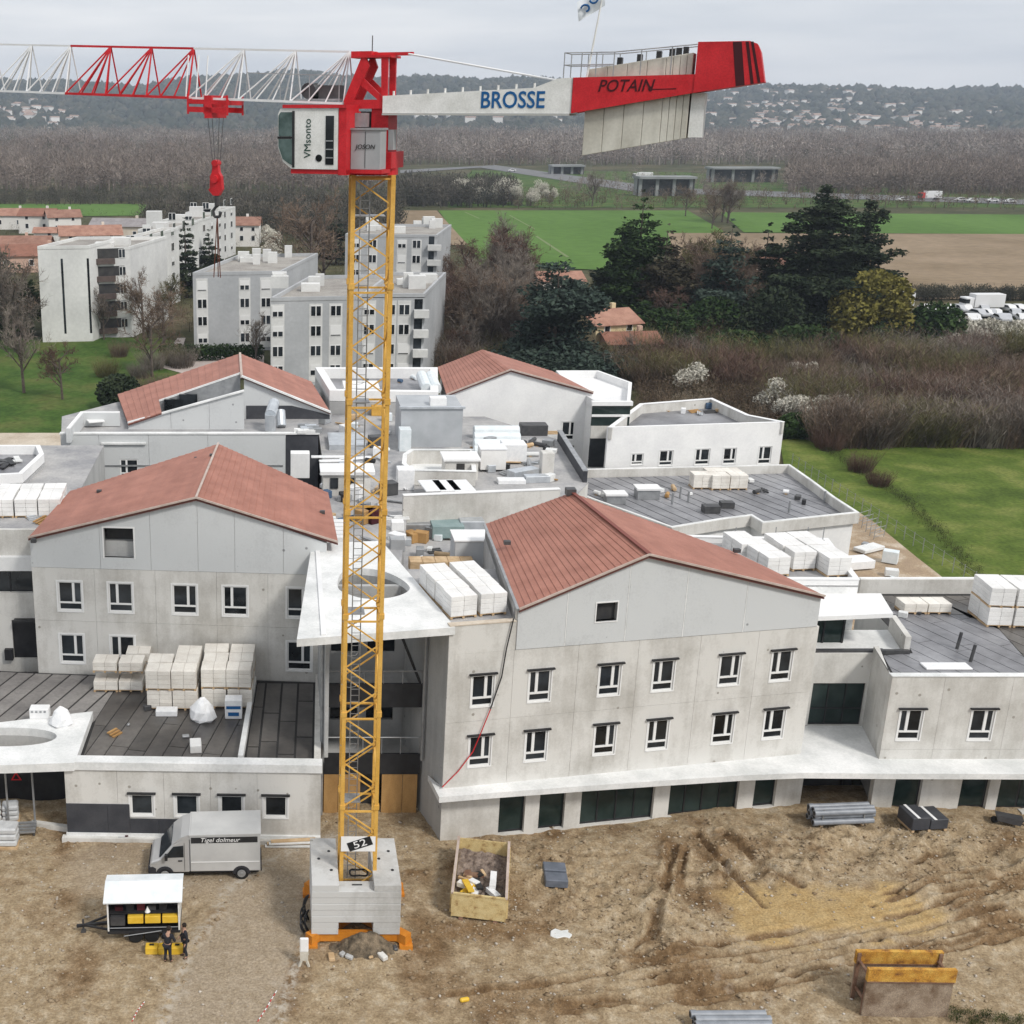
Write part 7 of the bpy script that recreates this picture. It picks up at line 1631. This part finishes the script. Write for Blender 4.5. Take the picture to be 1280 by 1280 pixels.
conifer('conifer_tree', 'small dark conifer beside the slim one by the white blocks', 262, 350, 11, 3.6, LEAF['dark'], 9, 6000, .33, 11, .3)
conifer('conifer_tree', 'dark conifer right of the crane mast above the rear block', 420, 330, 14, 4, LEAF['dark'], 10, 7000, .33, 12, .3)
conifer('conifer_tree', 'bushy dark evergreen at the left edge of the estate', 5, 420, 15, 7, LEAF['green'], 12, 14000, .33, 12, .45)
# evergreen masses
def bush(name, label, px, py, blobs, m, n, size, cat='bush', group=None):
    p = G0(px, py); t = thing(name, label, cat, p, 0, group); Vv, Ff = leaf_cloud(int(px*3+py), blobs, n, size, .8); link('crown', np_mesh('crown', Vv, Ff, m), t)
    MB().tube((0, 0, 0), (0, 0, max(b[2] for b in blobs)*.8), .12, .05, n=5).build('trunk', BARK, t, local=True); return t
p = hd.location; Vv, Ff = leaf_cloud(9, [(-6+k*1.1, .2*math.sin(k), 1.0, 1.0, 1.3, 1.3) for k in range(14)], 6000, .2, .9); link('foliage', np_mesh('foliage', Vv, Ff, LEAF['green']), hd)
bush('evergreen_bush', 'round dark evergreen bush beside the left lawn', 150, 512, [(0, 0, 2.2, 3.0, 2.6, 2.4), (1.5, 0, 1.5, 2.2, 2, 1.8)], LEAF['dark'], 4500, .3)
bush('evergreen_bush', 'low dark evergreen near the bare trees by the crop field', 668, 408, [(0, 0, 3, 4, 3, 3), (4, 0, 2, 3, 3, 2)], LEAF['green'], 4000, .4)
bush('evergreen_bush', 'dark laurel clump below the yellow willow', 1140, 440, [(-5, 0, 3, 5, 3, 3), (3, 0, 4, 5, 3, 4)], LEAF['green'], 6000, .4)
bush('evergreen_bush', 'dark laurel clump under the huge cedar', 970, 455, [(-6, 0, 2.5, 6, 3, 2.6), (4, 0, 3, 6, 3, 3)], LEAF['green'], 6000, .4)
bush('evergreen_bush', 'glossy hedge bush at the meadow corner under the blossom', 1040, 548, [(-4, 0, 1.5, 3, 1.8, 1.6), (2, 0, 1.4, 4, 1.8, 1.4)], LEAF['green'], 5000, .28)
bush('evergreen_bush', 'dense evergreen understorey between the tall conifer and the fir', 865, 440, [(-5, 0, 3.5, 5, 3, 3.6), (3, 0, 4.5, 5, 3, 4.4), (8, 1, 3, 4, 3, 3)], LEAF['green'], 12000, .34)
bush('evergreen_bush', 'dark evergreen understorey between the fir and the huge cedar', 938, 440, [(-5, 0, 4, 5, 3, 4), (3, 0, 5.5, 5, 3, 5)], LEAF['dark'], 12000, .34)
conifer('conifer_tree', 'narrow dark conifer wedged between the fir and the huge cedar', 945, 425, 19, 5.5, LEAF['dark'], 21, 20000, .34, 15, .3)
conifer('conifer_tree', 'second dense conifer just behind the tall dense one', 768, 412, 19, 6.5, LEAF['dark'], 22, 20000, .36, 15, .25)
# willow and bare trees
bw_p = G0(1080, 440); wl_t = thing('willow_tree', 'rounded yellow green willow in front of the huge cedar', 'tree', bw_p, 0)
MB().tube((0, 0, 0), (0, 0, 7), .35, .1, n=7).build('trunk', BARK, wl_t, local=True)
Vv, Ff = leaf_cloud(44, [(-2.5, 0, 7, 4, 4, 4), (2.5, 0, 8.5, 3.8, 4, 3.8), (0, 0, 10.5, 3.4, 3.4, 2.6), (3.5, 0, 4.8, 3.4, 3, 3.4), (-3.6, 0, 4.4, 3.2, 3, 3.2)], 9000, .38, 1); link('crown', np_mesh('crown', Vv, Ff, mat('willow catkins', (.13, .12, .025), (.25, .22, .065), .8, .9, spec=.1)), wl_t)
bl_ = [(1, 30, 492, 12, 'big grey bare tree at the far left beside the lawn'), (2, 78, 500, 9, 'spreading bare tree standing on the left lawn'), (0, 190, 472, 12, 'brown bare tree by the path to the grey block'), (3, 20, 440, 13, 'grey bare tree in front of the village houses'), (1, 8, 432, 19, 'tallest grey bare tree at the corner of the estate'), (0, 32, 425, 15, 'leaning brown bare tree beside the blank white gable'), (0, 205, 440, 12, 'brown bare tree beside the white stepped block'), (0, 180, 425, 13, 'bare tree reaching up between white and grey blocks'), (1, 320, 455, 8, 'small grey bare tree between the two grey blocks'),
       (0, 390, 372, 24, 'tall reddish bare tree just left of the mast'), (0, 405, 366, 20, 'second reddish bare tree near the mast'), (5, 215, 405, 10, 'olive tinged bare tree by the dark conifer'), (0, 60, 415, 11, 'bare tree in front of the blank white gable'), (1, 130, 425, 9, 'thin bare tree before the brown balconies')]
for k, px, py, h, lab in bl_: bare(k, px, py, h, lab)
for k in range(40):
    x = rs_.uniform(556, 655); y = rs_.uniform(368, 452); bare(rs_.choice((0, 2, 0, 1)), x, y, rs_.uniform(12, 19)*(1 if y < 400 else .8), 'brown bare tree in the thicket between rear block and conifers', 'bare trees by the rear block')
for k in range(18):
    x = rs_.uniform(830, 960); y = rs_.uniform(375, 440); bare(rs_.choice((0, 2, 5)), x, y, rs_.uniform(11, 18), 'bare tree among the conifers', 'bare trees among the conifers')
for k in range(12):
    x = rs_.uniform(560, 800); y = rs_.uniform(440, 472); bare(rs_.choice((2, 5, 0, 1)), x, y, rs_.uniform(5, 9), 'low bare tree behind the far red roofs', 'low bare trees behind the far roofs')
for k in range(6): bare(rs_.choice((0, 1)), rs_.uniform(855, 912), rs_.uniform(270, 288), rs_.uniform(12, 17), 'bare tree at the strip between the fields', 'bare trees between the fields')
bare(1, 905, 268, 14, 'pale bare tree in the strip behind the blue fir'); bare(1, 740, 258, 15, 'grey bare tree at the far edge of the green crop')
# blossom bushes
def blossom(px, py, s, lab, group=None):
    p = G0(px, py); t = thing('blossom_tree', lab, 'tree', p, 0, group); rn = random.Random(int(px)); MB().tube((0, 0, 0), (0, 0, 2.5*s), .1*s, .04, n=5).build('trunk', BARK, t, local=True)
    bl = [(rn.uniform(-1.6, 1.6)*s, rn.uniform(-1, 1)*s, rn.uniform(1.6, 3.4)*s, 1.1*s, 1.1*s, 1.0*s) for k in range(6)]; Vv, Ff = leaf_cloud(int(px), bl, 1800, .15+.03*s, 1); cr3 = link('crown', np_mesh('crown', Vv, Ff, LEAF['blossom']), t)
    link('twigs', shrub_mesh(int(px), 4.2*s, 3*s, 90, .05).mesh('twigs', TW['grey']), t)
for k, (px, py, s) in enumerate(((1022, 541, .9), (972, 522, 1.2), (858, 490, 1.1), (1000, 478, .8))): blossom(px, py, s, ('low pale blossom clump at the meadow corner beside the laurel', 'upright pale blossom behind the white wing end', 'pale blossom tree above the white wing roof', 'lone blossom bush deep in the brown scrub')[k])
for k in range(7): blossom(988+k*8+rs_.uniform(-3, 3), 535+rs_.uniform(-5, 6), rs_.uniform(.65, 1.05), 'low pale blossom bush in the hedge row at the meadow corner', 'blossom bushes at the meadow corner')
for k in range(9): blossom(1176+k*14+rs_.uniform(-5, 5), 432+rs_.uniform(-6, 14), rs_.uniform(.9, 1.35), 'white blossom tree screening the crowded car park', 'blossom trees by the car park')
for k in range(14): blossom(rs_.uniform(570, 700), rs_.uniform(246, 258), rs_.uniform(1.4, 2.4), 'pale blossom tree along the motorway edge of the crop', 'blossom trees by the motorway')
for k in range(4): blossom(rs_.uniform(285, 350), rs_.uniform(300, 330), rs_.uniform(1.2, 1.8), 'pale garden blossom near the red roofed house', 'garden blossom trees')
# scrub: shrubs one can pick out, and the tangled mass behind them
SM = [shrub_mesh(60+k, 4.2, 5.0, 420, .034).mesh('crown', TW[c]) for k, c in enumerate(('brown', 'purple', 'grey', 'olive', 'purple'))]
def shrub(px, py, s, k, lab, group):
    p = G0(px, py); o = thing('bare_shrub', lab, 'shrub', p, px, group); o.scale = (s*1.15, s, s); link('crown', SM[k], o)
for i in range(46): shrub(1035+i*6.2+rs_.uniform(-3, 3), 553+rs_.uniform(-6, 3)+(i*.05), rs_.uniform(1.0, 1.5), rs_.choice((0, 2, 0, 2, 3)), 'bare brown shrub in the row along the far side of the meadow', 'shrubs along the meadow')
for i in range(150):
    y = 440+100*rs_.random()**1.1; x = rs_.uniform(800 if y < 495 else 1000, 1300); shrub(x, y, rs_.uniform(.8, 1.6), rs_.choice((0, 1, 0, 2, 2, 3, 3, 4)), 'bare brown shrub in the scrub beyond the white wing', 'shrubs of the scrubland')
for i in range(40): shrub(rs_.uniform(545, 800), rs_.uniform(446, 478), rs_.uniform(.8, 1.3), rs_.choice((0, 1, 2, 3)), 'bare shrub behind the far red roofs', 'shrubs behind the far roofs')
for i in range(10): shrub(rs_.uniform(120, 250), rs_.uniform(440, 500), rs_.uniform(.5, .9), rs_.choice((0, 2, 3)), 'small bare shrub on the rough bank beside the lawn', 'shrubs by the lawn')
for px, py, s, lab in ((1035, 562, .75, 'lone rounded purple shrub at the corner of the meadow'), (1075, 590, .6, 'low purple shrub on the meadow fence line'), (1098, 608, .5, 'small shrub farther along the meadow fence')): shrub(px, py, s, 1, lab, None)
def scatter_tris(name, label, cat, m, cnt, sampler, hfun, per, wid, seed, lift=.12):
    """one far-off mass of bare growth: slivers of twig and branch, joined"""
    rn = np.random.RandomState(seed); P_, H_ = sampler(rn, cnt); n = cnt*per; i = np.repeat(np.arange(cnt), per); h = H_[i]
    d = rn.normal(size=(n, 3)); d /= np.linalg.norm(d, axis=1)[:, None]; r = rn.rand(n)**.4; W = (.26+.12*rn.rand(cnt))[i]
    p = P_[i]+np.stack([d[:, 0]*r*W*h, d[:, 1]*r*W*h, h*.52+d[:, 2]*r*h*.42], -1)
    tr = rn.rand(n) < .06; p[tr] = P_[i][tr]+np.stack([.02*h[tr]*d[tr, 0], .02*h[tr]*d[tr, 1], 0*h[tr]], -1)
    v = d*.7+rn.normal(size=(n, 3))*.45+np.array([0, 0, .45]); v[tr] = np.array([0, 0, 1]); v /= np.linalg.norm(v, axis=1)[:, None]
    q = p+v*(h*np.where(tr, .55, .07+.11*rn.rand(n)))[:, None]
    s = np.cross(v, rn.normal(size=(n, 3))); s /= np.linalg.norm(s, axis=1)[:, None]+1e-9; s *= (wid*h*(.4+rn.rand(n)))[:, None]
    V_ = np.stack([p-s, p+s, q], 1); o = link(name, np_mesh(name, V_, np.arange(n*3).reshape(-1, 3), m)); return tag(o, label, cat, kind='stuff')
def px_sampler(x0, x1, y0, y1, h0, h1, pw=1.):
    def f(rn, n):
        x = x0+(x1-x0)*rn.rand(n); y = y0+(y1-y0)*rn.rand(n)**pw; P = np.array([tuple(G(a, b, -.5)) for a, b in zip(x, y)]); return P, h0+(h1-h0)*rn.rand(n)
    return f
SCR = mat('scrub twigs', (.05, .036, .026), (.23, .19, .14), .16, .95, c3=(.13, .095, .066), fine=.3, spec=.05)
scatter_tris('scrub_mass', 'tangled purplish brown scrub filling the ground beyond the meadow', 'scrub', SCR, 6500, px_sampler(795, 1330, 435, 548, 1.4, 3.6), None, 46, .011, 8)
scatter_tris('scrub_mass', 'tangled brown undergrowth behind the far red roofs', 'scrub', SCR, 1900, px_sampler(545, 830, 375, 475, 1.6, 4.5), None, 46, .011, 9)
scatter_tris('scrub_mass', 'rough growth around the estate and village gardens', 'scrub', mat('olive undergrowth', (.04, .042, .02), (.11, .09, .055), .05, .95, fine=.3), 1500, px_sampler(-40, 430, 268, 415, 1.5, 4), None, 30, .013, 10)
OLV = mat('olive scrub', (.05, .055, .016), (.15, .15, .05), .12, .95, c3=(.09, .085, .035), fine=.3, spec=.05)
scatter_tris('green_undergrowth', 'olive green undergrowth in patches through the brown scrub', 'scrub', OLV, 1500, px_sampler(1120, 1330, 440, 512, 1.2, 2.6), None, 46, .014, 28)
scatter_tris('green_undergrowth', 'mossy undergrowth beneath the conifers behind the white gable', 'scrub', OLV, 900, px_sampler(820, 1000, 446, 500, 1.0, 2.2), None, 46, .014, 29)
scatter_tris('dark_hedge', 'dark hedge line between ploughed field and car park', 'hedge', mat('dark hedge twigs', (.03, .032, .022), (.09, .085, .06), .1, .95), 420, px_sampler(1090, 1330, 371, 377, 2.0, 3.2), None, 60, .03, 30)
# the winter wood on the plain
WOODM = mat('winter wood', (.115, .092, .078), (.35, .3, .262), .1, .95, c3=(.2, .165, .14), fine=.3, spec=.05, detail=4, lo=.3, hi=.7)
WOODD = mat('dark winter wood', (.05, .05, .036), (.13, .115, .095), .05, .95, fine=.3, spec=.05)
def wood_sampler(ynear, yfar, h0, h1):
    def f(rn, n):
        dn, df = G(640, ynear).y, G(640, yfar).y; Y = dn*(df/dn)**rn.rand(n); X = (-.25+rn.rand(n)*.9)*Y*.96; return np.stack([X, Y, np.full(n, -.5)], -1), h0+(h1-h0)*rn.rand(n)
    return f
def patchy(sampler, seed, thr, sc=.012):
    def f(rn, n):
        P, Hh = sampler(rn, n*2); v = fbm(P[:, 0], P[:, 1], sc, seed, 3); o = np.argsort(-(v+thr*rn.normal(size=len(v))))[:n]; return P[o], Hh[o]*(1+.25*np.clip(v[o], -1, 1))
    return f
scatter_tris('winter_wood', 'broad leafless wood stretching across the plain to the hills', 'wood', WOODM, 5600, patchy(wood_sampler(206, 170, 8, 19), 301, .8), None, 70, .014, 11)
scatter_tris('winter_wood', 'paler grey stands of trees within the leafless wood', 'wood', mat('grey winter wood', (.2, .175, .16), (.42, .37, .33), .12, .95, fine=.3, spec=.05), 2300, patchy(wood_sampler(206, 170, 9, 21), 302, .3, .009), None, 70, .013, 24)
scatter_tris('winter_wood', 'reddish brown stands of trees within the leafless wood', 'wood', mat('reddish winter wood', (.12, .09, .072), (.25, .19, .15), .12, .95, fine=.3, spec=.05), 1500, patchy(wood_sampler(206, 172, 8, 16), 303, .3, .011), None, 70, .013, 25)
scatter_tris('winter_wood', 'dark ivy green clumps dotted through the leafless wood', 'wood', mat('ivy green wood', (.04, .048, .03), (.11, .115, .075), .1, .95, fine=.3, spec=.05), 420, patchy(wood_sampler(206, 172, 8, 15), 304, .25, .02), None, 90, .018, 26)
def band(x0, x1, y0, y1, h0, h1): return px_sampler(x0, x1, y0, y1, h0, h1)
scatter_tris('winter_wood', 'leafless wood on the left with darker undergrowth behind the village', 'wood', WOODM, 1500, band(-60, 480, 205, 240, 11, 17), None, 90, .012, 12)
scatter_tris('winter_wood', 'leafless wood in front of the motorway on the right', 'wood', WOODM, 1300, band(985, 1340, 216, 243, 9, 15), None, 90, .012, 13)
scatter_tris('winter_wood', 'sparse bare growth around the motorway bridges', 'wood', WOODM, 220, band(700, 1000, 222, 246, 3.5, 7.5), None, 80, .016, 23)
scatter_tris('dark_copse', 'dark evergreen copse line behind the village', 'wood', WOODD, 700, band(-60, 540, 247, 257, 3, 6), None, 110, .022, 14)
scatter_tris('dark_copse', 'dark tangled trees along the edge of the crop field', 'wood', WOODD, 350, band(500, 640, 240, 260, 6, 11), None, 110, .022, 15)
scatter_tris('dark_copse', 'scrubby line between motorway and fields', 'wood', SCR, 500, band(640, 1330, 244, 262, 2.5, 6), None, 60, .022, 16)
scatter_tris('dark_copse', 'green garden trees between estate and wood', 'wood', WOODD, 500, band(180, 500, 262, 300, 5, 10), None, 110, .022, 17)
# fence posts and wire along the meadow
fp0, fp1 = G(990, 578), G(1262, 758)
fn = thing('meadow_fence', 'thin wire fence on grey posts along the rough edge of the meadow', 'fence', fp0)
for k in range(26):
    p = fp0.lerp(fp1, k/25); q = fp0.lerp(fp1, (k+1)/25); MB().tube(p+V3(0, 0, -.35), p+V3(0, 0, 1.0), .035, n=5).build('post', STEEL, fn)
    if k < 25:
        for z in (.4, .9): MB().tube(p+V3(0, 0, z), q+V3(0, 0, z), .012, n=3).build('wire', STEEL, fn)
gq = (G(1020, 560), G(1120, 625), G(1215, 730))
scatter_tris('rough_verge', 'rough dark growth along the meadow fence', 'grass', mat('rough verge growth', (.022, .035, .01), (.075, .075, .03), .3, .95, fine=.3), 1500, lambda rn, n: ((lambda t: (np.array([tuple((gq[0].lerp(gq[1], a*2) if a < .5 else gq[1].lerp(gq[2], a*2-1))+V3(x, 0, -.35)) for a, x in zip(t, rn.normal(size=n)*.45+1.4)]), .22+.6*rn.rand(n)**2))(rn.rand(n))), None, 16, .03, 18)
# low barriers near the hall corner
for k in range(5):
    p = G(1072+k*5, 655+k*5, -.2); t = thing('site_barrier', 'light metal site barrier beside the low hall corner', 'barrier', p, .6, 'barriers by the hall corner')
    mb = MB(); mb.tube((0, 0, 0), (0, 0, 1.1), .03, n=5); mb.tube((1.6, 0, 0), (1.6, 0, 1.1), .03, n=5); mb.build('upright', STEEL, t, local=True)
    for z in (.25, .6, 1.05): MB().tube((0, 0, z), (1.6, 0, z), .025, n=5).build('rail', STEEL, t, local=True)
crate('material_slab', 'white slab of insulation on the dirt bank below the low hall', 'slab', 1075, 712, -.15, 2.4, 1.6, .7, WRAP, .2)
crate('material_slab', 'grey white sheets leaning near the dirt bank pallets', 'slab', 1090, 690, -.15, 2.6, 1.2, .3, WHITE_S, .5)

scatter_tris('weeds', 'dark green weeds growing on gravel beside the trench box', 'weeds', mat('weeds', (.03, .04, .012), (.09, .1, .03), 2, .95), 160, lambda rn, n: (np.array([tuple(GS(1185+95*a, 1262+18*b+12*a)) for a, b in rn.rand(n, 2)]), .15+.3*rn.rand(n)), None, 30, .05, 31)
# ------------------------------------------------------------------ hills with scattered houses
def hill_z(X, Y):
    t = np.clip((Y-2050)/1500, 0, 1); s = t*t*(3-2*t)
    crest = 96+17*np.sin(X*.0013+1.9)+11*np.sin(X*.0041+.6)+8*np.sin(X*.009+2)+4*np.sin(X*.021)-.006*np.clip(X-900, 0, 4000)
    return s*crest+s*(1-s)*10*np.sin(X*.011+Y*.006)-1.0
hx_, hy_ = np.meshgrid(np.linspace(-2200, 4200, 260), np.linspace(2000, 4200, 90)); hz_ = hill_z(hx_, hy_)
ii = (np.arange(89)[:, None]*260+np.arange(259)[None]).ravel(); q = np.stack([ii, ii+1, ii+261, ii+260], -1)
HILL = mat('wooded hillside', (.04, .05, .045), (.085, .09, .075), .012, .95, c3=(.07, .075, .055), fine=.3, spec=.05)
tag(link('hills', np_mesh('hills', np.stack([hx_, hy_, hz_], -1), q, HILL)), kind='structure'); 
rsn = np.random.RandomState(3); n = 15000; Yh = 2050+1550*rsn.rand(n)**.8; Xh = (-.27+rsn.rand(n)*.95)*Yh; Zh = hill_z(Xh, Yh); sz = 4.5+9*rsn.rand(n)**2
ico = np.array([(0, 0, 1), (.9, 0, .35), (.28, .85, .35), (-.73, .53, .35), (-.73, -.53, .35), (.28, -.85, .35), (.73, .53, -.4), (-.28, .85, -.4), (-.9, 0, -.4), (-.28, -.85, -.4), (.73, -.53, -.4)])
icf = np.array([(0, 1, 2), (0, 2, 3), (0, 3, 4), (0, 4, 5), (0, 5, 1), (1, 6, 2), (2, 7, 3), (3, 8, 4), (4, 9, 5), (5, 10, 1), (2, 6, 7), (3, 7, 8), (4, 8, 9), (5, 9, 10), (1, 10, 6)])
V_ = ico[None]*(.65+.7*rsn.rand(n, 11, 1))*sz[:, None, None]*np.array([1, 1, 1.0])+np.stack([Xh, Yh, Zh+sz*.4], -1)[:, None]
HT = mat('hillside trees', (.03, .04, .028), (.1, .095, .07), .02, .95, c3=(.055, .062, .045), spec=.05, detail=9)
tag(link('hillside_trees', np_mesh('hillside_trees', V_, (icf[None]+np.arange(n)[:, None, None]*11).reshape(-1, 3), HT)), label='mixed bare and evergreen trees covering the far hills', cat='wood', kind='stuff')
def hill_hit(px, py):
    d = ray(px, py)
    for Y in np.arange(2060, 3600, 12.):
        t = Y/d[1]; z = CAMH+d[2]*t
        if z <= float(hill_z(np.array([d[0]*t]), np.array([Y]))[0])+1: return V3(d[0]*t, Y, z)
    return None
hh_ = thing('hill_house', 'pale house with tiled roof in the village scattered over the far hillside', 'house', (0, 0, -90), 0, 'houses on the far hillside')
MB().box(-7, 7, -5, 5, -4, 7.5).build('wall', mat('bright house wall', (.8, .78, .75)), hh_, local=True); MB().ext([(-7.3, -5.3, 7.4), (-7.3, 0, 9.0), (-7.3, 5.3, 7.4)], (15.2, 0, 0)).build('roof', mat('faded tiles', (.3, .2, .16), (.4, .3, .25), .05, .9), hh_, local=True)
rh_ = random.Random(5); first = True; cnt = 0
cl = [(1040, 158, 110, 14, 80), (940, 140, 60, 20, 45), (1180, 168, 60, 8, 40), (1000, 128, 80, 14, 30), (20, 145, 50, 14, 36), (70, 150, 40, 10, 16), (1130, 140, 110, 18, 28), (600, 150, 120, 8, 10), (830, 125, 60, 10, 10)]
for cx_, cy_, sx_, sy_, n in cl:
    for k in range(n):
        h = hill_hit(rh_.gauss(cx_, sx_*.6), rh_.gauss(cy_, sy_*.6))
        if h is None: continue
        s = rh_.uniform(.6, 1.35)
        if first: hh_.location = h+V3(0, 0, 3); hh_.scale = (s,)*3; first = False
        else: dup(hh_, h+V3(0, 0, 3), rh_.uniform(-.8, .8), None, None, s)
        cnt += 1
# ------------------------------------------------------------------ the air
hz = bpy.data.materials.new('haze'); hz.use_nodes = True; N = hz.node_tree.nodes; L = hz.node_tree.links; N.clear()
ho = N.new('ShaderNodeOutputMaterial'); hv_ = N.new('ShaderNodeVolumePrincipled'); hv_.inputs['Color'].default_value = (.74, .84, 1, 1); hv_.inputs['Density'].default_value = .00015; hv_.inputs['Anisotropy'].default_value = .2
L.new(hv_.outputs[0], ho.inputs['Volume'])
tag(MB().box(-4000, 5000, -400, 4300, -1.6, 190).build('haze', hz), kind='stuff', label='thin blue grey haze over the plain and hills', cat='haze')
